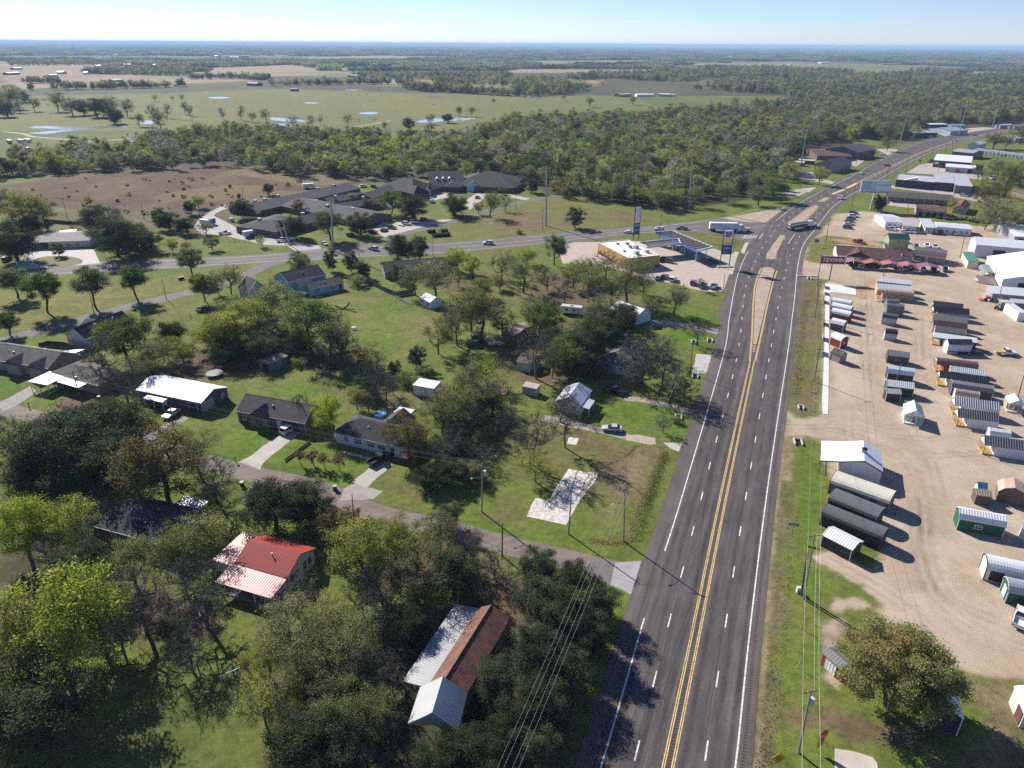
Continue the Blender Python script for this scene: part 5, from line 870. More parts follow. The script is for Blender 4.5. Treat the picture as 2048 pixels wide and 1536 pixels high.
shed('dark green shed with white striped roof, alone at the right edge',I(1490,1040),I(1872,1110),3.6,2.5,'gambrel',1.3,(.02,.1,.05),(.75,.77,.78),[('f',.45,.9,1.3,.9)],trim=(.45,.6,.55),rm='ribbed'); shed('tiny white playhouse with blue roof',I(1640,792),I(1722,803),1.9,2.3,'gable',.9,(.66,.68,.70),(.08,.27,.38)); shed('small brown shed with striped tan roof by the playhouse',I(1630,848),I(1762,867),2.6,2.2,'gable',.7,(.12,.085,.065),(.42,.33,.26),rm='ribbed'); shed('tan barn shed with rounded ribbed roof',I(2045,875),I(2030,790),I(1802,780),2.3,'gambrel',1.6,(.17,.12,.085),(.46,.33,.25))
shed('long white shed with double barn doors at the right edge',D(1182,392),D(1500,462),3.6,2.5,'arch',1.2,(.7,.7,.7),(.62,.65,.68),[('f',.22,.2,1.8,1.9,DK,BLK),('f',.62,.9,1.2,1,'window',BLK)],trim=BLK); shed('dark green shed with blue grey arched roof at the right edge',D(1308,527),D(1500,567),3.4,2.3,'arch',1.2,(.025,.08,.055),(.30,.33,.37),[('l',.5,.2,1.2,1.9,'door')],trim=(.45,.58,.54)); shed('pale blue shed just inside the right edge',D(1383,160),D(1440,178),2.6,2.4,'gable',1.0,(.4,.52,.56),(.5,.6,.63))
shed('small red shed with white roller door beside the orange oak',D(240,875),D(350,975),2.4,2.2,'gable',.6,(.33,.03,.022),(.16,.155,.16),[('f',.5,.1,1.7,1.8,'garage')]); shed('dark fronted barn with pale blue roof behind the orange oak',D(1056,1255),D(1010,1088),D(848,1208),3.2,'gable',1.3,(.03,.03,.033),(.66,.70,.74),trim=WHT,name='barn_shed'); shed('cream green walled cabin cut by the right edge',D(1340,1065),D(1405,1215),5,3.0,'gable',1.2,(.6,.62,.52),(.62,.68,.62),[('f',.75,.1,1.5,2.1,DK,(.12,.05,.05))])
# --- far off buildings
FB=[(P(500,258),P(570,258),16,4,WHT,(.75,.75,.74)),(P(585,256),P(630,258),14,4,(.4,.42,.45),(.66,.67,.69)),(P(436,258),P(480,256),18,4,(.3,.2,.18),(.45,.42,.4)),(P(640,258),P(655,258),10,4,WHT,(.7,.7,.7)),(P(320,172),P(395,170),20,5,(.2,.22,.25),(.5,.52,.55)),(P(515,175),P(552,174),18,5,WHT,(.75,.75,.76)),(P(1055,204),P(1095,203),12,4,LGR,(.6,.6,.62)),(P(1600,158),P(1660,160),22,5,WHT,(.74,.74,.74)),(P(1670,160),P(1765,162),22,5,WHT,(.72,.73,.74)),(P(1890,230),P(2010,235),20,5,OFFW,(.62,.6,.56)),(P(1480,135),P(1570,135),30,5,(.25,.27,.3),(.33,.36,.4)),(P(1640,134),P(1740,133),30,6,(.3,.2,.17),(.35,.33,.33)),(P(1750,133),P(1860,131),30,6,(.28,.13,.1),(.6,.6,.6)),(P(1238,129),P(1272,129),30,6,WHT,(.76,.76,.76)),(P(855,105),P(892,106),40,7,WHT,(.8,.8,.8)),(P(800,106),P(820,106),30,7,WHT,(.8,.8,.8)),
 (O(1390,180),O(1470,186),20,5,(.2,.22,.2),(.25,.33,.3)),(O(985,212),O(1025,214),16,5,(.08,.06,.06),(.12,.1,.1)),(O(32,172),O(80,170),18,5,(.12,.09,.09),(.55,.56,.58)),(O(200,180),O(232,179),16,5,LGR,(.5,.55,.55)),(O(455,200),O(490,198),16,4,LGR,(.4,.48,.48)),(O(450,126),O(525,127),35,7,WHT,(.78,.8,.83)),(O(615,126),O(700,127),35,7,LGR,(.74,.77,.82)),(O(320,126),O(342,126),30,7,WHT,(.8,.8,.8)),(O(920,108),O(955,108),40,8,WHT,(.74,.74,.74)),(O(840,112),O(865,112),40,8,OFFW,(.66,.66,.68)),(O(60,152),O(90,151),20,5,LGR,(.55,.58,.6)),(O(1160,236),O(1190,236),14,4,(.2,.1,.08),(.3,.22,.2)),(P(1580,128),P(1640,130),30,6,LGR,(.4,.42,.44)),(P(1905,140),P(1950,140),30,6,LGR,(.5,.5,.5)),(P(1500,384),P(1520,382),10,4,(.5,.5,.47),(.4,.37,.33)),(P(618,500),P(648,495),9,4.5,(.6,.62,.66),(.2,.19,.19)),(P(1072,315),P(1095,313),9,4,LGR,(.35,.33,.34)),(P(2015,430),P(2048,430),14,4,LGR,(.5,.52,.54))]
_q=random.Random(9)
def PXY(x,y): v=Vector((x,y)); return v
FARB=[]
for _ in range(34):
    py_=_q.uniform(97,150); px_=_q.uniform(0,2040); FARB.append((px_,py_))
for px_,py_ in FARB:
    w_=_q.uniform(6,16); c_=_q.choice([(.78,.78,.77),(.7,.7,.7),(.5,.5,.52)]); FB.append(((px_,py_),(px_+w_,py_+_q.uniform(-.3,.3)),_q.uniform(10,22),_q.uniform(4,7),_q.choice([WHT,LGR,OFFW]),c_))
lookc=lambda c: 'white' if min(c)>.68 else 'pale grey' if min(c)>.45 else 'grey' if max(c)-min(c)<.08 and max(c)>.3 else 'dark'
cnt={}
for a,b,c,h,wc,rc in sorted(FB,key=lambda q:q[0][0]):
    zone='in the far fields on the left' if a[0]<900 else 'beyond the big pasture' if a[0]<1400 else 'among trees toward the right horizon'
    lb=lookc(rc)+' roofed far building '+zone; cnt.setdefault(lb,[]).append(bld('far_building',lb,'building',a,b,c,h,rise=h*.3,wall=wc,roof=rc,over=.2,group='far off buildings'))
ORD=['first','second','third','fourth','fifth','sixth','seventh','eighth','ninth','tenth','eleventh','twelfth','thirteenth','fourteenth','fifteenth','sixteenth','seventeenth','eighteenth','nineteenth','twentieth','twenty-first','twenty-second','twenty-third','twenty-fourth']
def ordinals(d):
    for lb,os_ in d.items():
        if len(os_)>1:
            for i,o in enumerate(os_): o['label']=(lb+', '+(ORD[i]+' from left' if i<20 else ORD[len(os_)-1-i]+' from right'))
ordinals(cnt)
# ------------------------------------------------------------------ vehicles (drive along local +x)
def car_proto(kind):
    Ln,Wd,Hh={'sedan':(4.7,1.82,1.45),'suv':(4.8,1.92,1.75),'pickup':(5.7,1.98,1.85),'van':(5.6,2.0,2.3),'flatbed':(6.2,2.1,1.95)}[kind]; l,w=Ln/2,Wd/2; parts=[]
    r=.34 if kind=='sedan' else .39
    if kind=='sedan': low=[(-l,.35),(-l,.85),(-l+.15,.98),(-1.35,1.0),(.85,.97),(l-.25,.82),(l,.66),(l,.35)]; cab=[(-1.85,.98),(-1.15,Hh-.05),(.1,Hh-.03),(.98,.95)]
    elif kind=='suv': low=[(-l,.4),(-l,1.0),(-l+.1,1.08),(.9,1.08),(l-.2,.95),(l,.72),(l,.4)]; cab=[(-l+.12,1.06),(-l+.4,Hh-.05),(.1,Hh-.03),(1.05,1.05)]
    elif kind=='van': low=[(-l,.4),(-l,1.3),(1.7,1.3),(l-.15,1.05),(l,.8),(l,.4)]; cab=[(-l+.02,1.28),(-l+.08,Hh-.05),(1.0,Hh-.03),(1.85,1.25)]
    else: low=[(-l,.5),(-l,1.02),(-.55,1.02),(-.5,1.1),(1.15,1.1),(l-.2,1.0),(l,.78),(l,.45)]; cab=[(-.6,1.08),(-.42,Hh-.05),(.55,Hh-.03),(1.3,1.07)]
    mb=MB().prof_y(low,-w,w)
    if kind=='pickup':
        mb=MB().prof_y([(-.6,.5),(-.6,1.1),(1.15,1.1),(l-.2,1.0),(l,.78),(l,.45)],-w,w).box(-l,-w,.5,-.6,w,.68).box(-l,-w,.68,-.6,-w+.1,1.08).box(-l,w-.1,.68,-.6,w,1.08).box(-l,-w+.1,.68,-l+.08,w-.1,1.06)
    if kind=='flatbed': mb=MB().prof_y([(-.6,.5),(-.6,1.1),(1.15,1.1),(l-.2,1.0),(l,.78),(l,.45)],-w*.94,w*.94).box(-l,-.5,.5,-.6,.5,.75)
    parts.append(('body',mb,'car',None)); ci=.86
    n=len(cab); vs=[(x,-w*(.97 if i in (0,n-1) else ci),z) for i,(x,z) in enumerate(cab)]+[(x,w*(.97 if i in (0,n-1) else ci),z) for i,(x,z) in enumerate(cab)]
    parts.append(('window_glass',MB().add(vs,[(0,1,2,3),(7,6,5,4),(0,4,5,1),(1,5,6,2),(2,6,7,3)]),'carglass',None))
    (x0,z0),(x1,z1)=cab[1],cab[2]; mb=MB().box(x0-.03,-w*ci-.01,z0-.02,x1+.04,w*ci+.01,Hh)
    for sy in (-1,1):
        xm=(x0+x1)/2-.1
        for q in ((cab[0],cab[1]),(cab[3],cab[2])): mb.tube((q[0][0],sy*w*.965,q[0][1]),(q[1][0],sy*(w*ci+.005),q[1][1]),.05,.05,4)
        mb.tube((xm,sy*w*.965,cab[0][1]),(xm,sy*(w*ci+.005),Hh-.03),.05,.05,4)
    if kind=='van': mb.box(-l+.05,-w*.96,1.25,.6,-w*.86,Hh-.08).box(-l+.05,w*.86,1.25,.6,w*.96,Hh-.08)
    parts.append(('roof',mb,'car',None))
    if kind=='flatbed': parts.append(('load_bed',MB().box(-l-.1,-w,.95,-.68,w,1.08).box(-.76,-w,1.08,-.68,w,1.5),'wood',(.45,.36,.16)))
    for sx in (-1,1):
        for sy in (-1,1): parts.append(('wheel',MB().tube((sx*(l-.95),sy*(w-.2),r),(sx*(l-.95),sy*(w+.02),r),r,r,12),'tyre',None)); parts.append(('wheel_rim',MB().tube((sx*(l-.95),sy*(w-.02),r),(sx*(l-.95),sy*(w+.035),r),r*.6,r*.6,10),'steel',None))
    for sy in (-1,1): parts.append(('headlight',MB().box(l-.12,sy*w*.78-.16,.66,l+.015,sy*w*.78+.16,.8),'lamp',None)); parts.append(('tail_light',MB().box(-l-.015,sy*w*.82-.12,.72,-l+.1,sy*w*.82+.12,.92),'red',None))
    return [(n_,m_.mesh(kind+'_'+n_,MT[t_]),c_) for n_,m_,t_,c_ in parts]
PROTO={k:car_proto(k) for k in ('sedan','suv','pickup','van','flatbed')}
CN={'w':('white',(.75,.75,.75)),'s':('silver',(.5,.51,.53)),'k':('black',(.012,.012,.014)),'g':('grey',(.14,.145,.155)),'r':('red',(.33,.02,.02)),'b':('dark blue',(.02,.035,.09)),'t':('tan',(.35,.28,.2)),'n':('dark green',(.02,.05,.04)),'m':('maroon',(.12,.015,.02))}
VN={'sedan':'parked_car','suv':'parked_suv','pickup':'pickup_truck','van':'van','flatbed':'flatbed_truck'}; VC={'sedan':'car','suv':'car','pickup':'pickup','van':'van','flatbed':'truck'}
carlab={}
def car(kind,c,p,front,where,grp=None,z=.02,moving=False):
    q=G(p); f=G(front); d=f-q; nmx=VN[kind] if not moving else {'sedan':'car','suv':'suv'}.get(kind,VN[kind])
    e=empty(nmx,(q.x,q.y,z),math.atan2(d.y,d.x)); lb=f"{CN[c][0]} {'SUV' if kind=='suv' else kind} {where}"; tag(e,lb,VC[kind],grp); carlab.setdefault(lb,[]).append(e)
    for n_,me,cc in PROTO[kind]:
        if n_=='wheel_rim': wl=o; o2=link('rim',me,wl); continue
        o=link(n_,me,e,cc or CN[c][1])
    return e
car('suv','w',FF(535,1008),FF(600,970),'on the pale drive of the brown roofed house'); car('pickup','k',FF(1225,1240),FF(1300,1200),'on the cracked drive of the white sided house'); car('sedan','w',E(1318,890),E(1250,935),'beside the white roofed house'); car('sedan','s',GG(1205,972),GG(1140,968),'on the gravel drive in the vacant lot'); car('pickup','k',GG(1225,690),GG(1300,708),'in tree shade by the silver roofed house')
car('sedan','w',ZB(5,620),ZB(60,640),'at the frame edge by the tan brick house')
for p,f,k,c,w in ((K(720,495),K(680,480),'suv','k','nearest the shop corner'),(K(760,510),K(700,500),'suv','g','second from the shop corner'),(K(1095,505),K(1150,490),'suv','k','under the canopy end'),(K(1140,520),K(1190,510),'pickup','n','in canopy shade by the price sign'),(K(735,640),K(760,620),'suv','g','parked behind the shop'),(K(680,650),K(690,630),'sedan','g','parked behind the shop'),(K(803,662),K(830,640),'suv','w','at the back edge of the petrol station lot'),(K(968,690),K(985,665),'suv','g','at the front edge of the petrol station lot'),(K(1135,720),K(1155,700),'pickup','s','at the front corner of the petrol station lot'),(K(1050,715),K(1070,695),'pickup','g','beside a bare sapling at the station lot')):
    car(k,c,p,f,w,'cars at the petrol station')
for p,f,k,c,w in ((L(190,408),L(150,400),'suv','s','driving on the left stretch of highway'),(L(1130,362),L(1080,362),'suv','w','driving on the highway behind the brown bungalow'),(K(435,272),K(400,268),'sedan','w','on the highway behind the petrol station'),(K(690,248),K(650,246),'suv','w','just behind the canopy on the highway'),(K(875,242),K(825,238),'pickup','g','following the lorry on the highway'),(J(710,362),J(695,370),'sedan','w','on the far carriageway by the tan hall'),(J(920,297),J(940,292),'suv','g','on the far carriageway beyond the tan hall'),(J(533,568),J(520,578),'suv','w','on the near carriageway past the junction'),(J(1485,88),J(1470,95),'pickup','s','far along the highway bend'),(J(1643,47),J(1625,52),'suv','k','farthest along the highway bend'),(Q(1470,62),Q(1520,85),'sedan','w','turning out of the care home')):
    car(k,c,p,f,w,moving=True)
for p,f,k,c,w in ((M(1137,475),M(1160,468),'sedan','k','at the care home front, nearest the road'),(M(1180,460),M(1205,462),'suv','g','at the care home front beside the black one'),(M(1270,438),M(1295,440),'suv','w','in front of the care home'),(M(1315,428),M(1340,430),'suv','w','in front of the care home'),(M(1375,415),M(1400,417),'suv','b','in tree shade before the care home'),(M(945,508),M(975,512),'suv','k','under the oaks before the care home'),(M(1070,487),M(1100,489),'suv','k','under the oaks before the care home'),(M(205,492),M(235,490),'pickup','w','on the care home service drive'),(M(240,417),M(225,410),'suv','w','by the care home end wall'),(M(540,535),M(570,530),'pickup','w','at the foot of the paired poles'),(M(580,530),M(605,525),'suv','w','at the foot of the paired poles'),(M(385,512),M(410,512),'suv','k','beside the white trailer on the service drive'),(M(1015,218),M(1035,216),'suv','w','at the far end of the care home wing'),(M(1080,222),M(1100,224),'suv','k','at the far end of the care home wing'),(SS(790,545),SS(820,520),'suv','w','behind the oak at the assisted living drive'),(SS(1375,490),SS(1390,480),'sedan','b','at the assisted living drive turn')):
    car(k,c,p,f,w,'cars at the care homes')
for i,(q,c,k) in enumerate((((645,690),'b','suv'),((645,715),'w','suv'),((625,735),'b','sedan'),((610,758),'m','sedan'),((610,780),'s','sedan'),((595,810),'k','suv'))):
    car(k,c,J(*q),J(q[0]+45,q[1]+3),'in the row facing the highway, '+ORD[i]+' from the junction end' if 0 else 'in the parked row facing the highway','cars parked in the row facing the highway')
for q,c,k in (((860,715),'w','suv'),((950,825),'s','suv'),((985,822),'w','sedan'),((1075,845),'s','sedan'),((1120,848),'w','suv')): car(k,c,J(*q),J(q[0]+40,q[1]+8),'parked before the white site offices','cars before the white offices')
for q,c,k in (((1360,855),'k','pickup'),((1480,858),'w','pickup')): car(k,c,J(*q),J(q[0]-5,q[1]-15),'at the long mobile office','cars before the white offices')
for q,c,k in (((1245,962),'w','suv'),((1310,970),'w','pickup'),((1160,965),'b','sedan')): car(k,c,J(*q),J(q[0]+12,q[1]+25),'behind the lofted display cabin')
for q,c,k in (((620,205),'k','suv'),((700,208),'g','sedan'),((780,212),'k','pickup'),((850,215),'k','suv'),((985,228),'b','suv'),((1065,242),'s','sedan'),((1130,237),'k','sedan'),((1215,250),'w','suv'),((1300,258),'m','pickup'),((1398,255),'n','suv')): car(k,c,H(*q),H(q[0]+4,q[1]+14),'under the gabled carport row','cars under the carport row')
for q,c,k in (((215,1395),'k','van'),((380,1400),'b','suv'),((610,1425),'g','suv'),((745,1440),'w','suv'),((1185,1355),'s','suv'),((1240,1355),'b','suv')): car(k,c,X(*q),X(q[0]+50,q[1]+8),'parked at the motel' if q[0]<900 else 'at the end of the motel drive','cars at the motel')
for q,c,k in (((735,905),'r','sedan'),((830,830),'w','sedan'),((760,885),'k','suv')): car(k,c,X(*q),X(q[0]+50,q[1]-10),'beside the dark white roofed store')
car('flatbed','w',U(1540,1430),U(1740,1440),'towing the delivery trailer'); car('pickup','w',D(1378,690),D(1392,640),'at the right edge of the yard'); car('van','w',X(1560,1125),X(1480,1140),'behind the night club'); car('van','w',H(1700,340),H(1655,345),'under the brown carport roof')
car('pickup','r',J(690,930),J(710,935),'behind the sales office'); car('sedan','k',N(1660,1110),N(1720,1080),'in tree shade by the long wire fence'); car('suv','k',N(60,700),N(120,670),'under the oak by the circular drive'); car('suv','b',N(1010,640),N(1030,640),'under the big oak by the circular drive'); car('pickup','w',X(740,565),X(700,570),'at the slate roofed house'); car('pickup','w',X(90,800),X(40,820),'before the church hall'); car('suv','b',GG(180,345),GG(210,350),'among junk by the weathered shed')
ordinals(carlab)
def wheels(e,xs,w,r=.5,par=None):
    for x in xs:
        for sy in (-1,1): MB().tube((x,sy*(w-.28),r),(x,sy*w,r),r,r,12).build('wheel',MT['tyre'],par or e)
# articulated lorry and tanker
def lorry(p0,p1,kind,label):
    a,b=G(p0),G(p1); d=b-a; e=empty('articulated_lorry' if kind=='box' else 'tanker_lorry',(a.x,a.y,.02),math.atan2(d.y,d.x)); tag(e,label,'lorry'); Ln=max(19.5,d.length)
    cx=Ln-6.2
    MB().prof_y([(cx+.2,.7),(cx+.2,3.2),(cx+2.4,3.3),(cx+3.0,2.9),(cx+3.5,1.95),(cx+5.8,1.75),(cx+6.2,1.5),(cx+6.2,.6)],-1.2,1.2).build('cab',MT['car'],e,(.75,.76,.78))
    MB().prof_y([(cx+2.95,2.1),(cx+2.6,3.0),(cx+2.72,3.02),(cx+3.35,2.1)],-1.12,1.12).box(cx+1.7,-1.215,2.0,cx+2.6,1.215,2.7).build('windscreen',MT['carglass'],e)
    MB().box(cx-2.2,-.5,.7,cx+.2,.5,1.0).build('chassis',MT['darkmetal'],e)
    for sy in (-1,1): MB().tube((cx+.1,sy*.9,.8),(cx+.1,sy*.9,3.7),.09,.09,8).build('exhaust_stack',MT['steel'],e); MB().tube((cx+1,sy*1.0,.75),(cx+2.6,sy*1.0,.75),.33,.33,10).build('fuel_tank',MT['steel'],e)
    wheels(e,(cx+5.2,cx-.4,cx-1.7),1.25,.52); wheels(e,(1.0,2.3),1.25,.52)
    if kind=='box':
        MB().box(0,-1.3,1.2,cx-.1,1.3,4.1).build('trailer',MT['panel'],e,(.74,.75,.77)); MB().box(.1,-1.1,.95,cx-.3,1.1,1.2).build('trailer_frame',MT['darkmetal'],e)
        mb=MB(); mb.box(.8,-1.325,3.0,1.2,-1.31,3.5); 
        for k in range(9): mb.box(1.5+k*.5,-1.325,3.1,1.85+k*.5,-1.31,3.4)
        mb.build('lettering',MT['paint'],e,(.12,.14,.2))
    else:
        t=MB(); n=14
        for (x0,r0),(x1,r1) in (((.2,.55),(.5,1.0)),((.5,1.0),(cx-.8,1.05)),((cx-.8,1.05),(cx-.4,.6))): t.tube((x0,0,2.25),(x1,0,2.25),r0,r1,n)
        t.build('tank',surf('tank_steel',(.6,.62,.65),.1,.8,.2,metal=.85),e,smooth=False); MB().box(.6,-.3,3.25,cx-1,.3,3.36).build('walkway',MT['steel'],e); MB().box(.3,-1.1,.9,cx-.5,1.1,1.15).build('trailer_frame',MT['steel'],e)
lorry(K(1097,252),K(1430,258),'box','white articulated lorry waiting at the junction'); lorry(J(112,826),J(312,792),'tank','silver tanker lorry turning across the junction')
def simple(name,label,cat,p,front,z=.02,group=None):
    q=G(p); d=G(front)-q; e=empty(name,(q.x,q.y,z),math.atan2(d.y,d.x)); return tag(e,label,cat,group)
e=simple('caravan','white caravan parked on the lawn near the flagpole','caravan',GG(905,105),GG(970,112)); MB().prof_y([(-3.6,.6),(-3.7,2.7),(-3.4,2.95),(3.5,2.95),(3.8,2.4),(3.7,.6)],-1.2,1.2).build('body',MT['car'],e,(.72,.72,.7)); MB().box(-2,-1.23,1.5,-1,-1.2,2.2).box(.6,-1.23,1.5,1.6,-1.2,2.2).build('window',MT['carglass'],e); MB().box(2.2,-1.23,.7,2.9,-1.2,2.5).build('door',MT['paint'],e,(.5,.5,.5)); MB().box(-.5,-.4,2.95,.4,.4,3.2).build('air_conditioner',MT['paint'],e,LGR); wheels(e,(-.4,.5),1.15,.36); MB().tube((3.7,0,.6),(4.9,0,.5),.07).build('tow_bar',MT['darkmetal'],e)
e=simple('delivery_trailer','black flat trailer under the striped roof shed','trailer',U(700,1400),U(1250,1420)); MB().box(-4.6,-1.3,.6,5.2,1.3,.78).build('deck',MT['darkmetal'],e); wheels(e,(-1.2,-.2,.8),1.35,.36); MB().tube((5.2,-1,.7),(7.6,0,.7),.09).tube((5.2,1,.7),(7.6,0,.7),.09).build('tow_bar',MT['darkmetal'],e)
for lb,p,f,Lx,c in (('white enclosed trailer behind the care home',R(1262,300),R(1310,296),7,WHT),('white box trailer on the care home service drive',R(495,925),R(530,920),4.5,(.5,.55,.62)),('white cube van body by the care home end wall',N(1685,415),N(1720,420),5,(.6,.66,.72)),('green waste skip by the care home end wall',N(1738,405),N(1760,408),3,(.05,.16,.12)),('white stock trailer in the pasture, nearer the pond',Y(220,1105),Y(260,1110),9,(.6,.6,.6)),('white stock trailer in the pasture, farther from the frame edge',Y(290,1100),Y(330,1105),8,(.62,.62,.62)),('grey flat container lying in the pasture',Y(290,1190),Y(340,1205),8,(.12,.11,.1)),('white delivery truck box before the church hall',Z(795,700),Z(840,700),7,WHT),('dark box trailer before the church hall',Z(885,690),Z(930,690),7,(.2,.22,.25)),('white storage trailer at the pasture edge',Y(100,1110),Y(190,1140),9,(.35,.35,.35))):
    e=simple('box_trailer',lb,'trailer',p,f); MB().box(-Lx/2,-1.2,.7,Lx/2,1.2,3.0).box(-Lx/2+.1,-1.1,3.0,Lx/2-.1,1.1,3.06).build('box_body',MT['panel'],e,c); wheels(e,(-Lx*.2,-Lx*.2+.8),1.2,.4); MB().tube((Lx/2,0,.6),(Lx/2+1.2,0,.5),.07).build('tow_bar',MT['darkmetal'],e); MB().box(-Lx/2-.03,-1.05,.85,-Lx/2,1.05,2.85).build('rear_door',MT['paint'],e,c)
e=simple('farm_tractor','red tractor with front loader in the yard','tractor',U(1230,400),U(1060,390)); MB().box(-.8,-.45,.8,1.6,.45,1.5).box(-1.3,-.7,1.0,-.6,.7,1.25).build('body',MT['car'],e,(.42,.06,.03)); MB().box(-.9,-.3,1.3,-.5,.3,1.7).build('seat',MT['tyre'],e)
for y in (-.9,.9): MB().tube((-.9,y-.2,.75),(-.9,y+.2,.75),.75,.75,14).build('rear_wheel',MT['tyre'],e); MB().tube((1.3,y*.85-.12,.45),(1.3,y*.85+.12,.45),.45,.45,12).build('front_wheel',MT['tyre'],e); MB().path([(-.2,y*.75,1.6),(1.6,y*.75,1.7),(2.6,y*.75,.5)],.09).build('loader_arm',MT['car'],e,(.4,.05,.03))
MB().prof_y([(2.5,.15),(3.3,.15),(3.3,.25),(2.65,.3),(2.6,.9),(2.5,.9)],-1,1).build('bucket',MT['car'],e,(.35,.05,.03)); MB().tube((-.4,-.55,1.5),(-.4,-.55,2.5),.05).tube((-.4,.55,1.5),(-.4,.55,2.5),.05).box(-1,-.6,2.5,.1,.6,2.56).build('roll_bar',MT['darkmetal'],e)
e=simple('white_tank','tall white tank on its side behind the red tractor','tank',U(1410,390),U(1430,290)); MB().tube((-3,0,1.3),(-2.5,0,1.3),.6,1.1,16).tube((-2.5,0,1.3),(2.5,0,1.3),1.1,1.1,16).tube((2.5,0,1.3),(3,0,1.3),1.1,.6,16).build('shell',MT['paint'],e,(.75,.72,.66)); MB().box(-2,-.7,0,-1.6,.7,.5).box(1.6,-.7,0,2,.7,.5).build('cradle',MT['darkmetal'],e)
for lb,p,c in (('small black utility buggy near the white panel',U(1410,570),(.03,.03,.04)),('white utility buggy at the frame edge',U(1860,690),(.6,.6,.62)),('dark blue utility buggy among junk by the hidden barn',GG(190,345),(.03,.05,.1))):
    e=simple('utility_buggy',lb,'buggy',p,(p[0]+8,p[1]+2)); MB().box(-1.2,-.65,.45,1.3,.65,.8).box(-1.2,-.65,.8,-.3,.65,1.05).build('body',MT['car'],e,c); wheels(e,(-.85,.9),.75,.33); MB().box(-.5,-.6,1.75,.6,.6,1.8).tube((-.45,-.55,.8),(-.45,-.55,1.75),.04).tube((-.45,.55,.8),(-.45,.55,1.75),.04).tube((.7,-.55,.8),(.5,-.55,1.75),.04).tube((.7,.55,.8),(.5,.55,1.75),.04).build('canopy',MT['darkmetal'],e)
# ------------------------------------------------------------------ poles and wires
poles={}
def pole(key,base,top,label,kind='pole_wood',arm=True,r=.16,xf=False,lamp=False,armrot=0,name='utility_pole',grp='utility poles',h=None,n=1,col=None,sink=0):
    q=G(base); h=h or hgt(base,top); a,b,c=ray(*top); tt=(h-CAMH)/c; tx,ty=a*tt-q.x,0
    e=empty(name,(q.x,q.y,0),0); tag(e,label,'pole',grp); lean=max(-1.5,min(1.5,tx))
    MB().tube((0,0,0),(lean,0,h),r,r*.62,8).build('shaft',MT[kind],e,col)
    ca,sa=math.cos(armrot),math.sin(armrot); poles[key]=(q.x+lean,q.y,h,ca,sa)
    if arm:
        z=h-.45; MB().tube((lean-ca*1.25,-sa*1.25,z),(lean+ca*1.25,sa*1.25,z),.065,n=4).build('crossarm',MT['pole'],e)
        for s in (-1.1,-.45,.45,1.1): MB().tube((lean+ca*s,sa*s,z),(lean+ca*s,sa*s,z+.25),.045,n=5).build('insulator',MT['lamp'],e)
    if xf: MB().tube((lean+.42,0,h-2.6),(lean+.42,0,h-1.5),.3,.3,10).build('transformer',MT['paint'],e,(.45,.46,.48))
    if lamp: MB().path([(lean,0,h*.72),(lean-1.2,-.5,h*.75),(lean-1.9,-.8,h*.75)],.045).build('lamp_arm',MT['steel'],e); MB().tube((lean-2.2,-.9,h*.745),(lean-1.8,-.75,h*.755),.13,.1,8).build('lamp_head',MT['lamp'],e)
    return e
pw='pole_wood' if 'pole_wood' in MT else 'pole'; MT['pole_wood']=MT['pole']; MT['pole_pale']=surf('pole_pale',(.30,.27,.24),.25,1.5,.85); MT['pole_steel']=surf('pole_steel',(.34,.36,.37),.12,.6,.5,metal=.3)
pole('a',(1247,1083),(1250,976),'grey utility pole with crossarm by the highway ditch','pole_pale',lamp=True,armrot=-.4); pole('b',(1137,1068),(1144,970),'utility pole rising in front of the broken concrete slab','pole_pale',armrot=1.1,lamp=False)
pole('c',B(970,170),GG(240,1220),'utility pole with transformer and lamp on the dim side street','pole_pale',xf=True,lamp=True,armrot=.8); pole('d',E(1330,985),E(1297,748),'utility pole beside the white roofed house drive',arm=True,armrot=.7); pole('e',E(630,800),E(556,545),'utility pole with transformer before the brown bungalow',xf=True,armrot=.7)
pole('f',B(1078,405),B(1079,288),'short bare pole on the near verge of the side street',arm=False,h=7); pole('g',B(292,292),B(277,75),'thin bare pole among the reddish trees',arm=False,r=.12)
pole('h',D(135,568),D(200,192),'utility pole by the verge, before the dark sheds','pole_pale',armrot=.2); pole('h2',D(122,545),D(157,300),'cut off dark stub pole strapped beside a taller pole',arm=False,r=.2); pole('i',D(105,1447),D(180,1085),'nearest utility pole with transformer on the right verge','pole_pale',xf=True,armrot=.2)
for k,b,t,l in (('j',H(320,1165),H(370,885),'dark utility pole beside the white path end'),('k',H(330,637),H(366,335),'dark utility pole midway along the white path'),('l',H(345,376),H(385,118),'dark utility pole next to the maroon sign'),('m',J(415,950),J(450,725),'utility pole on the verge beyond the maroon sign'),('n',J(630,625),J(668,455),'utility pole left of the billboard'),('o',J(915,432),J(940,288),'utility pole on the verge past the billboard'),('p',J(1075,352),J(1103,198),'utility pole by the highway opposite the tan hall'),('q',J(1195,290),J(1206,163),'utility pole before the dark white roofed store'),('r',J(1290,232),J(1301,150),'utility pole beyond the dark white roofed store'),('s',J(660,325),J(686,152),'utility pole by the tan hall drive'),('t',J(205,502),J(232,330),'utility pole on the lawn below the white cabins'),('u',J(1088,680),J(1112,520),'utility pole between the billboard and the brown building'),('v',J(945,490),J(976,375),'utility pole in front of the night club'),('w',J(1470,542),J(1496,445),'utility pole at the motel end'),('x',J(1335,380),J(1352,290),'utility pole behind the night club'),('y',J(1620,727),J(1650,598),'utility pole by the scrap row'),('z',J(1520,1052),J(1562,872),'utility pole at the yard entrance by the green roofed shed'),('A',J(1405,180),J(1415,95),'utility pole near the grey workshop'),('B',J(1455,160),J(1466,75),'utility pole near the pale metal barn'),('C',J(1845,215),J(1850,150),'utility pole before the storage units')):
    pole(k,b,t,l,armrot=.3)
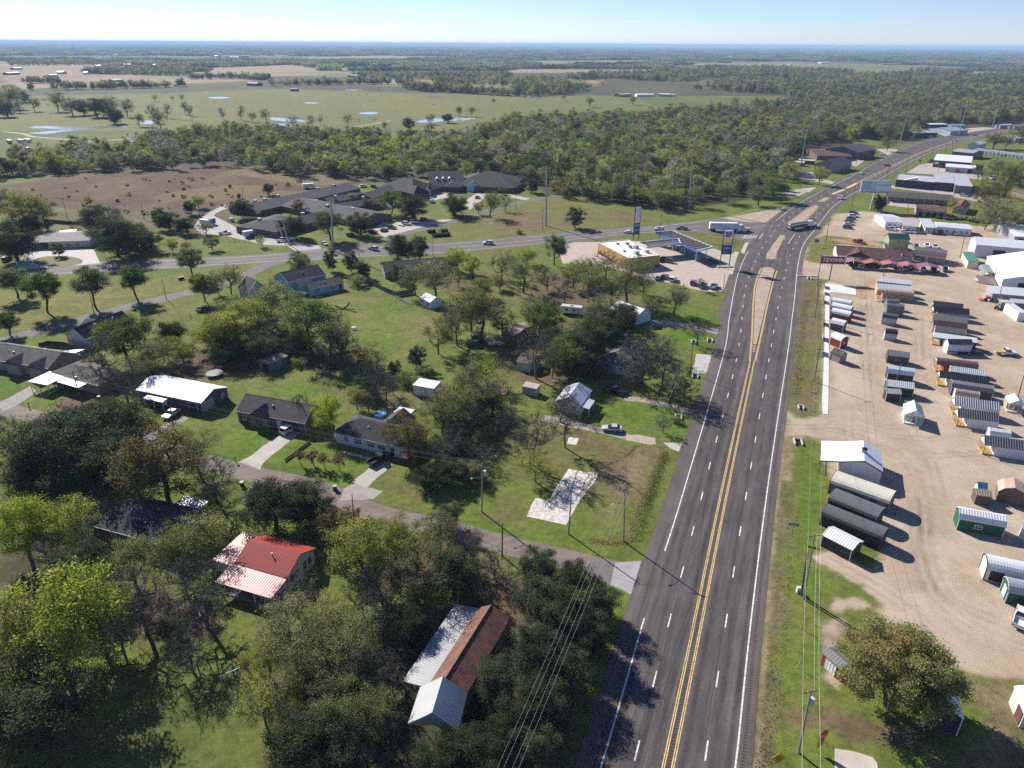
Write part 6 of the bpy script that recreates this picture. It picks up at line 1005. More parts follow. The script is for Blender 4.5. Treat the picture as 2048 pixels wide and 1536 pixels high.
for k,b,t,l in (('D',H(890,297),H(912,193),'dark pole behind the long white roofed shed'),('E',H(1000,602),H(1040,423),'dark pole standing among the charcoal sheds'),('F',H(1785,377),H(1830,213),'dark pole by the brown carport roof'),('G',H(1840,512),H(1876,330),'dark pole behind the red tractor'),('H',H(2000,1282),H(2052,1100),'dark pole at the right edge of the yard'),('I',V(268,520),V(360,195),'dark pole between the green and white roofed sheds')):
    pole(k,b,t,l,arm=False,r=.14)
for k,b,t,l in (('J',N(550,352),N(510,188),'utility pole behind the tan roofed ranch house'),('K',N(1020,312),N(1014,233),'utility pole far behind the big oak'),('L',N(1180,362),N(1158,233),'utility pole beyond the brown field edge oak'),('M',N(1366,1022),N(1325,850),'utility pole on the lawn by the grey side road'),('N',N(772,1135),N(722,935),'utility pole leaning out of a street tree'),('O',L(680,462),L(680,298),'utility pole on the verge by the brown bungalow'),('P',L(1578,247),L(1578,80),'utility pole at the care home field'),('Q',K(690,312),K(711,112),'pole with lamp behind the canopy'),('R',K(1212,762),K(1228,610),'thin pole at the petrol station exit'),('S',N(1985,205),N(1987,100),'utility pole at the care home back corner'),('T',GG(1790,542),GG(1808,298),'utility pole by the culvert under bare trees'),('U',SS(1872,640),SS(1860,415),'lamp pole on the care home field'),('V',Q(1918,230),Q(1892,112),'thin dark pole on the highway verge')):
    pole(k,b,t,l,arm=k in 'JKNOPS',armrot=.6,r=.13)
pole('W',K(1300,442),K(1331,215),'pale street light pole at the junction corner','pole_steel',arm=False,r=.12,name='street_light',grp=None,lamp=True)
for k,b,t,l in (('s1',(1092,452),(1093,335),'tall steel pole in the care home field'),('s2',M(838,590),M(808,262),'tall steel pole rising beside the care home'),('s3',(1378,415),(1386,295),'tall steel pole among the woodland trees'),('s4',Z(410,880),Z(510,330),'tall steel pole by the white cabins'),('s5',Z(1745,610),Z(1872,145),'tall steel pole past the church hall'),('s6',X(1120,540),X(1240,105),'tall steel pole by the pale blue cottage'),('s7',X(1565,440),X(1680,50),'farthest tall steel pole at the highway bend')):
    pole(k,b,t,l,'pole_steel',arm=False,r=.45,name='steel_pole',grp='tall steel poles',h=max(26,hgt(b,t)))
e=simple('paired_pole','pair of pale leaning poles joined at the top','pole',R(985,1020),R(1010,1020)); q=Vector(e.location); hh=13.5
for k,(x0,x1) in enumerate(((-.9,-3.6),(.9,-1.0))): MB().tube((x0,0,0),(x1,0,hh),.17,.12,6).build('shaft',MT['trim'],e)
MB().tube((-3.9,0,hh-.1),(-.7,0,hh-.1),.09).build('crossarm',MT['trim'],e); MB().tube((-2.1,0,7.5),(-.1,0,7.5),.06).build('brace',MT['trim'],e)
mbw={}
def wire(pa,pb,n,label,sag=1.1,offs_=(-1.1,-.45,.45,1.1),dz=-.2,r=.016):
    ax,ay,az,ac,as_=pa; bx,by,bz,bc,bs=pb
    for k in offs_[:n]:
        pts=[]
        for i in range(13):
            t=i/12; pts.append((ax+ac*k+(bx+bc*k-ax-ac*k)*t,ay+as_*k+(by+bs*k-ay-as_*k)*t,az+dz+(bz-az)*t-4*sag*t*(1-t)))
        o=MB().path(pts,r,4).build('overhead_wire',MT['wire']); mbw.setdefault(label,[]).append(o); tag(o,label,'wire','overhead wires')
pn=(5.5,59,11.0,math.cos(-.4),math.sin(-.4)); e=empty('utility_pole',(5.5,59,0)); 
COL.objects.unlink(e); bpy.data.objects.remove(e)
wire(poles['a'],(-9.5,28,10.8,math.cos(-.4),math.sin(-.4)),4,'pale wire running from the ditch pole over the dark trees',1.4,r=.016); wire(poles['a'],poles['T'],3,'wire from the ditch pole toward the culvert pole',1.0)
wire(poles['c'],poles['d'],3,'pale wire above the lawns between the transformer pole and the drive pole',1.0,(-1.1,.45,1.1),r=.02); wire(poles['d'],poles['e'],3,'pale wire above the white roofed house',.8,(-1.1,.45,1.1),r=.02); wire(poles['e'],(-105,138,10.5,.7,.7),3,'pale wire crossing the tan brick house to the frame edge',.8,(-1.1,.45,1.1),r=.02); wire(poles['c'],poles['b'],2,'wire between the transformer pole and the slab pole',.9,(-.45,.45)); wire(poles['b'],poles['a'],2,'wire between the slab pole and the ditch pole',.4,(-.45,.45))
wire(poles['i'],poles['h'],3,'wire along the right verge between the two nearest poles',.8,(-1.1,.45,1.1)); wire(poles['h'],poles['j'],2,'wire along the right verge above the sheds',1.2,(-1.1,1.1)); wire(poles['j'],poles['k'],2,'wire along the white path',.6,(-1.1,1.1)); wire(poles['k'],poles['l'],2,'wire up to the pole at the maroon sign',.5,(-1.1,1.1)); wire(poles['l'],poles['m'],2,'wire past the maroon sign',.8,(-1.1,1.1))
wire(poles['i'],(poles['i'][0]-12,poles['i'][1]-34,10,1,0),2,'wire from the nearest right pole leaving the frame',.8,(-1.1,1.1))
wire(poles['J'],poles['K'],2,'pale wire above the ranch house trees',1,(-1.1,1.1),r=.05); wire(poles['K'],(G(R(940,690),13)[0],G(R(940,690),13)[1],13,.8,.6),2,'pale wire reaching to the paired poles',1,(-1.1,1.1),r=.05); wire(poles['J'],(poles['J'][0]-160,poles['J'][1]+20,11,.8,.6),2,'pale wire from the ranch house pole leaving the frame',1.5,(-1.1,1.1),r=.05)
# ------------------------------------------------------------------ signs
def text(s,size,loc,rot,mat,par,name='lettering',ext=.02,align='CENTER',sx=1.0,shear=0):
    cu=bpy.data.curves.new(name,'FONT'); cu.body=s; cu.size=size; cu.extrude=ext; cu.align_x=align; cu.align_y='CENTER'; cu.offset=size*.018; cu.resolution_u=2; cu.shear=shear
    t=bpy.data.objects.new('t',cu); COL.objects.link(t); me=bpy.data.meshes.new_from_object(t.evaluated_get(bpy.context.evaluated_depsgraph_get())); bpy.data.objects.remove(t); me.materials.clear(); me.materials.append(mat)
    o=link(name,me,par); o.location=loc; o.rotation_euler=rot; o.scale=(sx,1,1); return o
def pmat(name,c): return surf(name,c,.06,1,.55)
WM=pmat('sign_white',(.75,.75,.75)); SM=pmat('sign_blue',(.02,.10,.36)); GM=pmat('sign_green',(.02,.20,.11)); YM=pmat('sign_yellow',(.62,.36,.02)); MM=pmat('sign_maroon',(.22,.012,.06)); RM=pmat('sign_red',(.45,.02,.03)); BM=pmat('sign_black',(.015,.015,.015))
def facing(base,top,w,h,label,name,cat,zc,yaw=0):
    q=G(base); e=empty(name,(q.x,q.y,0),yaw); return tag(e,label,cat)
q=H(445,328); hs=8.2; e=facing(q,None,0,0,'maroon TEXWIN sign on a dark post by the yard entrance','roadside_sign','sign',0,-.12)
W2=8.8; MB().box(-W2/2,-.2,6.4,W2/2,.2,9.3).build('panel',MM,e); MB().box(-W2/2-.1,-.25,6.3,W2/2+.1,-.05,6.42).box(-W2/2-.1,-.25,9.28,W2/2+.1,-.05,9.4).box(-W2/2-.1,-.25,6.42,-W2/2+.02,-.05,9.28).box(W2/2-.02,-.25,6.42,W2/2+.1,-.05,9.28).build('sign_frame',WM,e); MB().tube((0,0,0),(0,0,6.4),.2).build('post',MT['darkmetal'],e)
text('TEXWIN',2.05,(0,-.24,7.85),(math.pi/2,0,0),WM,e,ext=.03,sx=1.0,shear=.18)
e=facing(K(1222,548),None,0,0,'tall twin post petrol sign with chevron emblem and price panel','petrol_sign','sign',0,.1); q=Vector(e.location)
MB().box(-2.1,-.2,0,-1.85,.2,15.2).build('post',MT['darkmetal'],e); MB().box(1.85,-.2,0,2.1,.2,15.2).build('post',MT['darkmetal'],e); MB().box(-1.85,-.18,11.6,1.85,.18,15.0).build('emblem_panel',WM,e); MB().box(-1.85,-.18,5.2,1.85,.18,9.0).build('price_panel',pmat('price_blue',(.03,.06,.2)),e)
for z0,m in ((13.6,SM),(12.55,RM)):
    MB().add([(-1.35,-.2,z0+1.0),(0,-.2,z0+.45),(1.35,-.2,z0+1.0),(1.35,-.2,z0+.15),(0,-.2,z0-.45),(-1.35,-.2,z0+.15)]+[(-1.35,-.17,z0+1.0),(0,-.17,z0+.45),(1.35,-.17,z0+1.0),(1.35,-.17,z0+.15),(0,-.17,z0-.45),(-1.35,-.17,z0+.15)],[(0,1,4,5),(1,2,3,4),(0,6,7,1),(1,7,8,2),(5,4,10,11),(4,3,9,10)]).build('emblem',m,e)
PG=pmat('price_green',(.3,.6,.4))
def digits(par,z,m,w=.34,h=.75,x0=-1.1,n=4,y=-.19):
    d=MB()
    for k in range(n): x=x0+k*.62; d.box(x,y-.02,z,x+.08,y,z+h).box(x+w-.08,y-.02,z,x+w,y,z+h).box(x+.08,y-.02,z+h-.1,x+w-.08,y,z+h).box(x+.08,y-.02,z,x+w-.08,y,z+.1)
    d.build('price_figures',m,par)
digits(e,7.4,WM); digits(e,5.8,PG)
MB().box(-3.2,-1,0,3.2,1,.4).build('planter',MT['concrete'],e,(.45,.4,.35))
e=facing(K(498,325),None,0,0,'second tall petrol sign beyond the shop','petrol_sign','sign',0,.5); MB().box(-1.7,-.2,0,-1.5,.2,15).build('post',MT['darkmetal'],e); MB().box(1.5,-.2,0,1.7,.2,15).build('post',MT['darkmetal'],e); MB().box(-1.5,-.15,9.8,1.5,.15,15).build('panel',pmat('sign_pale',(.5,.55,.6)),e); MB().box(-1.5,-.15,2.5,1.5,.15,7.8).build('price_panel',bpy.data.materials['price_blue'],e); digits(e,6.3,WM,y=-.15); digits(e,4.0,PG,y=-.15)
e=facing(Z(1365,1428),None,0,0,'large pale blue billboard on a white leaning post','billboard','billboard',0,-.05); hz=9.5; MB().tube((0,0,0),(.6,0,hz+.3),.45,.45,10).build('post',MT['paint'],e,WHT); MB().box(-7.6,-.3,hz,8.4,.3,hz+6.2).build('panel',pmat('billboard_blue',(.42,.50,.60)),e); MB().box(.4,-.33,hz+.6,8.0,-.3,hz+5.6).build('panel_insert',pmat('billboard_white',(.62,.66,.72)),e); MB().box(-7.8,-.9,hz-.3,8.6,.4,hz-.1).build('catwalk',MT['steel'],e)
text('FIRST FEDERAL',.9,(-3.5,-.33,hz+4.2),(math.pi/2,0,0),pmat('billboard_ink',(.2,.27,.37)),e) if 0 else None
mb=MB()
for z,w in ((4.6,5.4),(3.2,4.6),(1.8,5.6)): 
    for k in range(int(w/.75)): mb.box(-6.9+k*.75,-.33,hz+z,-6.35+k*.75,-.31,hz+z+.75)
mb.build('lettering',pmat('billboard_ink',(.22,.30,.42)),e); mb=MB()
for k in range(10): mb.box(1.2+k*.62,-.36,hz+3.4,1.66+k*.62,-.33,hz+4.2)
mb.build('lettering',bpy.data.materials['billboard_ink'],e)
e=facing(C(1022,300),None,0,0,'green road name sign on the right verge','road_sign','sign',0,-.25); MB().tube((0,0,0),(0,0,2.9),.04).build('post',MT['steel'],e); MB().box(-.85,-.02,2.35,.85,.02,2.95).build('sign_plate',GM,e); mb=MB()
for k in range(7): mb.box(-.6+k*.17,-.028,2.55,-.49+k*.17,-.02,2.75)
mb.build('lettering',WM,e)
for lb,b,sz,yw in (('yellow diamond warning sign at the bottom of the right verge',C(935,1560),.95,.0),('yellow diamond warning sign on the verge beside the white path',H(205,1215),.62,-.2)):
    e=facing(b,None,0,0,lb,'warning_sign','sign',0,yw); MB().tube((0,0,0),(0,0,3.0),.04).build('post',MT['steel'],e); a=sz; MB().add([(-a,0,2.6),(0,0,2.6-a),(a,0,2.6),(0,0,2.6+a),(-a,.03,2.6),(0,.03,2.6-a),(a,.03,2.6),(0,.03,2.6+a)],[(0,1,2,3),(7,6,5,4),(0,4,5,1),(1,5,6,2),(2,6,7,3),(3,7,4,0)]).build('sign_plate',YM,e); mb=MB()
    for k in range(4): mb.box(-a*.35,-.012,2.6-a*.35+k*a*.2,a*.35,-.004,2.6-a*.28+k*a*.2) if a>.8 else mb.box(-.06+.02*k,-.012,2.45+k*.09,.08-.02*k,-.004,2.53+k*.09)
    mb.build('symbol',BM,e)
e=facing(D(205,1440),None,0,0,'red and yellow feather flag on the grass','feather_flag','flag',0,.15); MB().path([(0,0,0),(0,0,2.4),(.15,0,3.4),(.5,0,3.9)],.03).build('pole',MT['darkmetal'],e); MB().prof_y([(.02,.7),(.02,2.7),(.2,3.5),(.55,3.95),(.95,3.7),(1.0,2.6),(.55,.8)],-.012,.012).build('banner',pmat('banner_yellow',(.65,.42,.03)),e); MB().prof_y([(.02,2.9),(.2,3.52),(.55,3.97),(.96,3.72),(1.0,3.0)],-.016,.016).build('banner_top',RM,e)
mb=MB(); [mb.box(.25,-.02,1.2+k*.24,.7,-.013,1.36+k*.24) for k in range(6)]; mb.build('lettering',RM,e)
e=facing(SS(225,790),None,0,0,'flagpole with two flags before the care home','flagpole','flagpole',0,.2); MB().tube((0,0,0),(0,0,9.5),.08,.05).build('pole',MT['steel'],e); MB().prof_y([(0.05,8),(0.05,9.3),(1.8,8.7),(1.9,7.5)],-.02,.02).build('flag',pmat('flag_white',(.7,.6,.6)),e); MB().prof_y([(0.05,6.2),(0.05,7.5),(1.8,7.0),(1.9,5.7)],-.02,.02).build('flag',RM,e); MB().prof_y([(0.04,6.2),(0.04,7.5),(.7,7.2),(.7,5.95)],-.03,.03).build('flag_hoist',SM,e)
e=facing(GG(868,25),None,0,0,'red flag on a thin pole behind the caravan','flagpole','flagpole',0,.2); MB().tube((0,0,0),(0,0,6),.05).build('pole',MT['steel'],e); MB().prof_y([(-.1,3),(-.1,4.2),(-1.6,3.8),(-1.7,2.8)],-.02,.02).build('flag',RM,e)
for lb,b,c in (('small blue junction shield sign on the grass',J(335,960),SM),('green direction sign post by the dark store',J(1185,285),GM),('blue roadside sign panel by the night club drive',J(1005,390),pmat('sign_skyblue',(.35,.45,.55)))):
    e=facing(b,None,0,0,lb,'road_sign','sign',0,0); MB().tube((0,0,0),(0,0,3),.06).build('post',MT['steel'],e); MB().box(-.9,-.03,2,.9,.03,3.3).build('sign_plate',c,e)
# ------------------------------------------------------------------ small things
def small(name,label,cat,p,build,yaw=0,group=None,z=0):
    q=G(p); e=empty(name,(q.x,q.y,z),yaw); tag(e,label,cat,group); build(e); return e
def mailbox(e): MB().box(-.06,-.06,0,.06,.06,1.1).build('post',MT['pole'],e); MB().prof_y([(-.14,1.1),(-.14,1.28),(-.07,1.36),(.07,1.36),(.14,1.28),(.14,1.1)],-.28,.28).build('box',MT['darkmetal'],e)
for lb,p in (('black mailbox at the pale drive of the brown roofed house',FF(120,1245)),('black mailbox at the gravel drive before the white carport',ZB(450,1345))): small('mailbox',lb,'mailbox',p,mailbox)
def bin_(e): MB().add([(-.28,-.3,.08),(.28,-.3,.08),(.28,.3,.08),(-.28,.3,.08),(-.36,-.38,1.0),(.36,-.38,1.0),(.36,.38,1.0),(-.36,.38,1.0)],[(3,2,1,0),(0,1,5,4),(1,2,6,5),(2,3,7,6),(3,0,4,7),(4,5,6,7)]).build('bin_body',MT['paint'],e,(.02,.02,.024)); MB().box(-.4,-.42,1.0,.4,.42,1.08).build('lid',MT['paint'],e,(.3,.32,.34)); [MB().tube((x-.03,.3,.1),(x+.03,.3,.1),.1,.1,8).build('wheel',MT['tyre'],e) for x in (-.28,.28)]
for lb,p in (('black wheeled bin on the side street near the dark drive',FF(172,1430)),('black wheeled bin at the cracked drive mouth',FF(885,1460)),('black wheeled bin beside the bungalow lawn',ZB(1535,1225))): small('wheelie_bin',lb,'bin',p,bin_)
for i,p in enumerate((N(1472,860),N(1487,857),N(1501,854))): small('wheelie_bin','dark bin in a row of three on the side road verge','bin',p,bin_,group='row of three bins')
def tramp(e):
    n=20; c=[(2.2*math.cos(6.283*k/n),2.2*math.sin(6.283*k/n)) for k in range(n)]; MB().add([(x*.93,y*.93,.82) for x,y in c],[tuple(range(n))]).build('mat',MT['cloth'],e,(.30,.32,.29)); mb=MB()
    for k in range(n):
        a,b=c[k],c[(k+1)%n]; mb.add([(a[0]*.93,a[1]*.93,.84),(b[0]*.93,b[1]*.93,.84),(b[0],b[1],.84),(a[0],a[1],.84),(a[0],a[1],.76),(b[0],b[1],.76)],[(0,1,2,3),(3,2,5,4)])
    mb.build('rim_pad',MT['cloth'],e,(.42,.46,.44))
    for k in range(6): a=c[k*3]; MB().tube((a[0],a[1],0),(a[0],a[1],.8),.04).build('leg',MT['steel'],e)
small('trampoline','round grey trampoline in the back yard','trampoline',E(1650,580),tramp)
def culv(e): MB().box(-.55,-.25,0,-.38,.9,.5).box(.38,-.25,0,.55,.9,.5).box(-.55,.9,0,.55,1.05,.5).build('headwall',MT['concrete'],e,(.5,.48,.45)); MB().box(-.38,-.2,.01,.38,.9,.06).build('opening',MT['paint'],e,(.008,.008,.008))  # the near-black plate is painted shade for the inside of the pipe
for lb,p,s in (('concrete culvert opening under the white barn drive',I(190,440),1.7),('concrete culvert opening beside the yard drive mouth',I(212,155),1.2),('concrete culvert by the yard entrance below the sign',H(283,322),1.3),('concrete culvert opening by the leafless trees at the road',GG(1815,325),1.5),('concrete culvert opening on the road side drive',GG(1935,312),1.5),('dark culvert mouth near the narrow gravel drive',GG(1825,580),1.5),('dark culvert mouth in the green ditch by the road',GG(1700,890),1.5)):
    small('culvert',lb,'culvert',p,culv,-.2).scale=(s,s*1.3,1)
small('utility_box','small white utility box by the stub pole','utility box',D(103,528),lambda e:(MB().box(-.3,-.25,0,.3,.25,1.0).build('cabinet',MT['paint'],e,(.62,.63,.65)),MB().box(-.34,-.29,1.0,.34,.29,1.08).build('lid',MT['paint'],e,(.55,.56,.58))))
for lb,p,c in (('thin yellow marker stake on the right verge',D(117,735),(.6,.5,.05)),('short white marker post with orange top on the right verge',D(97,960),(.7,.6,.5))): small('marker_post',lb,'marker post',p,lambda e:(MB().tube((0,0,0),(.25,0,1.5),.05).build('stake',MT['paint'],e,c),MB().tube((.25,0,1.5),(.28,0,1.75),.055).build('cap',MT['paint'],e,(.6,.2,.05))))
small('white_beam','white concrete barrier beam at the yard entrance','barrier',H(270,302),lambda e:MB().box(-4,-.18,0,4,.18,.45).build('beam',MT['concrete'],e,(.7,.68,.64)),-.05)
small('sand_heap','pale sand heap by the tan cabin','heap',T(1150,400),lambda e:MB().add([(2.4*math.cos(.6283*k)*(1+.2*(k%3)),1.8*math.sin(.6283*k),0) for k in range(10)]+[(1.3*math.cos(.6283*k),.9*math.sin(.6283*k),.7) for k in range(10)]+[(.2,.1,1.15)],[(k,(k+1)%10,10+(k+1)%10,10+k) for k in range(10)]+[(10+k,10+(k+1)%10,20) for k in range(10)]).build('heap',MT['concrete'],e,(.5,.38,.26)))
def fireplay(e):
    MB().box(-2,-1.5,.3,2,1.5,.45).build('deck',MT['wood'],e,(.5,.33,.2)); mb=MB()
    for x in (-1.9,1.9):
        for y in (-1.4,1.4): mb.box(x-.07,y-.07,0,x+.07,y+.07,2.4)
    mb.build('frame_post',MT['wood'],e,(.45,.3,.18)); MB().box(-2,-1.47,2.3,2,-1.35,2.42).box(-2,1.35,2.3,2,1.47,2.42).box(-1.97,-1.35,2.3,-1.85,1.35,2.42).box(1.85,-1.35,2.3,1.97,1.35,2.42).build('top_rail',MT['wood'],e,(.45,.3,.18)); MB().box(-1.8,-1.45,.9,1.8,-1.38,1.0).box(-1.8,1.38,.9,1.8,1.45,1.0).build('railing',MT['wood'],e,(.45,.3,.18))
small('timber_deck','raw timber deck frame inside the wire fence','deck',GG(368,690),fireplay,-.2)
def fencerun(name,label,pts,h,mat,col,post=2.6,wire_=True):
    q=[G(p) for p in pts]; e=empty(name,(q[0].x,q[0].y,0)); tag(e,label,'fence'); o=q[0]
    for a,b in zip(q,q[1:]):
        d=b-a; n=max(1,int(d.length/post)); u=d.normalized(); v=Vector((-u.y,u.x,0))
        for k in range(n+1): c=a+d*k/n-o; MB().box(c.x-.05,c.y-.05,0,c.x+.05,c.y+.05,h+.05).build('fence_post',MT['paint'],e,col)
        if wire_:
            for z in (.15,h*.5,h-.02): s,t=a-o,b-o; MB().tube((s.x,s.y,z),(t.x,t.y,z),.018,n=4).build('fence_wire',MT['wire'],e)
        else:
            s,t=a-o,b-o; w=v*.03; MB().add([(s.x-w.x,s.y-w.y,.05),(t.x-w.x,t.y-w.y,.05),(t.x-w.x,t.y-w.y,h),(s.x-w.x,s.y-w.y,h),(s.x+w.x,s.y+w.y,.05),(t.x+w.x,t.y+w.y,.05),(t.x+w.x,t.y+w.y,h),(s.x+w.x,s.y+w.y,h)],[(0,1,2,3),(7,6,5,4),(3,2,6,7),(0,3,7,4),(1,5,6,2)]).build('boards',MT['wood'],e,col)
    return e
fencerun('wooden_fence','brown wooden fence behind the tan brick house',[ZB(610,440),ZB(760,400),ZB(1010,420),ZB(1330,520)],1.7,'wood',(.09,.06,.045),wire_=False); fencerun('wooden_fence','grey wooden fence by the big lawn corner',[L(160,690),L(270,745),L(380,790),L(520,765)],1.8,'wood',(.2,.18,.16),wire_=False); fencerun('wooden_fence','dark wooden fence behind the ranch house',[N(360,385),N(560,405),N(720,410)],1.7,'wood',(.09,.065,.05),wire_=False); fencerun('picket_fence','short white picket fence on the big lawn',[L(375,805),L(500,868)],1.0,'wood',WHT,wire_=False)
fencerun('chain_fence','wire fence round the yard with the timber deck',[GG(265,690),GG(360,600),GG(440,525)],1.5,'wire',LGR); fencerun('chain_fence','wire fence before the small grey shed',[GG(370,735),GG(560,780),GG(780,810)],1.3,'wire',(.2,.2,.2)); fencerun('chain_fence','wire fence beside the grey side road lawn',[N(1420,1215),N(1560,1165),N(1800,1090)],1.3,'wire',LGR); fencerun('chain_fence','wire fence across the care home verge',[N(1180,470),N(1500,510),N(1830,545),N(2050,560)],1.2,'wire',(.25,.25,.22)); fencerun('wooden_fence','low timber rail beside the crepe myrtles',[FF(500,1240),FF(690,1095)],.6,'wood',(.2,.16,.13),wire_=False)
def table(e): MB().box(-.8,-.4,.7,.8,.4,.76).build('top',MT['paint'],e,(.6,.6,.6)); [MB().box(-.8,y-.12,.42,.8,y+.12,.46).build('bench',MT['paint'],e,(.55,.55,.55)) for y in (-.7,.7)]; [MB().box(x-.05,-.7,0,x+.05,.7,.06).box(x-.05,-.05,.06,x+.05,.05,.7).build('leg',MT['steel'],e) for x in (-.6,.6)]
small('picnic_table','white picnic table alone on the big lawn','table',FF(1025,225),table,.5)
def fallen(e):
    mb=MB(); mb.path([(-3.2,1.0,.9),(-1.4,.3,.45),(0,0,.3),(1.3,.2,1.2),(2.2,.6,2.6)],.26,6); mb.path([(0,0,.3),(2.4,-.8,.5),(4.2,-1.0,.6)],.18,5); mb.path([(-1.4,.3,.5),(-1.2,-.9,.9),(-1.4,-1.8,1.4)],.14,5); mb.build('trunk',MT['bark'],e)
small('fallen_tree','fallen tree trunk lying on the big lawn','fallen tree',Q(1710,890),fallen,-.1)
e=small('blue_boat','light blue boat behind the tan brick house','boat',ZB(1110,560),lambda e:(MB().add([(-3,-1,.5),(-3,1,.5),(-3,1.1,1.5),(-3,-1.1,1.5),(1.5,-.9,.55),(1.5,.9,.55),(1.5,1.1,1.55),(1.5,-1.1,1.55),(3.6,0,1.0),(3.7,0,1.75)],[(0,1,2,3),(0,4,5,1),(1,5,6,2),(0,3,7,4),(4,8,5),(5,8,9,6),(4,7,9,8),(3,2,6,7),(7,6,9)]).build('hull',MT['car'],e,(.25,.42,.46)),MB().box(-2,-.6,1.5,-.5,.6,1.75).build('cover',MT['cloth'],e,(.3,.45,.5)),MB().box(-2.4,-.9,.1,1,.9,.3).build('boat_trailer',MT['darkmetal'],e)),.35)
small('parasol','faded red garden parasol by the white sided house','parasol',FF(1448,1250),lambda e:(MB().tube((0,0,0),(0,0,2.3),.04).build('pole',MT['steel'],e),MB().add([(1.4*math.cos(.785*k),1.4*math.sin(.785*k),2.0) for k in range(8)]+[(0,0,2.6)],[(k,(k+1)%8,8) for k in range(8)]).build('canopy',MT['cloth'],e,(.5,.12,.1))))
small('paddling_pool','blue paddling pool behind the charcoal roofed house','pool',FF(1230,885),lambda e:(MB().tube((0,0,0),(0,0,.5),1.6,1.6,18).build('wall',MT['paint'],e,(.05,.18,.45)),MB().tube((0,0,.5),(0,0,.53),1.5,1.5,18).build('pool_water',MT['paint'],e,(.12,.3,.55))))
def cow(e):
    MB().add([],[]); v=[(-.95,0,1.05,.30),(-.5,0,1.02,.40),(.1,0,1.0,.42),(.65,0,1.05,.38),(.95,0,1.2,.24),(1.25,0,1.25,.17),(1.6,0,1.05,.11)]; mb=MB()
    for a,b in zip(v,v[1:]): mb.tube(a[:3],b[:3],a[3],b[3],8)
    for x in (-.75,.62):
        for y in (-.2,.2): mb.tube((x,y,.95),(x+.03,y,.5),.13,.07,6).tube((x+.03,y,.5),(x,y,0),.06,.06,6)
    mb.tube((-1.0,0,1.2),(-1.1,0,.6),.04,.05,5); mb.build('body',MT['paint'],e,(.02,.016,.014))
cw={}
for x,y in ((1395,1010),(1305,1028),(1445,1027),(1388,1020)): small('cow','black cow grazing by the curved pond','cow',Y(x,y),cow,uni(0,6),'cattle in the pasture')
for x,y in ((1353,258),(1370,260),(1385,259),(1405,262),(1435,258),(1468,260),(1495,286),(1525,262),(1560,270),(1440,302),(1560,330),(1585,327),(1620,289),(1735,300),(1050,402)): small('cow','dark cow grazing far off in the wide pasture','cow',O(x,y),cow,uni(0,6),'cattle far off in the pasture')
small('black_barn','black farm barn with white roof strip in the pasture','barn',Y(500,1230),lambda e:(MB().box(-6,-5,0,6,5,4).build('wall',MT['siding'],e,(.03,.03,.033)),MB().box(-6.3,-5.3,4,6.3,5.3,4.15).build('roof',MT['metal'],e,(.7,.7,.72)),MB().tube((6,0,1.4),(14,-2,1.4),1.6,1.6,12).build('tank',MT['rust'],e)))
for lb,p,w in (('dark cattle shelter by the pasture trees',O(745,362),14),('small dark shelter in the pasture',O(780,376),5),('small pasture shelter beside scattered trees',O(1427,365),6),('dark hay store in the pasture',O(1490,358),7),('long dark feeding trough in the wide pasture',O(1740,271),20)):
    small('cattle_shelter',lb,'shelter',p,lambda e:(MB().prof([(-2,2.6),(2,3.2),(2,3.0),(-2,2.4)],-w/2,w/2).build('roof',MT['rust'],e),[MB().box(x-.1,y-.1,0,x+.1,y+.1,2.5).build('post',MT['pole'],e) for x in (-w/2+.3,w/2-.3) for y in (-1.8,1.8)]))
rk={}
for i in range(16):
    t=i/15; p=(W(870+t*720,235+t*75)[0],W(870+t*720,235+t*75+uni(-12,12))[1]); small('scrap_trailer','rusty machine frame in the long scrap row','scrap',p,lambda e:(MB().box(-2,-.8,.6,2,.8,.75).box(-1.9,-.8,.75,-1.6,.8,1.5+rnd()).build('frame',MT['wood'],e,random.choice([(.05,.04,.035),(.09,.05,.035),(.12,.11,.1)])),[MB().tube((x,y-.1,.4),(x,y+.1,.4),.4,.4,8).build('wheel',MT['tyre'],e) for x in (-1.2,1.2) for y in (-.9,.9)]),uni(-.5,.5),'scrap row')
# swing set and parked displays of flags along the white path
def xp(e): 
    mb=MB()
    for x in (-1.3,1.3): mb.tube((x,-.7,0),(x,0,2),.05).tube((x,.7,0),(x,0,2),.05)
    mb.build('frame',MT['steel'],e); MB().tube((-1.4,0,2),(1.4,0,2),.05).build('top_bar',MT['steel'],e)
small('swing_frame','thin grey swing frame on the shaded lawn','swing',A(1235,1080),xp,.6)
BN=[(H(405,390),'red',(.35,.02,.04)),(H(403,440),'white',(.6,.6,.65)),(H(395,510),'dark blue',(.04,.06,.2)),(H(390,690),'red',(.35,.02,.04)),(H(388,815),'pale blue',(.35,.38,.5)),(H(383,935),'navy',(.06,.09,.2))]
for p,c,col in BN:
    small('banner_sign',c+' banner on the verge beside the white path'+(' nearest the maroon sign' if p[1]<577 and c=='red' else ''),'banner',p,lambda e:(MB().box(-.06,-2,.3,-.02,2,1.5).build('banner',MT['cloth'],e,col),[MB().box(-.12,y-.04,0,-.06,y+.04,1.6).build('post',MT['paint'],e,OFFW) for y in (-2,2)]),-.35)

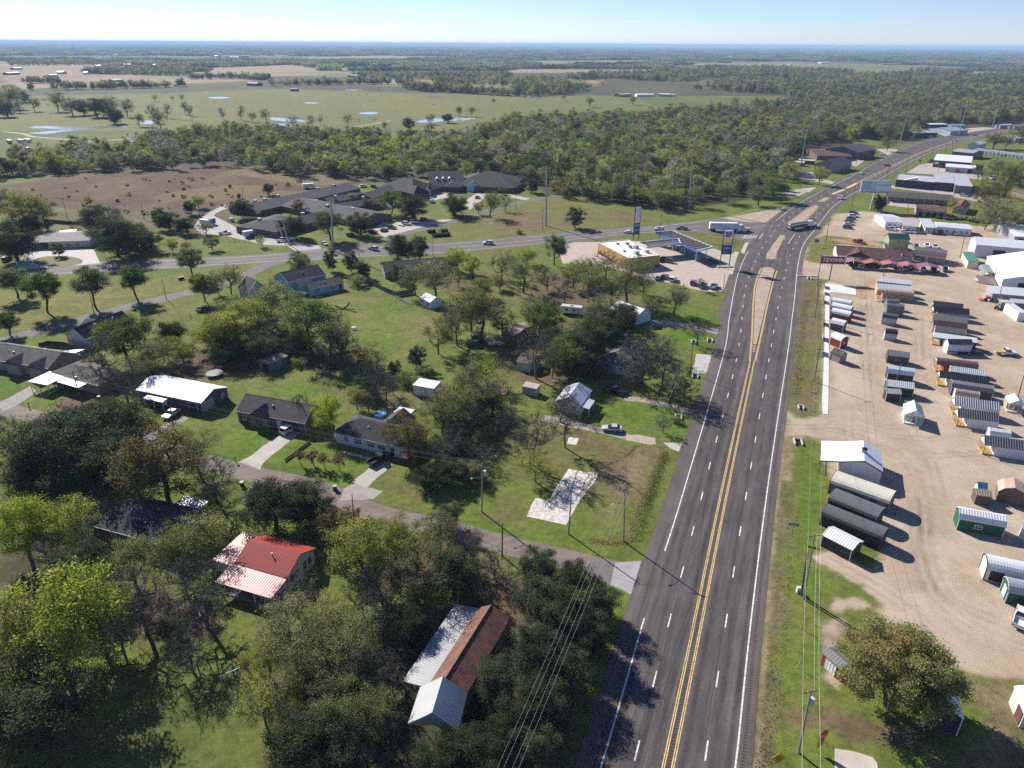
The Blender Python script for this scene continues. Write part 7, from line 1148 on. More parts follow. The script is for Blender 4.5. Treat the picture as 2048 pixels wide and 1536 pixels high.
for lb,p,L_ in (('white propane tank by the weathered shed',GG(275,308),2.6),('white propane tank behind the old cottage',GG(880,480),2.4)): small('propane_tank',lb,'tank',p,lambda e:(MB().tube((-L_/2,0,.8),(-L_/2+.35,0,.8),.25,.5,12).tube((-L_/2+.35,0,.8),(L_/2-.35,0,.8),.5,.5,12).tube((L_/2-.35,0,.8),(L_/2,0,.8),.5,.25,12).build('shell',MT['paint'],e,(.62,.62,.6)),[MB().box(x-.1,-.35,0,x+.1,.35,.4).build('foot',MT['concrete'],e,(.35,.34,.33)) for x in (-L_*.3,L_*.3)]),.3)
small('small_boat','small white boat among junk by the weathered shed','boat',GG(330,338),lambda e:(MB().add([(-2,-.7,.4),(-2,.7,.4),(-2,.8,1.0),(-2,-.8,1.0),(1,-.65,.4),(1,.65,.4),(1,.8,1.0),(1,-.8,1.0),(2.4,0,.7),(2.5,0,1.15)],[(0,1,2,3),(0,4,5,1),(1,5,6,2),(0,3,7,4),(4,8,5),(5,8,9,6),(4,7,9,8),(3,2,6,7),(7,6,9)]).build('hull',MT['car'],e,(.6,.6,.62)),MB().box(-1.6,-.6,.1,.6,.6,.3).build('boat_trailer',MT['darkmetal'],e)),.4)
small('garden_tractor','small red garden tractor among junk by the weathered shed','tractor',GG(405,350),lambda e:(MB().prof_y([(-.9,.3),(-.9,.6),(-.2,.6),(-.2,.5),(.1,.5),(.15,.85),(.9,.8),(.95,.3)],-.4,.4).build('body',MT['car'],e,(.35,.03,.02)),MB().box(-.7,-.25,.6,-.3,.25,.95).build('seat',MT['tyre'],e),wheels(e,(-.6,.7),.5,.28)),.5)
# ------------------------------------------------------------------ trees
LM={'yg':leaf_mat('leaf_yellow_green',(0.180,0.228,0.042),(0.312,0.348,0.062),(0.492,0.468,0.090)),'olive':leaf_mat('leaf_olive',(0.156,0.192,0.066),(0.258,0.276,0.102),(0.372,0.366,0.144)),'dark':leaf_mat('leaf_dark',(0.047,0.072,0.034),(0.081,0.110,0.049),(0.140,0.168,0.074)),
 'orange':leaf_mat('leaf_ochre',(0.131,0.144,0.050),(0.219,0.188,0.062),(0.312,0.225,0.069)),'green':leaf_mat('leaf_green',(0.094,0.144,0.037),(0.150,0.200,0.056),(0.237,0.275,0.088)),'bare':leaf_mat('leaf_dry',(0.163,0.144,0.100),(0.225,0.200,0.125),(0.275,0.250,0.125)),'rust':leaf_mat('leaf_rust',(0.112,0.112,0.044),(0.188,0.119,0.062),(0.250,0.150,0.075)),'big':leaf_mat('leaf_gold_green',(0.181,0.225,0.051),(0.312,0.326,0.072),(0.522,0.420,0.094)),
 'reed':leaf_mat('reed',(0.188,0.150,0.075),(0.350,0.263,0.138),(0.475,0.362,0.188)),'greybrown':leaf_mat('leaf_grey_brown',(0.204,0.192,0.144),(0.288,0.258,0.198),(0.372,0.330,0.252))}
def tree_mesh(seed,h,R,kind,nclump,nleaf,lsize,spread,trunk_r,cz=.62,hz=.40,twig=0,multi=1,gap=.25,flat=1.0,bark='bark',low=0.0):
    rg=np.random.default_rng(seed); pts=[]
    ctr=np.array([0,0,cz*h])
    lob=[(rg.normal(size=3)*np.array([.55,.55,.45]),.45+.25*rg.random()) for _ in range(6)]
    while len(pts)<nclump:
        p=rg.normal(size=3); p/=np.linalg.norm(p); p*=rg.random()**.4
        if rg.random()<gap and not any(np.linalg.norm(p-c)<r for c,r in lob): continue
        if rg.random()>.35 and not any(np.linalg.norm(p-c)<r*1.15 for c,r in lob): continue
        q=ctr+p*np.array([R,R,hz*h]);
        if q[2]<.12*h+low: continue
        pts.append(q)
    pts=np.array(pts)
    # skeleton: each clump joins the nearest lower node, so limbs fork and thin towards the crown
    nodes=[]; par=[]
    for k in range(multi):
        a=rg.random()*6.28; base=np.array([math.cos(a),math.sin(a),0])*(.03*h if multi>1 else 0); tip=np.array([math.cos(a)*R*.25*(multi>1)+rg.normal()*.03*h,math.sin(a)*R*.25*(multi>1)+rg.normal()*.03*h,.42*h]); prev=-1
        for t in np.linspace(0,1,6):
            nodes.append(base+(tip-base)*t+np.array([math.sin(t*5+a)*.012*h,math.cos(t*4+a)*.012*h,0])*(t>0)); par.append(prev); prev=len(nodes)-1
    order=np.argsort(np.linalg.norm(pts-np.array([0,0,.4*h]),axis=1)); ends=[]
    for i in order:
        q=pts[i]; N_=np.array(nodes); d=np.linalg.norm(N_-q,axis=1)+np.where(N_[:,2]>q[2]+.02*h,4.0,0)+np.where(N_[:,2]<.16*h,3.0,0); j=int(np.argmin(d)); a=nodes[j]; L_=np.linalg.norm(q-a); m=max(1,int(L_/(.09*h))); prev=j
        for s in range(1,m+1):
            t=s/m; p=a+(q-a)*t; p=p+np.array([rg.normal()*.012*h,rg.normal()*.012*h,-.04*h*math.sin(t*math.pi)]) if s<m else q
            nodes.append(p); par.append(prev); prev=len(nodes)-1
        ends.append(prev)
    n=len(nodes); wgt=np.zeros(n)
    for e in ends: wgt[e]+=1
    for k in range(n-1,-1,-1):
        if par[k]>=0: wgt[par[k]]+=wgt[k]
    rad=trunk_r*np.sqrt(np.maximum(wgt,.4)/max(wgt.max(),1)); mb=MB()
    for k in range(n):
        if par[k]>=0: mb.tube(nodes[par[k]],nodes[k],max(min(rad[par[k]],rad[k]*1.5),.02),max(rad[k],.016),6 if rad[k]>.1 else 4,cap=False)
    if twig:
        for e in ends:
            for _ in range(twig):
                p=Vector(nodes[e]); d=Vector(rg.normal(size=3)); d.z=abs(d.z)*.6+.1; d+=(p-Vector((0,0,.5*h))).normalized()*.8; d.normalize()
                L_=uni(.06,.13)*h; mid_=p+d*L_*.5+Vector(rg.normal(size=3))*.015*h; mb.tube(p,mid_,.026,.020,3,cap=False); mb.tube(mid_,p+d*L_,.020,.011,3,cap=False)
                d2=(d+Vector(rg.normal(size=3))*.6).normalized(); mb.tube(mid_,mid_+d2*L_*.6,.018,.010,3,cap=False)
    wood=mb.mesh('trunk_'+kind,MT[bark])
    crown=None
    if nleaf:
        w=rg.random(len(pts))**1.5+.15; w/=w.sum(); ci=rg.choice(len(pts),nleaf,p=w); ctint=rg.random(len(pts))
        P_=pts[ci]+rg.normal(size=(nleaf,3))*np.array([spread,spread,spread*.62*flat])
        P_[:,2]=np.maximum(P_[:,2],.15)
        nv=rg.normal(size=(nleaf,3)); nv[:,2]=np.abs(nv[:,2])*1.0+.25; nv/=np.linalg.norm(nv,axis=1)[:,None]
        t1=np.cross(nv,rg.normal(size=(nleaf,3))); t1/=np.linalg.norm(t1,axis=1)[:,None]; t2=np.cross(nv,t1)
        s=(lsize*(.6+.8*rg.random(nleaf)))[:,None]; V_=np.stack([P_-t1*s,P_-t2*s*.55,P_+t1*s,P_+t2*s*.55],1).reshape(-1,3)
        tint=np.clip(ctint[ci]*.65+rg.random(nleaf)*.45-.05,0,1); tint=np.repeat(tint,4)
        crown=fast_mesh('crown_'+kind,V_,np.arange(nleaf*4).reshape(-1,4),[LM[kind]],tint)
    return wood,crown
SPEC={ # h, R, kind, clumps, leaves, leaf size, spread, trunk r ...
 'yg':dict(h=10,R=5.0,kind='yg',nclump=110,nleaf=14000,lsize=.115,spread=.5,trunk_r=.26,gap=.5,twig=1),
 'olive':dict(h=10,R=5.0,kind='olive',nclump=120,nleaf=9500,lsize=.105,spread=.5,trunk_r=.26,twig=3,gap=.55,bark='bark'),
 'dark':dict(h=10,R=5.0,kind='dark',nclump=130,nleaf=24000,lsize=.135,spread=.55,trunk_r=.35,cz=.53,hz=.47,gap=.2),
 'orange':dict(h=10,R=5.0,kind='orange',nclump=95,nleaf=12000,lsize=.115,spread=.5,trunk_r=.32,twig=2,gap=.4),
 'green':dict(h=10,R=5.0,kind='green',nclump=105,nleaf=16000,lsize=.13,spread=.5,trunk_r=.28,gap=.4),
 'bare':dict(h=10,R=5.0,kind='bare',nclump=120,nleaf=500,lsize=.11,spread=.5,trunk_r=.25,twig=7,bark='barkgrey',gap=.5),
 'rust':dict(h=10,R=5.0,kind='rust',nclump=60,nleaf=6500,lsize=.15,spread=.5,trunk_r=.2,multi=3,twig=3),
 'sparse':dict(h=10,R=5.0,kind='yg',nclump=90,nleaf=4200,lsize=.12,spread=.6,trunk_r=.24,twig=6,bark='barkgrey',gap=.5),
 'juniper':dict(h=10,R=4.2,kind='dark',nclump=90,nleaf=15000,lsize=.15,spread=.45,trunk_r=.25,cz=.52,hz=.48,gap=.05),
 'shrub':dict(h=5,R=4.5,kind='olive',nclump=70,nleaf=5500,lsize=.15,spread=.55,trunk_r=.1,cz=.5,hz=.48,multi=4,twig=5,gap=.4,bark='barkgrey'),
 'street':dict(h=10,R=4.2,kind='green',nclump=75,nleaf=12000,lsize=.16,spread=.5,trunk_r=.26,cz=.66,hz=.33,low=2.6),
}
TM={k:[tree_mesh(100+i*17+len(k)*3+ord(k[0]),**v) for i in range(4)] for k,v in SPEC.items()}
BIG=tree_mesh(991,12.5,8.2,'big',280,70000,.155,.62,.42,multi=2,cz=.58,hz=.42,gap=.1)
NAME={'yg':('leafy_tree','yellow green tree'),'olive':('leafy_tree','olive thin leaved tree'),'dark':('oak_tree','dark evergreen oak'),'orange':('oak_tree','tree turning orange and olive'),'green':('leafy_tree','full green tree'),'bare':('bare_tree','bare grey tree'),'rust':('small_tree','rust leaved tree'),'sparse':('leafy_tree','sparse yellow leaved tree'),'juniper':('juniper_tree','dark upright juniper'),'shrub':('shrub','olive shrub'),'street':('leafy_tree','round green tree')}
tl_={}; spots=[]
def tree(kind,c,wpx,where,hr=None,grp=None,base=None,cap=None):
    """crown centre and width as surveyed; the crown's height follows from its width"""
    k0={'shrub':.55,'bare':1.0,'juniper':1.25,'street':1.15,'rust':.9}.get(kind,1.0) if hr is None else hr
    R0=SPEC[kind]['R']; h0=SPEC[kind]['h']; cz=SPEC[kind].get('cz',.62)
    hc=5.0
    for _ in range(4):
        q=G(c,hc); dist=math.sqrt(q.x**2+q.y**2+(CAMH-hc)**2); r=wpx*.5*dist/F/1.12; hh=r*2*k0 if kind!='shrub' else r*2*k0; hc=min(hh*cz,14)
    if cap and hh>cap: hh=cap
    e=empty(NAME[kind][0],(q.x,q.y,0),uni(0,6.28)); wd,cr=random.choice(TM[kind]); s=(r/R0,r/R0,hh/h0); e.scale=s
    link('trunk',wd,e)
    if cr: link('crown',cr,e)
    lb=NAME[kind][1]+' '+where; tag(e,lb,'shrub' if kind=='shrub' else 'tree',grp); tl_.setdefault(lb,[]).append((c[0],e)); spots.append((q.x,q.y,r)); return e
def many(where,rows,grp=None):
    for k,c,w,*r in rows: tree(k,c,w,where,r[0] if r else None,grp)
a='at the shaded lower left corner'
many(a,[('yg',(101,1241),240),('yg',(18,1275),190),('yg',(185,1225),140),('olive',(95,1345),170),('dark',(35,1425),190,.9)])
many('left of the dark shingled house',[('bare',(90,1105),80,1.1),('yg',(40,1055),130),('yg',(125,1045),120)])
many('right of the white sided house and vacant lot',[('shrub',(892,850),60),('shrub',(925,860),70),('bare',(945,830),90,.8),('bare',(905,835),70,.9),('shrub',(960,815),70),('olive',(985,800),70,.8),('bare',(985,775),70,.9),('shrub',(870,885),60),('bare',(870,900),70,.8),('shrub',(940,890),60),('dark',(915,905),70,.6),('shrub',(975,860),50),('olive',(930,770),65,.8),('bare',(968,792),65,.9),('olive',(1005,805),60,.8),('shrub',(950,835),60),('bare',(1015,835),60,.9),('olive',(905,868),65,.7),('shrub',(945,875),65),('bare',(962,905),60,.9),('shrub',(882,925),60),('dark',(925,935),65,.6),('shrub',(955,950),55),('olive',(840,905),60,.8),('shrub',(990,850),50),('bare',(925,815),60,.9)])
many('in the scrub behind the shingled houses',[('bare',(690,720),60,.9),('shrub',(700,745),50),('shrub',(672,715),45),('shrub',(745,790),50),('bare',(735,800),55,.9),('shrub',(765,740),45),('bare',(785,765),50),('shrub',(640,700),45),('shrub',(560,705),50),('shrub',(600,720),40)])
tree('dark',(160,1135),110,'between the corner trees and the dark shingled house')
many('in front of the dark shingled house',[('olive',(258,1118),105),('olive',(345,1088),120),('sparse',(400,1062),110)])
many('on the shaded lawn below the red roofed house',[('bare',(272,1195),150),('bare',(397,1180),160),('bare',(375,1300),100,.9),('bare',(240,1280),90,1.1),('dark',(340,1262),60,.7)])
tree('bare',(590,1195),130,'leaning before the porch of the red roofed house',.7)
many('behind the red roofed house',[('dark',(545,1015),140,.8),('dark',(615,1005),110),('rust',(660,1048),90),('rust',(700,1030),50)])
many('at the bottom lawn edge',[('yg',(533,1312),95),('sparse',(522,1395),105,1.3),('sparse',(568,1400),80,1.3),('olive',(585,1255),150),('yg',(660,1225),105)])
many('right of the open lawn at the bottom',[('dark',(620,1478),150,.85),('dark',(680,1500),120,.8)])
many('left of the rusty roofed house',[('olive',(622,1318),140),('olive',(694,1275),140),('olive',(680,1400),140),('olive',(757,1425),110),('olive',(730,1335),110),('bare',(765,1320),90),('olive',(640,1260),110)])
many('between the side street and the rusty roofed house',[('yg',(735,1095),170),('yg',(800,1072),130),('olive',(875,1068),110),('dark',(895,1030),70),('bare',(930,1085),90),('olive',(830,1140),150),('bare',(765,1225),120),('dark',(815,1250),90),('dark',(905,1150),110),('olive',(760,1160),110),('bare',(720,1185),110)])
many('at the street corner behind the rusty roofed house',[('bare',(990,1125),75),('bare',(1015,1150),60),('shrub',(940,1185),70)])
many('in the dark row beside the highway shoulder',[('dark',(1082,1135),95),('dark',(1062,1192),100),('dark',(1155,1165),100),('dark',(1115,1215),125),('dark',(1208,1205),85),('dark',(1180,1262),105),('dark',(1066,1290),120),('dark',(1004,1364),108),('dark',(1042,1412),115),('dark',(1085,1318),125),('dark',(1095,1405),120),('dark',(1140,1345),105),('dark',(945,1512),115),('dark',(877,1515),105),('dark',(1068,1495),110),('dark',(1010,1480),100)])
many('along the side street before the brown bungalow',[('dark',(143,880),180,.8),('dark',(208,850),125,.8),('dark',(85,890),140,.8),('dark',(165,925),170,.75),('dark',(235,880),100,.8),('dark',(60,940),120,.8)])
many('at the left frame edge by the side street',[('bare',(15,865),80),('bare',(22,900),60)])
many('over the lower left street bend',[('orange',(320,920),175),('olive',(268,950),115),('olive',(388,895),105,.9),('bare',(422,950),105)])
many('by the brown bungalow roof',[('bare',(208,728),95,1.25),('bare',(245,762),75),('bare',(262,820),80),('shrub',(285,835),50)])
many('in the back yards behind the white roofed house',[('green',(247,672),115,.85),('dark',(338,664),65,.8),('olive',(300,716),105,.8),('yg',(330,690),75,.7),('yg',(362,702),60,.8)])
many('in the brush behind the small blue grey garage',[('yg',(418,662),95,.8),('yg',(467,655),110,.8),('olive',(528,598),125,.8),('olive',(467,615),90,.7),('yg',(495,636),125,.75),('yg',(440,650),85,.8),('green',(615,640),125,.95),('olive',(655,662),110),('olive',(682,688),80),('olive',(545,650),90,.8),('dark',(520,690),90,.7),('dark',(450,700),90,.6),('dark',(590,690),70,.6)])
many('on the back lawn edge near the white storage shed',[('yg',(727,712),45),('sparse',(752,712),65),('yg',(732,728),40),('bare',(750,755),75,1.2),('yg',(712,790),48,1.2),('shrub',(812,757),60),('juniper',(833,712),42),('juniper',(791,735),32),('shrub',(849,740),38),('dark',(730,770),70,.6),('bare',(770,770),60)])
many('between the two shingled houses',[('yg',(648,822),85,1.1),('bare',(604,812),50,1.3)])
many('right of the white sided house',[('orange',(817,866),110,1.0),('olive',(883,826),105),('olive',(918,805),110),('olive',(952,775),110,.85),('olive',(915,800),80),('dark',(845,955),60,.8),('dark',(893,950),75,.7),('olive',(930,935),70,.7),('bare',(900,880),80)])
for x,y in ((601,912),(625,912),(648,918),(677,922)): tree('rust',(x,y),30,'in the row of four on the front lawn',1.3,'crepe myrtles on the front lawn')
many('over the wire fence by the timber deck',[('sparse',(972,728),75),('olive',(940,745),60)])
many('in the vacant lot beside the broken slab',[('bare',(1068,872),95,1.3),('sparse',(1072,930),90,.8)]); tree('bare',(1133,830),85,'with a tall clear trunk at the broken slab',1.6)
tree('bare',(1130,795),55,'before the silver roofed house',1.2)
many('among the hidden houses in the middle',[('green',(1085,636),105),('bare',(1074,692),100,1.3),('dark',(1110,690),85),('green',(1133,705),95),('dark',(1168,684),105),('olive',(1180,652),90),('dark',(1247,645),80,1.1),('dark',(1210,668),80),('dark',(1160,725),75),('olive',(1105,725),60),('shrub',(1205,740),45),('dark',(1200,640),70)])
many('in the grove around the weathered shed',[('olive',(962,624),120),('olive',(1005,636),70),('olive',(913,645),75,1.2),('olive',(875,665),70,1.2),('bare',(890,640),60)])
many('at the old cottage by the road',[('bare',(1289,705),140,.9),('bare',(1328,732),85,1.1),('bare',(1350,758),85,1.0),('bare',(1265,735),80),('bare',(1372,772),60,1.0),('bare',(1395,660),62,.9),('bare',(1330,690),60),('rust',(1300,745),40)])
tree('bare',(1328,845),45,'as a lone upright bush by the gravel drive',.9); tree('shrub',(1352,838),30,'beside the ditch culvert')
many('around the brown bungalow on the highway',[('dark',(795,498),60,1.1),('dark',(838,495),48,1.25),('yg',(915,512),55),('yg',(945,528),48),('olive',(1003,522),62,1.1),('olive',(1047,543),80),('olive',(870,548),90),('olive',(828,553),70),('dark',(795,545),40),('sparse',(916,550),45),('yg',(968,572),65,.7),('olive',(942,605),110),('yg',(1000,560),50,.7)])
many('between the petrol station and the back lawns',[('green',(1110,492),58,1.2),('yg',(1055,508),48,.8),('yg',(1147,545),60),('olive',(1178,560),75,1.1),('olive',(1095,553),52),('bare',(1130,570),60,1.1),('olive',(1080,618),90),('olive',(1172,535),60),('olive',(1258,548),110,.95),('bare',(1215,525),70),('olive',(1306,605),55),('olive',(1352,592),60,1.15),('olive',(1210,615),80),('dark',(1248,625),55),('bare',(1406,566),28),('bare',(1195,590),50),('bare',(1290,560),50),('olive',(1225,575),70)])
many('beside the sky blue house',[('green',(600,524),58),('juniper',(662,519),32,1.5),('juniper',(700,522),36,1.3),('dark',(722,538),40),('shrub',(715,560),45),('shrub',(590,592),45)])
many('at the bend of the grey side road',[('olive',(457,552),55,1.15),('olive',(432,560),45,1.1),('street',(403,566),50,1.2)])
many('in the street row along the grey side road',[('street',(24,557),60,.95),('street',(80,572),66,1.2),('street',(178,562),66,1.25),('street',(264,552),55,1.3),('street',(381,518),50,1.35),('street',(10,640),50,.9)])
many('on the care home verge by the highway',[('green',(422,484),30,.9),('yg',(342,488),28,1.0),('olive',(372,492),24),('sparse',(522,478),26)]); tree('juniper',(115,499),25,'on the oval lawn of the circular drive',1.0)
many('around the tan roofed ranch house',[('dark',(227,470),100,.8),('dark',(205,440),80,.8),('dark',(270,470),60,.8),('yg',(255,482),40,1.0),('dark',(24,480),90,.8),('dark',(70,455),60,.7),('yg',(44,420),95,.8),('olive',(15,400),70,.8),('olive',(85,420),55),('dark',(300,482),48,.8),('shrub',(100,470),30),('shrub',(150,455),20)])
many('in the care home brush line',[('dark',(335,440),50,.7),('dark',(372,450),45,.7),('yg',(395,400),32,.8),('dark',(380,415),28),('olive',(410,455),40,.6),('dark',(318,430),30),('yg',(178,398),20,.9)])
many('among the care home wings',[('dark',(483,415),48,.85),('rust',(597,410),36,.9),('dark',(583,452),60,.8),('green',(657,442),72,.95),('dark',(720,446),58,.85),('green',(782,400),52,.95),('dark',(828,412),66,.8),('dark',(908,407),64,.75),('olive',(980,402),48,1.2),('olive',(957,412),26,1.1),('yg',(701,393),20),('rust',(737,406),34,.8),('orange',(913,361),24,.9),('bare',(1010,402),36),('dark',(1063,370),34,.9),('rust',(1005,378),20),('shrub',(920,372),9),('shrub',(927,380),10),('rust',(806,433),26,.6)])
many('on the field by the care home',[('juniper',(1151,434),46,1.0),('shrub',(1038,462),20),('dark',(537,378),24),('yg',(452,380),10,1.2),('dark',(460,372),7,1.2),('dark',(478,392),9,1.4)])
e=empty('oak_tree',(*G(D(700,1330)).xy,0),.6); e.scale=(.9,.9,.96); e.location=G((1800,1338),7.2).xy.to_3d(); link('trunk',BIG[0],e); link('crown',BIG[1],e); tag(e,'huge gold and green oak hiding a barn in the yard corner','tree'); spots.append((e.location.x,e.location.y,8))
many('by the tan hall on the highway',[('yg',(1642,347),34,1.05),('green',(1550,372),55,.9),('olive',(1520,385),50,.85),('rust',(1735,310),18,.8),('rust',(1748,306),16,.8),('olive',(1778,283),28)])
tree('dark',(1759,405),30,'just right of the billboard post',1.1)
many('at the right edge beyond the motel',[('orange',(1988,385),62,1.1),('olive',(2015,420),95,.75),('olive',(2022,350),75,.85),('olive',(1997,336),40),('bare',(1960,342),30),('orange',(1992,277),36,.8),('olive',(2015,280),30,.8),('olive',(2046,265),40,.8),('yg',(1904,405),18,1.3),('olive',(1975,440),40,.7),('olive',(2040,440),60,.7)])
tree('bare',(1965,488),18,'between the long warehouse and the green roofed shed'); tree('shrub',(1768,437),14,'against the first white site office')
many('scattered in the wide pasture',[('sparse',(308,134+60),13),('sparse',(343,195),9),('sparse',(362,193),13),('bare',(305,222),26,1.3),('bare',(332,218),20,1.3),('olive',(318,235),34,1.0),('olive',(275,237),26,.9),('olive',(368,213),16,1.4),('olive',(378,218),16,1.3),('bare',(445,224),18,1.3),('bare',(480,222),20,1.4),('olive',(503,231),20,1.0),('olive',(530,229),26,1.0),('bare',(585,240),26,.9),('bare',(623,238),18,1.2),('bare',(640,238),14,1.3),('bare',(695,237),22,1.1),('olive',(770,250),16,1.2),('dark',(817,246),26,1.0),('olive',(860,235),22,1.0),('olive',(862,252),18),('dark',(895,236),26,.7),('olive',(917,220),18,1.1),('olive',(943,221),18,1.1),('olive',(957,248),12),('olive',(988,201),10),('olive',(1180,202),22,.9),('olive',(1267,199),20,.8),('bare',(1127,192),14),('shrub',(1240,217),12),('olive',(1470,200),16),('dark',(1530,204),12),('dark',(30,302),26,.8)])
many('in the pasture grove on the left',[('olive',(65,205),24),('olive',(110,200),40,.8),('olive',(140,208),40,.8),('dark',(165,213),34,.8),('dark',(190,214),44,.75),('olive',(215,205),36,.9),('dark',(225,228),36,.9),('olive',(250,212),34,.9),('olive',(20,195),44,.9),('dark',(10,215),36,.8),('olive',(35,208),26,.9)])
for lb,os_ in tl_.items():
    if len(os_)>1 and 'row of four' not in lb:
        os_.sort(key=lambda q:q[0])
        for i,(x,o) in enumerate(os_): o['label']=lb+', '+(ORD[i]+' from left' if i<len(os_)-1 else 'rightmost')
print('hand placed trees',sum(len(v) for v in tl_.values()))
# ---------- woods: nearest crowns are trees of their own, the rest one mass
rg=np.random.default_rng(5)
def scatter(poly,step,jit=.9):
    pl=gp(poly); xs=[q[0] for q in pl]; ys=[q[1] for q in pl]; gx=np.arange(min(xs),max(xs),step); gy=np.arange(min(ys),max(ys),step)
    X_,Y_=np.meshgrid(gx,gy); X_=X_.ravel()+rg.uniform(-.5,.5,X_.size)*step*jit; Y_=Y_.ravel()+rg.uniform(-.5,.5,Y_.size)*step*jit
    k=(np.abs(X_)<.86*np.abs(Y_)+60)&(sdist(X_,Y_,pl)>0); return X_[k],Y_[k]
WOOD=[(-60,352),(70,326),(150,308),(240,300),(350,282),(480,268),(650,276),(780,286),(950,280),(1024,247),(1224,241),(1424,226),(1549,214),(1600,208),(1760,205),(2200,205),(2200,246),(2048,246),(1990,256),(1905,268),(1835,283),(1765,296),(1725,300),(1700,296),(1640,302),(1600,318),(1585,335),(1600,350),(1560,375),(1570,395),(1480,402),(1410,414),(1330,424),(1240,408),(1120,394),(1090,376),(1050,366),(960,357),(900,352),(840,356),(775,362),(700,356),(640,374),(600,356),(560,344),(430,332),(330,342),(150,346),(-60,362)]
X1,Y1=scatter(WOOD,7.2)
CLR=[[Z(620,520),Z(1480,500),Z(1480,780),Z(1150,900),Z(300,1000),Z(240,720)],[Z(1080,440),Z(1700,500),Z(1900,560),Z(1700,650),Z(1080,560)],[X(500,430),X(1300,380),X(1720,430),X(1700,500),X(900,580),X(500,580)],[Z(180,780),Z(340,800),Z(340,920),Z(200,930)],[(585,338),(700,360),(760,345),(720,366),(640,374)]]
keep=np.ones(len(X1),bool)
for c in CLR: keep&=sdist(X1,Y1,gp(c))<1
keep&=vn(X1,Y1,34,9)>.31
X1,Y1=X1[keep],Y1[keep]
for sx,sy,sr in spots:
    m=(X1-sx)**2+(Y1-sy)**2>(sr*.8+2)**2; X1,Y1=X1[m],Y1[m]
# houses, road and shoulders stay clear
rp=[(q.x,q.y) for q in lw if q.y>330]
for qx,qy in rp: m=(X1-qx)**2+(Y1-qy)**2>17**2; X1,Y1=X1[m],Y1[m]
for qx,qy in [(q.x,q.y) for q in rw if q.y>330]: m=(X1-qx)**2+(Y1-qy)**2>14**2; X1,Y1=X1[m],Y1[m]
order=np.argsort(Y1); X1,Y1=X1[order],Y1[order]; print('wood',len(X1))
seg=[((-60,1e9),'x')]
def zone(px): return 'at the near wood edge behind the brown field' if px<560 else 'at the near wood edge behind the care homes' if px<1080 else 'at the near wood edge above the highway lawn' if px<1480 else 'in the near wood by the white cabins'
NI=64; ks=['yg','olive','green','dark','olive','yg','sparse','olive']
idx=[]
for lo,hi,cn in ((-1e9,560,16),(560,1080,18),(1080,1480,20),(1480,1e9,10)):
    px=CX+F*X1/np.maximum(Y1*math.cos(PIT)+CAMH*math.sin(PIT),1); ii=np.where((px>=lo)&(px<hi))[0][:cn]; idx+=list(ii)
wl_={}
for i in idx:
    k=ks[int(rg.integers(len(ks)))]; hh=rg.uniform(7.5,12); r=rg.uniform(3.6,5.6); e=empty('woodland_tree',(X1[i],Y1[i],0),rg.uniform(0,6.28)); wd,cr=TM[k][int(rg.integers(4))]; e.scale=(r/5,r/5,hh/10); link('trunk',wd,e)
    if cr: link('crown',cr,e)
    px=CX+F*X1[i]/(Y1[i]*math.cos(PIT)+CAMH*math.sin(PIT)); lb=NAME[k][1]+' '+zone(px); tag(e,lb,'tree','trees along the near wood edge'); wl_.setdefault(lb,[]).append((px,e))
for lb,os_ in wl_.items():
    if len(os_)>1:
        os_.sort(key=lambda q:q[0])
        for i,(x,o) in enumerate(os_): o['label']=lb+', '+(ORD[i]+' from left' if i<len(os_)-1 else 'rightmost')
rest=np.setdiff1d(np.arange(len(X1)),idx); X1,Y1=X1[rest],Y1[rest]
# light crowns for the mass
def lite(seed,kind,h=9,R=4.6,n=900,ls=.55,cl=30,sp=.75,twig=0):
    w,c=tree_mesh(seed,h,R,kind,cl,n,ls,sp,.2,cz=.56,hz=.46); return c
PRO=[lite(301,'olive',ls=.31,n=2210),lite(303,'yg',n=1700,ls=.31),lite(312,'olive',n=1530,ls=.31,h=7.5),lite(302,'olive',n=1530,ls=.31,h=10.5,R=4),lite(304,'dark',ls=.31),lite(309,'greybrown',n=1105,ls=.28,h=10),lite(305,'green',n=1700,ls=.31),lite(306,'dark',n=1900,h=10.5,ls=.33),lite(310,'green',n=1530,ls=.31,R=5.2),lite(308,'olive',n=1190,ls=.31,R=5.4,h=8),lite(311,'orange',n=1360,ls=.31)]
def clump_mesh(seed,kind,W_=60,D_=60,n=1500,ls=2.6,k=42):
    r_=np.random.default_rng(seed); c=np.stack([r_.uniform(-W_/2,W_/2,k),r_.uniform(-D_/2,D_/2,k),r_.uniform(4,7,k)],1); ci=r_.integers(0,k,n); ct=r_.random(k)
    P_=c[ci]+r_.normal(size=(n,3))*np.array([3.2,3.2,2.0]); P_[:,2]=np.maximum(P_[:,2],.5); nv=r_.normal(size=(n,3)); nv[:,2]=np.abs(nv[:,2])+.4; nv/=np.linalg.norm(nv,axis=1)[:,None]; t1=np.cross(nv,r_.normal(size=(n,3))); t1/=np.linalg.norm(t1,axis=1)[:,None]; t2=np.cross(nv,t1); s=(ls*(.5+.6*r_.random(n)))[:,None]
    V_=np.stack([P_-t1*s,P_-t2*s*.7,P_+t1*s,P_+t2*s*.7],1).reshape(-1,3); return fast_mesh('clump_'+kind,V_,np.arange(n*4).reshape(-1,4),[LM[kind]],np.repeat(np.clip(ct[ci]*.6+r_.random(n)*.4,0,1),4))
CLU=[clump_mesh(401,'olive'),clump_mesh(402,'dark'),clump_mesh(403,'olive'),clump_mesh(404,'greybrown'),clump_mesh(405,'green'),clump_mesh(406,'dark')]
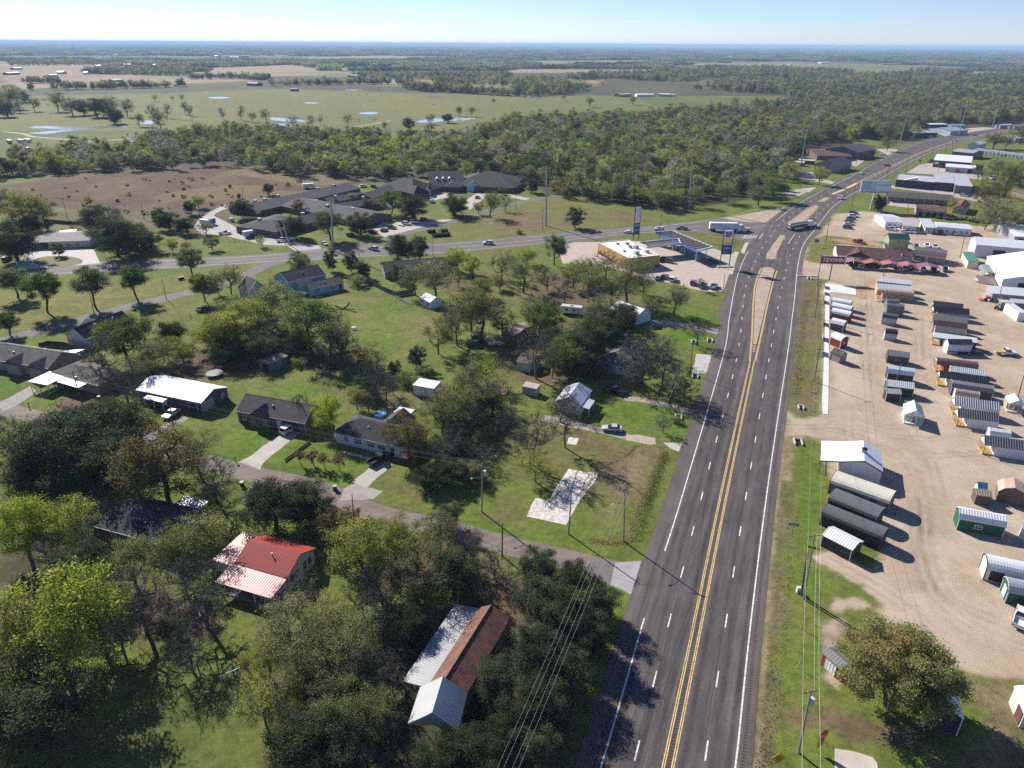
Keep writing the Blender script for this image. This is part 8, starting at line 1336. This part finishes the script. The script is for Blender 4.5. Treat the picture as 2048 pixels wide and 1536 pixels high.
def mass(name,label,x,y,protos,weights,smin,smax,zs_=(.8,1.25)):
    """one object: points carry turn, size and pick; geometry nodes set a crown on each"""
    n=len(x); me=bpy.data.meshes.new(name); me.vertices.add(n); me.vertices.foreach_set('co',np.stack([x,y,np.zeros(n)],1).astype(np.float32).ravel())
    a=me.attributes.new('turn','FLOAT','POINT'); a.data.foreach_set('value',rg.uniform(0,6.28,n).astype(np.float32)); s=rg.uniform(smin,smax,n)
    a=me.attributes.new('size','FLOAT_VECTOR','POINT'); a.data.foreach_set('vector',np.stack([s,s,s*rg.uniform(*zs_,n)],1).astype(np.float32).ravel())
    w=np.array(weights,float); w/=w.sum(); pk=np.empty(n,np.int32); nz=vn(x,y,70 if smax<3 else 500,31)
    pk=rg.choice(len(protos),n,p=w); sw=rg.random(n)<.55; order_=np.argsort(np.argsort(nz)); pk=np.where(sw,pk,np.clip((order_/max(n,1)*len(protos)).astype(int),0,len(protos)-1))
    a=me.attributes.new('pick','INT','POINT'); a.data.foreach_set('value',pk.astype(np.int32))
    o=bpy.data.objects.new(name,me); COL.objects.link(o); coll=bpy.data.collections.new(name+'_kinds')
    for i,pm in enumerate(protos): coll.objects.link(bpy.data.objects.new(f'{name}_kind_{i:02d}',pm))
    ng=bpy.data.node_groups.new(name,'GeometryNodeTree'); ng.interface.new_socket('Geometry',in_out='INPUT',socket_type='NodeSocketGeometry'); ng.interface.new_socket('Geometry',in_out='OUTPUT',socket_type='NodeSocketGeometry')
    gi=ng.nodes.new('NodeGroupInput'); go=ng.nodes.new('NodeGroupOutput'); ci=ng.nodes.new('GeometryNodeCollectionInfo'); ci.inputs['Collection'].default_value=coll; ci.inputs['Separate Children'].default_value=True; ci.inputs['Reset Children'].default_value=True
    ip=ng.nodes.new('GeometryNodeInstanceOnPoints'); ip.inputs['Pick Instance'].default_value=True
    def na(nm_,t):
        q=ng.nodes.new('GeometryNodeInputNamedAttribute'); q.data_type=t; q.inputs['Name'].default_value=nm_; return [s_ for s_ in q.outputs if s_.enabled and s_.name=='Attribute'][0]
    cx=ng.nodes.new('ShaderNodeCombineXYZ'); ng.links.new(na('turn','FLOAT'),cx.inputs['Z']); er=ng.nodes.new('FunctionNodeEulerToRotation'); ng.links.new(cx.outputs[0],er.inputs[0])
    ng.links.new(gi.outputs[0],ip.inputs['Points']); ng.links.new(ci.outputs[0],ip.inputs['Instance']); ng.links.new(na('pick','INT'),ip.inputs['Instance Index']); ng.links.new(er.outputs[0],ip.inputs['Rotation']); ng.links.new(na('size','FLOAT_VECTOR'),ip.inputs['Scale']); ng.links.new(ip.outputs[0],go.inputs[0])
    md=o.modifiers.new('crowns','NODES'); md.node_group=ng; tag(o,label,None,None,'stuff'); o['category']='wood'; return o
WT=[4,2.2,2.0,4,3.6,2.2,2.6,3.4,1.8,4,.4]
mass('forest','dense olive wood between the pasture and the highway',X1,Y1,PRO,WT,.65,1.4)
FARW=[(1024,196),(1130,190),(1190,177),(1290,176),(1560,189),(1605,203),(2300,203),(2300,138),(1960,140),(1800,146),(1650,141),(1500,139),(1330,141),(1200,150),(1130,160),(1024,166)]
X2,Y2=scatter(FARW,13.5); m=vn(X2,Y2*.7,130,12)>.41
for c in ([P(410,245),P(680,245),P(680,262),P(410,268)],[P(300,165),P(560,160),P(560,182),P(300,180)],[P(1590,150),P(1770,152),P(1780,168),P(1590,168)],[P(1030,195),P(1110,195),P(1110,212),P(1030,212)],[P(1870,218),P(2030,222),P(2030,242),P(1870,240)],[P(0,115),P(120,115),P(260,125),P(0,128)],[P(60,155),P(300,160),P(220,172),P(60,170)]): m&=sdist(X2,Y2,gp(c))<1
for pl,_c in FIELDS: m&=sdist(X2,Y2,pl)<-8
X2,Y2=X2[m],Y2[m]; print('far wood',len(X2)); mass('far_forest','mixed wood stretching to the right horizon',X2,Y2,PRO,WT,1.0,1.75)
HED=[((110,180),(210,178),22),((210,178),(310,175.5),22),((310,176),(372,172.5),14),((385,158),(470,157),30),((470,157),(537,160),30),((540,172),(680,169),20),((680,169),(820,168),22),((815,178),(870,184),24),((870,182),(1024,192),30),((55,166),(120,168),20),((0,205),(40,205),26),((60,181),(75,181),10)]
hx=[];hy=[]
for a,b,w in HED:
    p,q=G(a),G(b); d=q-p; n=int(d.length*w/55); 
    for _ in range(n): t=rg.random(); hx.append(p.x+d.x*t+rg.normal()*w*.28); hy.append(p.y+d.y*t+rg.normal()*w*.28)
for poly,st_ in (([(200,141),(380,137),(385,150),(360,153),(190,148)],13),([(20,95+30),(180,124),(215,131),(20,132)],22),([(860,160),(1024,164),(1024,172),(870,170)],15),([(700,151),(1024,150),(1024,158),(720,158)],18)):
    a_,b_=scatter(poly,st_); k=vn(a_,b_,90,44)>.35; hx+=list(a_[k]); hy+=list(b_[k])
mass('hedgerow_forest','tree belts along the far pasture edges',np.array(hx),np.array(hy),PRO,WT,.9,1.6); print('hedge',len(hx))
# plain to the horizon: patches of wood between fields
fx,fy=[],[]
yv=G((1024,140)).y
for band in range(70):
    y0=1900*(1.055**band)
    if y0>30000: break
    st_=max(46,y0*.0125); n=int(1.75*y0/st_); X_=(np.arange(n)-n/2)*st_+rg.uniform(-.4,.4,n)*st_; Y_=y0+rg.uniform(-.5,.5,n)*y0*.05
    for rep in range(max(1,int(min(3,(y0*.055)/st_)))):
        Yr=y0+rg.uniform(-.5,.5,n)*y0*.055; Xr=X_+rg.uniform(-.5,.5,n)*st_
        f=vn(Xr*.55,Yr*.8,900,51,4); thr=.44 if y0<3500 else .38 if y0<9000 else .30; k=f>thr
        for kx,ky in zip(Xr[k],Yr[k]): fx.append(kx); fy.append(ky)
fx=np.array(fx);fy=np.array(fy)
k=np.ones(len(fx),bool)
for c in REG[7:15]: k&=sdist(fx,fy,gp(c[2]))<20
k&=sdist(fx,fy,gp(FARW))<0
for pl,_c in FIELDS: k&=sdist(fx,fy,pl)<-15
fx,fy=fx[k],fy[k]; sc=np.maximum(1.0,fy/4200)
print('plain',len(fx))
near=fy<6000
mass('plain_forest','blue wooded plain below the horizon',fx[near],fy[near],CLU,[3,2,3,1,1.5,2],.8,1.3,(.9,1.2)); mass('horizon_forest','hazy wooded plain at the horizon',fx[~near],fy[~near],CLU,[3,2,3,1,1.5,2],1.6,3.2,(.35,.6))
# low scrub on the brown field and reeds in the ditch
def blades(name,label,pts,n,h,w,kind,spread,z=0):
    q=smooth([G(p) for p in pts],8); L_=len(q); V_=[];
    for _ in range(n):
        t=rnd()*(L_-1); i=min(int(t),L_-2); p=q[i].lerp(q[i+1],t-i); x,y=p.x+random.gauss(0,spread),p.y+random.gauss(0,spread); a_=uni(0,6.28); hh=h*uni(.5,1.2); dx,dy=math.cos(a_)*w,math.sin(a_)*w; lx,ly=random.gauss(0,.25)*hh,random.gauss(0,.25)*hh
        V_+=[(x-dx,y-dy,0),(x+dx,y+dy,0),(x+lx+dx*.3,y+ly+dy*.3,hh),(x+lx-dx*.3,y+ly-dy*.3,hh)]
    V_=np.array(V_); return tag(link(name,fast_mesh(name,V_,np.arange(len(V_)).reshape(-1,4),[LM[kind]],np.repeat(np.random.default_rng(3).random(n),4))),label,None,None,'stuff')
blades('reeds','tall dry reeds along the roadside ditch',[GG(1600,1130),GG(1530,1270),GG(1480,1400),B(1800,180),B(1760,330)],2600,.2,.045,'reed',.45)
blades('ditch_grass','dark green ditch grass beside the dry reeds',[GG(1610,1150),GG(1555,1290),GG(1510,1420),B(1850,150),B(1800,330)],3000,.2,.05,'green',.6); blades('reeds','dry grass heap at the ditch end',[B(1560,320),B(1640,335),B(1740,330)],1200,.2,.045,'reed',.5)
blades('ditch_grass','weedy strip through the vacant lot',[GG(1390,1080),GG(1300,1170),GG(1120,1250),GG(1050,1340),GG(1000,1440)],600,.2,.09,'reed',.3)
blades('ditch_grass','dark dry weeds in the right verge ditch',[C(985,0),C(1010,330),C(990,600),C(940,1000),C(900,1350),C(870,1560)],900,.2,.08,'reed',.8); blades('ditch_grass','dry weeds in the verge ditch by the white path',[(1612,600),(1606,640),(1598,720),(1592,790)],1200,.35,.1,'reed',.7)
def box_hedge(lb,a,b,w,h):
    p,q=G(a),G(b); d=q-p; n=int(d.length*w*h*26)+300; r_=np.random.default_rng(int(abs(p.x*10))); P_=np.stack([r_.random(n)*d.length,r_.uniform(-w/2,w/2,n),r_.random(n)*h],1); fc=r_.integers(0,3,n); P_[fc==0,2]=h*(.85+.2*r_.random((fc==0).sum())); P_[fc==1,1]=np.where(r_.random((fc==1).sum())<.5,-w/2,w/2)*1.0
    nv=r_.normal(size=(n,3)); nv/=np.linalg.norm(nv,axis=1)[:,None]; t1=np.cross(nv,r_.normal(size=(n,3))); t1/=np.linalg.norm(t1,axis=1)[:,None]; t2=np.cross(nv,t1); s=.22; V_=np.stack([P_-t1*s,P_-t2*s*.6,P_+t1*s,P_+t2*s*.6],1).reshape(-1,3)
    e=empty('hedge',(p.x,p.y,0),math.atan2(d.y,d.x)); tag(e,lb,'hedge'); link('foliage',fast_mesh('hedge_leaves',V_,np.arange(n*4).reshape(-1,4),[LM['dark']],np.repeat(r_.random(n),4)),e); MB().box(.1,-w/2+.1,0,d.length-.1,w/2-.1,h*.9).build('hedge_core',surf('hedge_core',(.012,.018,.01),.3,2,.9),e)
box_hedge('clipped dark hedge on the verge, nearest the highway',SS(795,985),SS(1025,968),2.4,1.3); box_hedge('clipped dark hedge on the verge, left of the white panel',SS(735,935),SS(835,925),2.2,1.3); box_hedge('clipped dark hedge on the verge, right of the white panel',SS(905,925),SS(995,918),2.2,1.3)
e=facing(SS(888,935),None,0,0,'small white sign panel between clipped hedges','verge_sign','sign',0,.1); MB().box(-.6,-.1,0,.6,.1,2.2).build('panel',WM,e)
X3,Y3=scatter([(30,380),(180,352),(330,352),(700,368),(560,395),(440,440),(330,432),(100,415)],9); k=rg.random(len(X3))<.2; X3,Y3=X3[k],Y3[k]; mass('scrub','low scrub dotted over the brown field',X3,Y3,[lite(501,'olive',h=2,R=1.6,n=120,ls=.4,cl=8,sp=.4),lite(502,'bare',h=1.6,R=1.8,n=120,ls=.4,cl=8,sp=.4)],[1,1.4],.5,1.1)
# ------------------------------------------------------------------ camera, sun, sky, air
cam=bpy.data.cameras.new('camera'); co=bpy.data.objects.new('camera',cam); COL.objects.link(co); S.camera=co
cam.sensor_width=36; cam.sensor_fit='HORIZONTAL'; cam.lens=36*F/2048; cam.clip_start=.5; cam.clip_end=200000
r0=Vector(ray(CX,CY)).normalized(); rx=(Vector(ray(CX+100,CY))-Vector(ray(CX,CY))).normalized(); up=rx.cross(r0).normalized()
mw=Matrix((rx,up,-r0)).transposed().to_4x4(); mw.translation=Vector((0,0,CAMH)); co.matrix_world=mw
SUN_AZ=math.radians(-39.0); SUN_EL=math.radians(32.0)
sd=Vector((math.sin(SUN_AZ)*math.cos(SUN_EL),math.cos(SUN_AZ)*math.cos(SUN_EL),math.sin(SUN_EL)))
sl_=bpy.data.lights.new('sun','SUN'); so=bpy.data.objects.new('sun',sl_); COL.objects.link(so); sl_.energy=4.9; sl_.angle=math.radians(.5); sl_.color=(1,.945,.87); so.rotation_euler=sd.to_track_quat('Z','Y').to_euler(); so.location=(0,0,300)
w=bpy.data.worlds.new('World'); S.world=w; w.use_nodes=True; nt=w.node_tree; bg=nt.nodes['Background']; sk=nt.nodes.new('ShaderNodeTexSky'); sk.sky_type='NISHITA'; sk.sun_disc=False; sk.sun_elevation=SUN_EL; sk.sun_rotation=SUN_AZ; sk.altitude=100; sk.air_density=.75; sk.dust_density=.05; sk.ozone_density=3.0
tn=nt.nodes.new('ShaderNodeMix'); tn.data_type='RGBA'; tn.blend_type='MULTIPLY'; tn.inputs[0].default_value=1; tn.inputs[7].default_value=(.90,.935,1.12,1); nt.links.new(sk.outputs[0],tn.inputs[6]); nt.links.new(tn.outputs[2],bg.inputs[0]); bg.inputs[1].default_value=.068
hz=bpy.data.meshes.new('haze'); mb=MB().box(-71000,-1200,-1.5,71000,72000,101); hm,hnt,ho=nm('haze'); v=nd(hnt,'ShaderNodeVolumePrincipled'); v.inputs['Color'].default_value=(.50,.72,1,1); v.inputs['Density'].default_value=8.0e-5; v.inputs['Anisotropy'].default_value=0; hnt.links.new(v.outputs[0],ho.inputs['Volume'])
tag(mb.build('haze',hm),None,None,None,'stuff')
S.view_settings.view_transform='Standard'; S.view_settings.look='None'; S.view_settings.exposure=.82; S.view_settings.gamma=1
cy=S.cycles; cy.max_bounces=5; cy.diffuse_bounces=2; cy.glossy_bounces=2; cy.transmission_bounces=2; cy.volume_bounces=0; cy.transparent_max_bounces=4; cy.use_denoising=False; cy.caustics_reflective=False; cy.caustics_refractive=False
try: cy.use_adaptive_sampling=True; cy.adaptive_threshold=.02
except Exception: pass
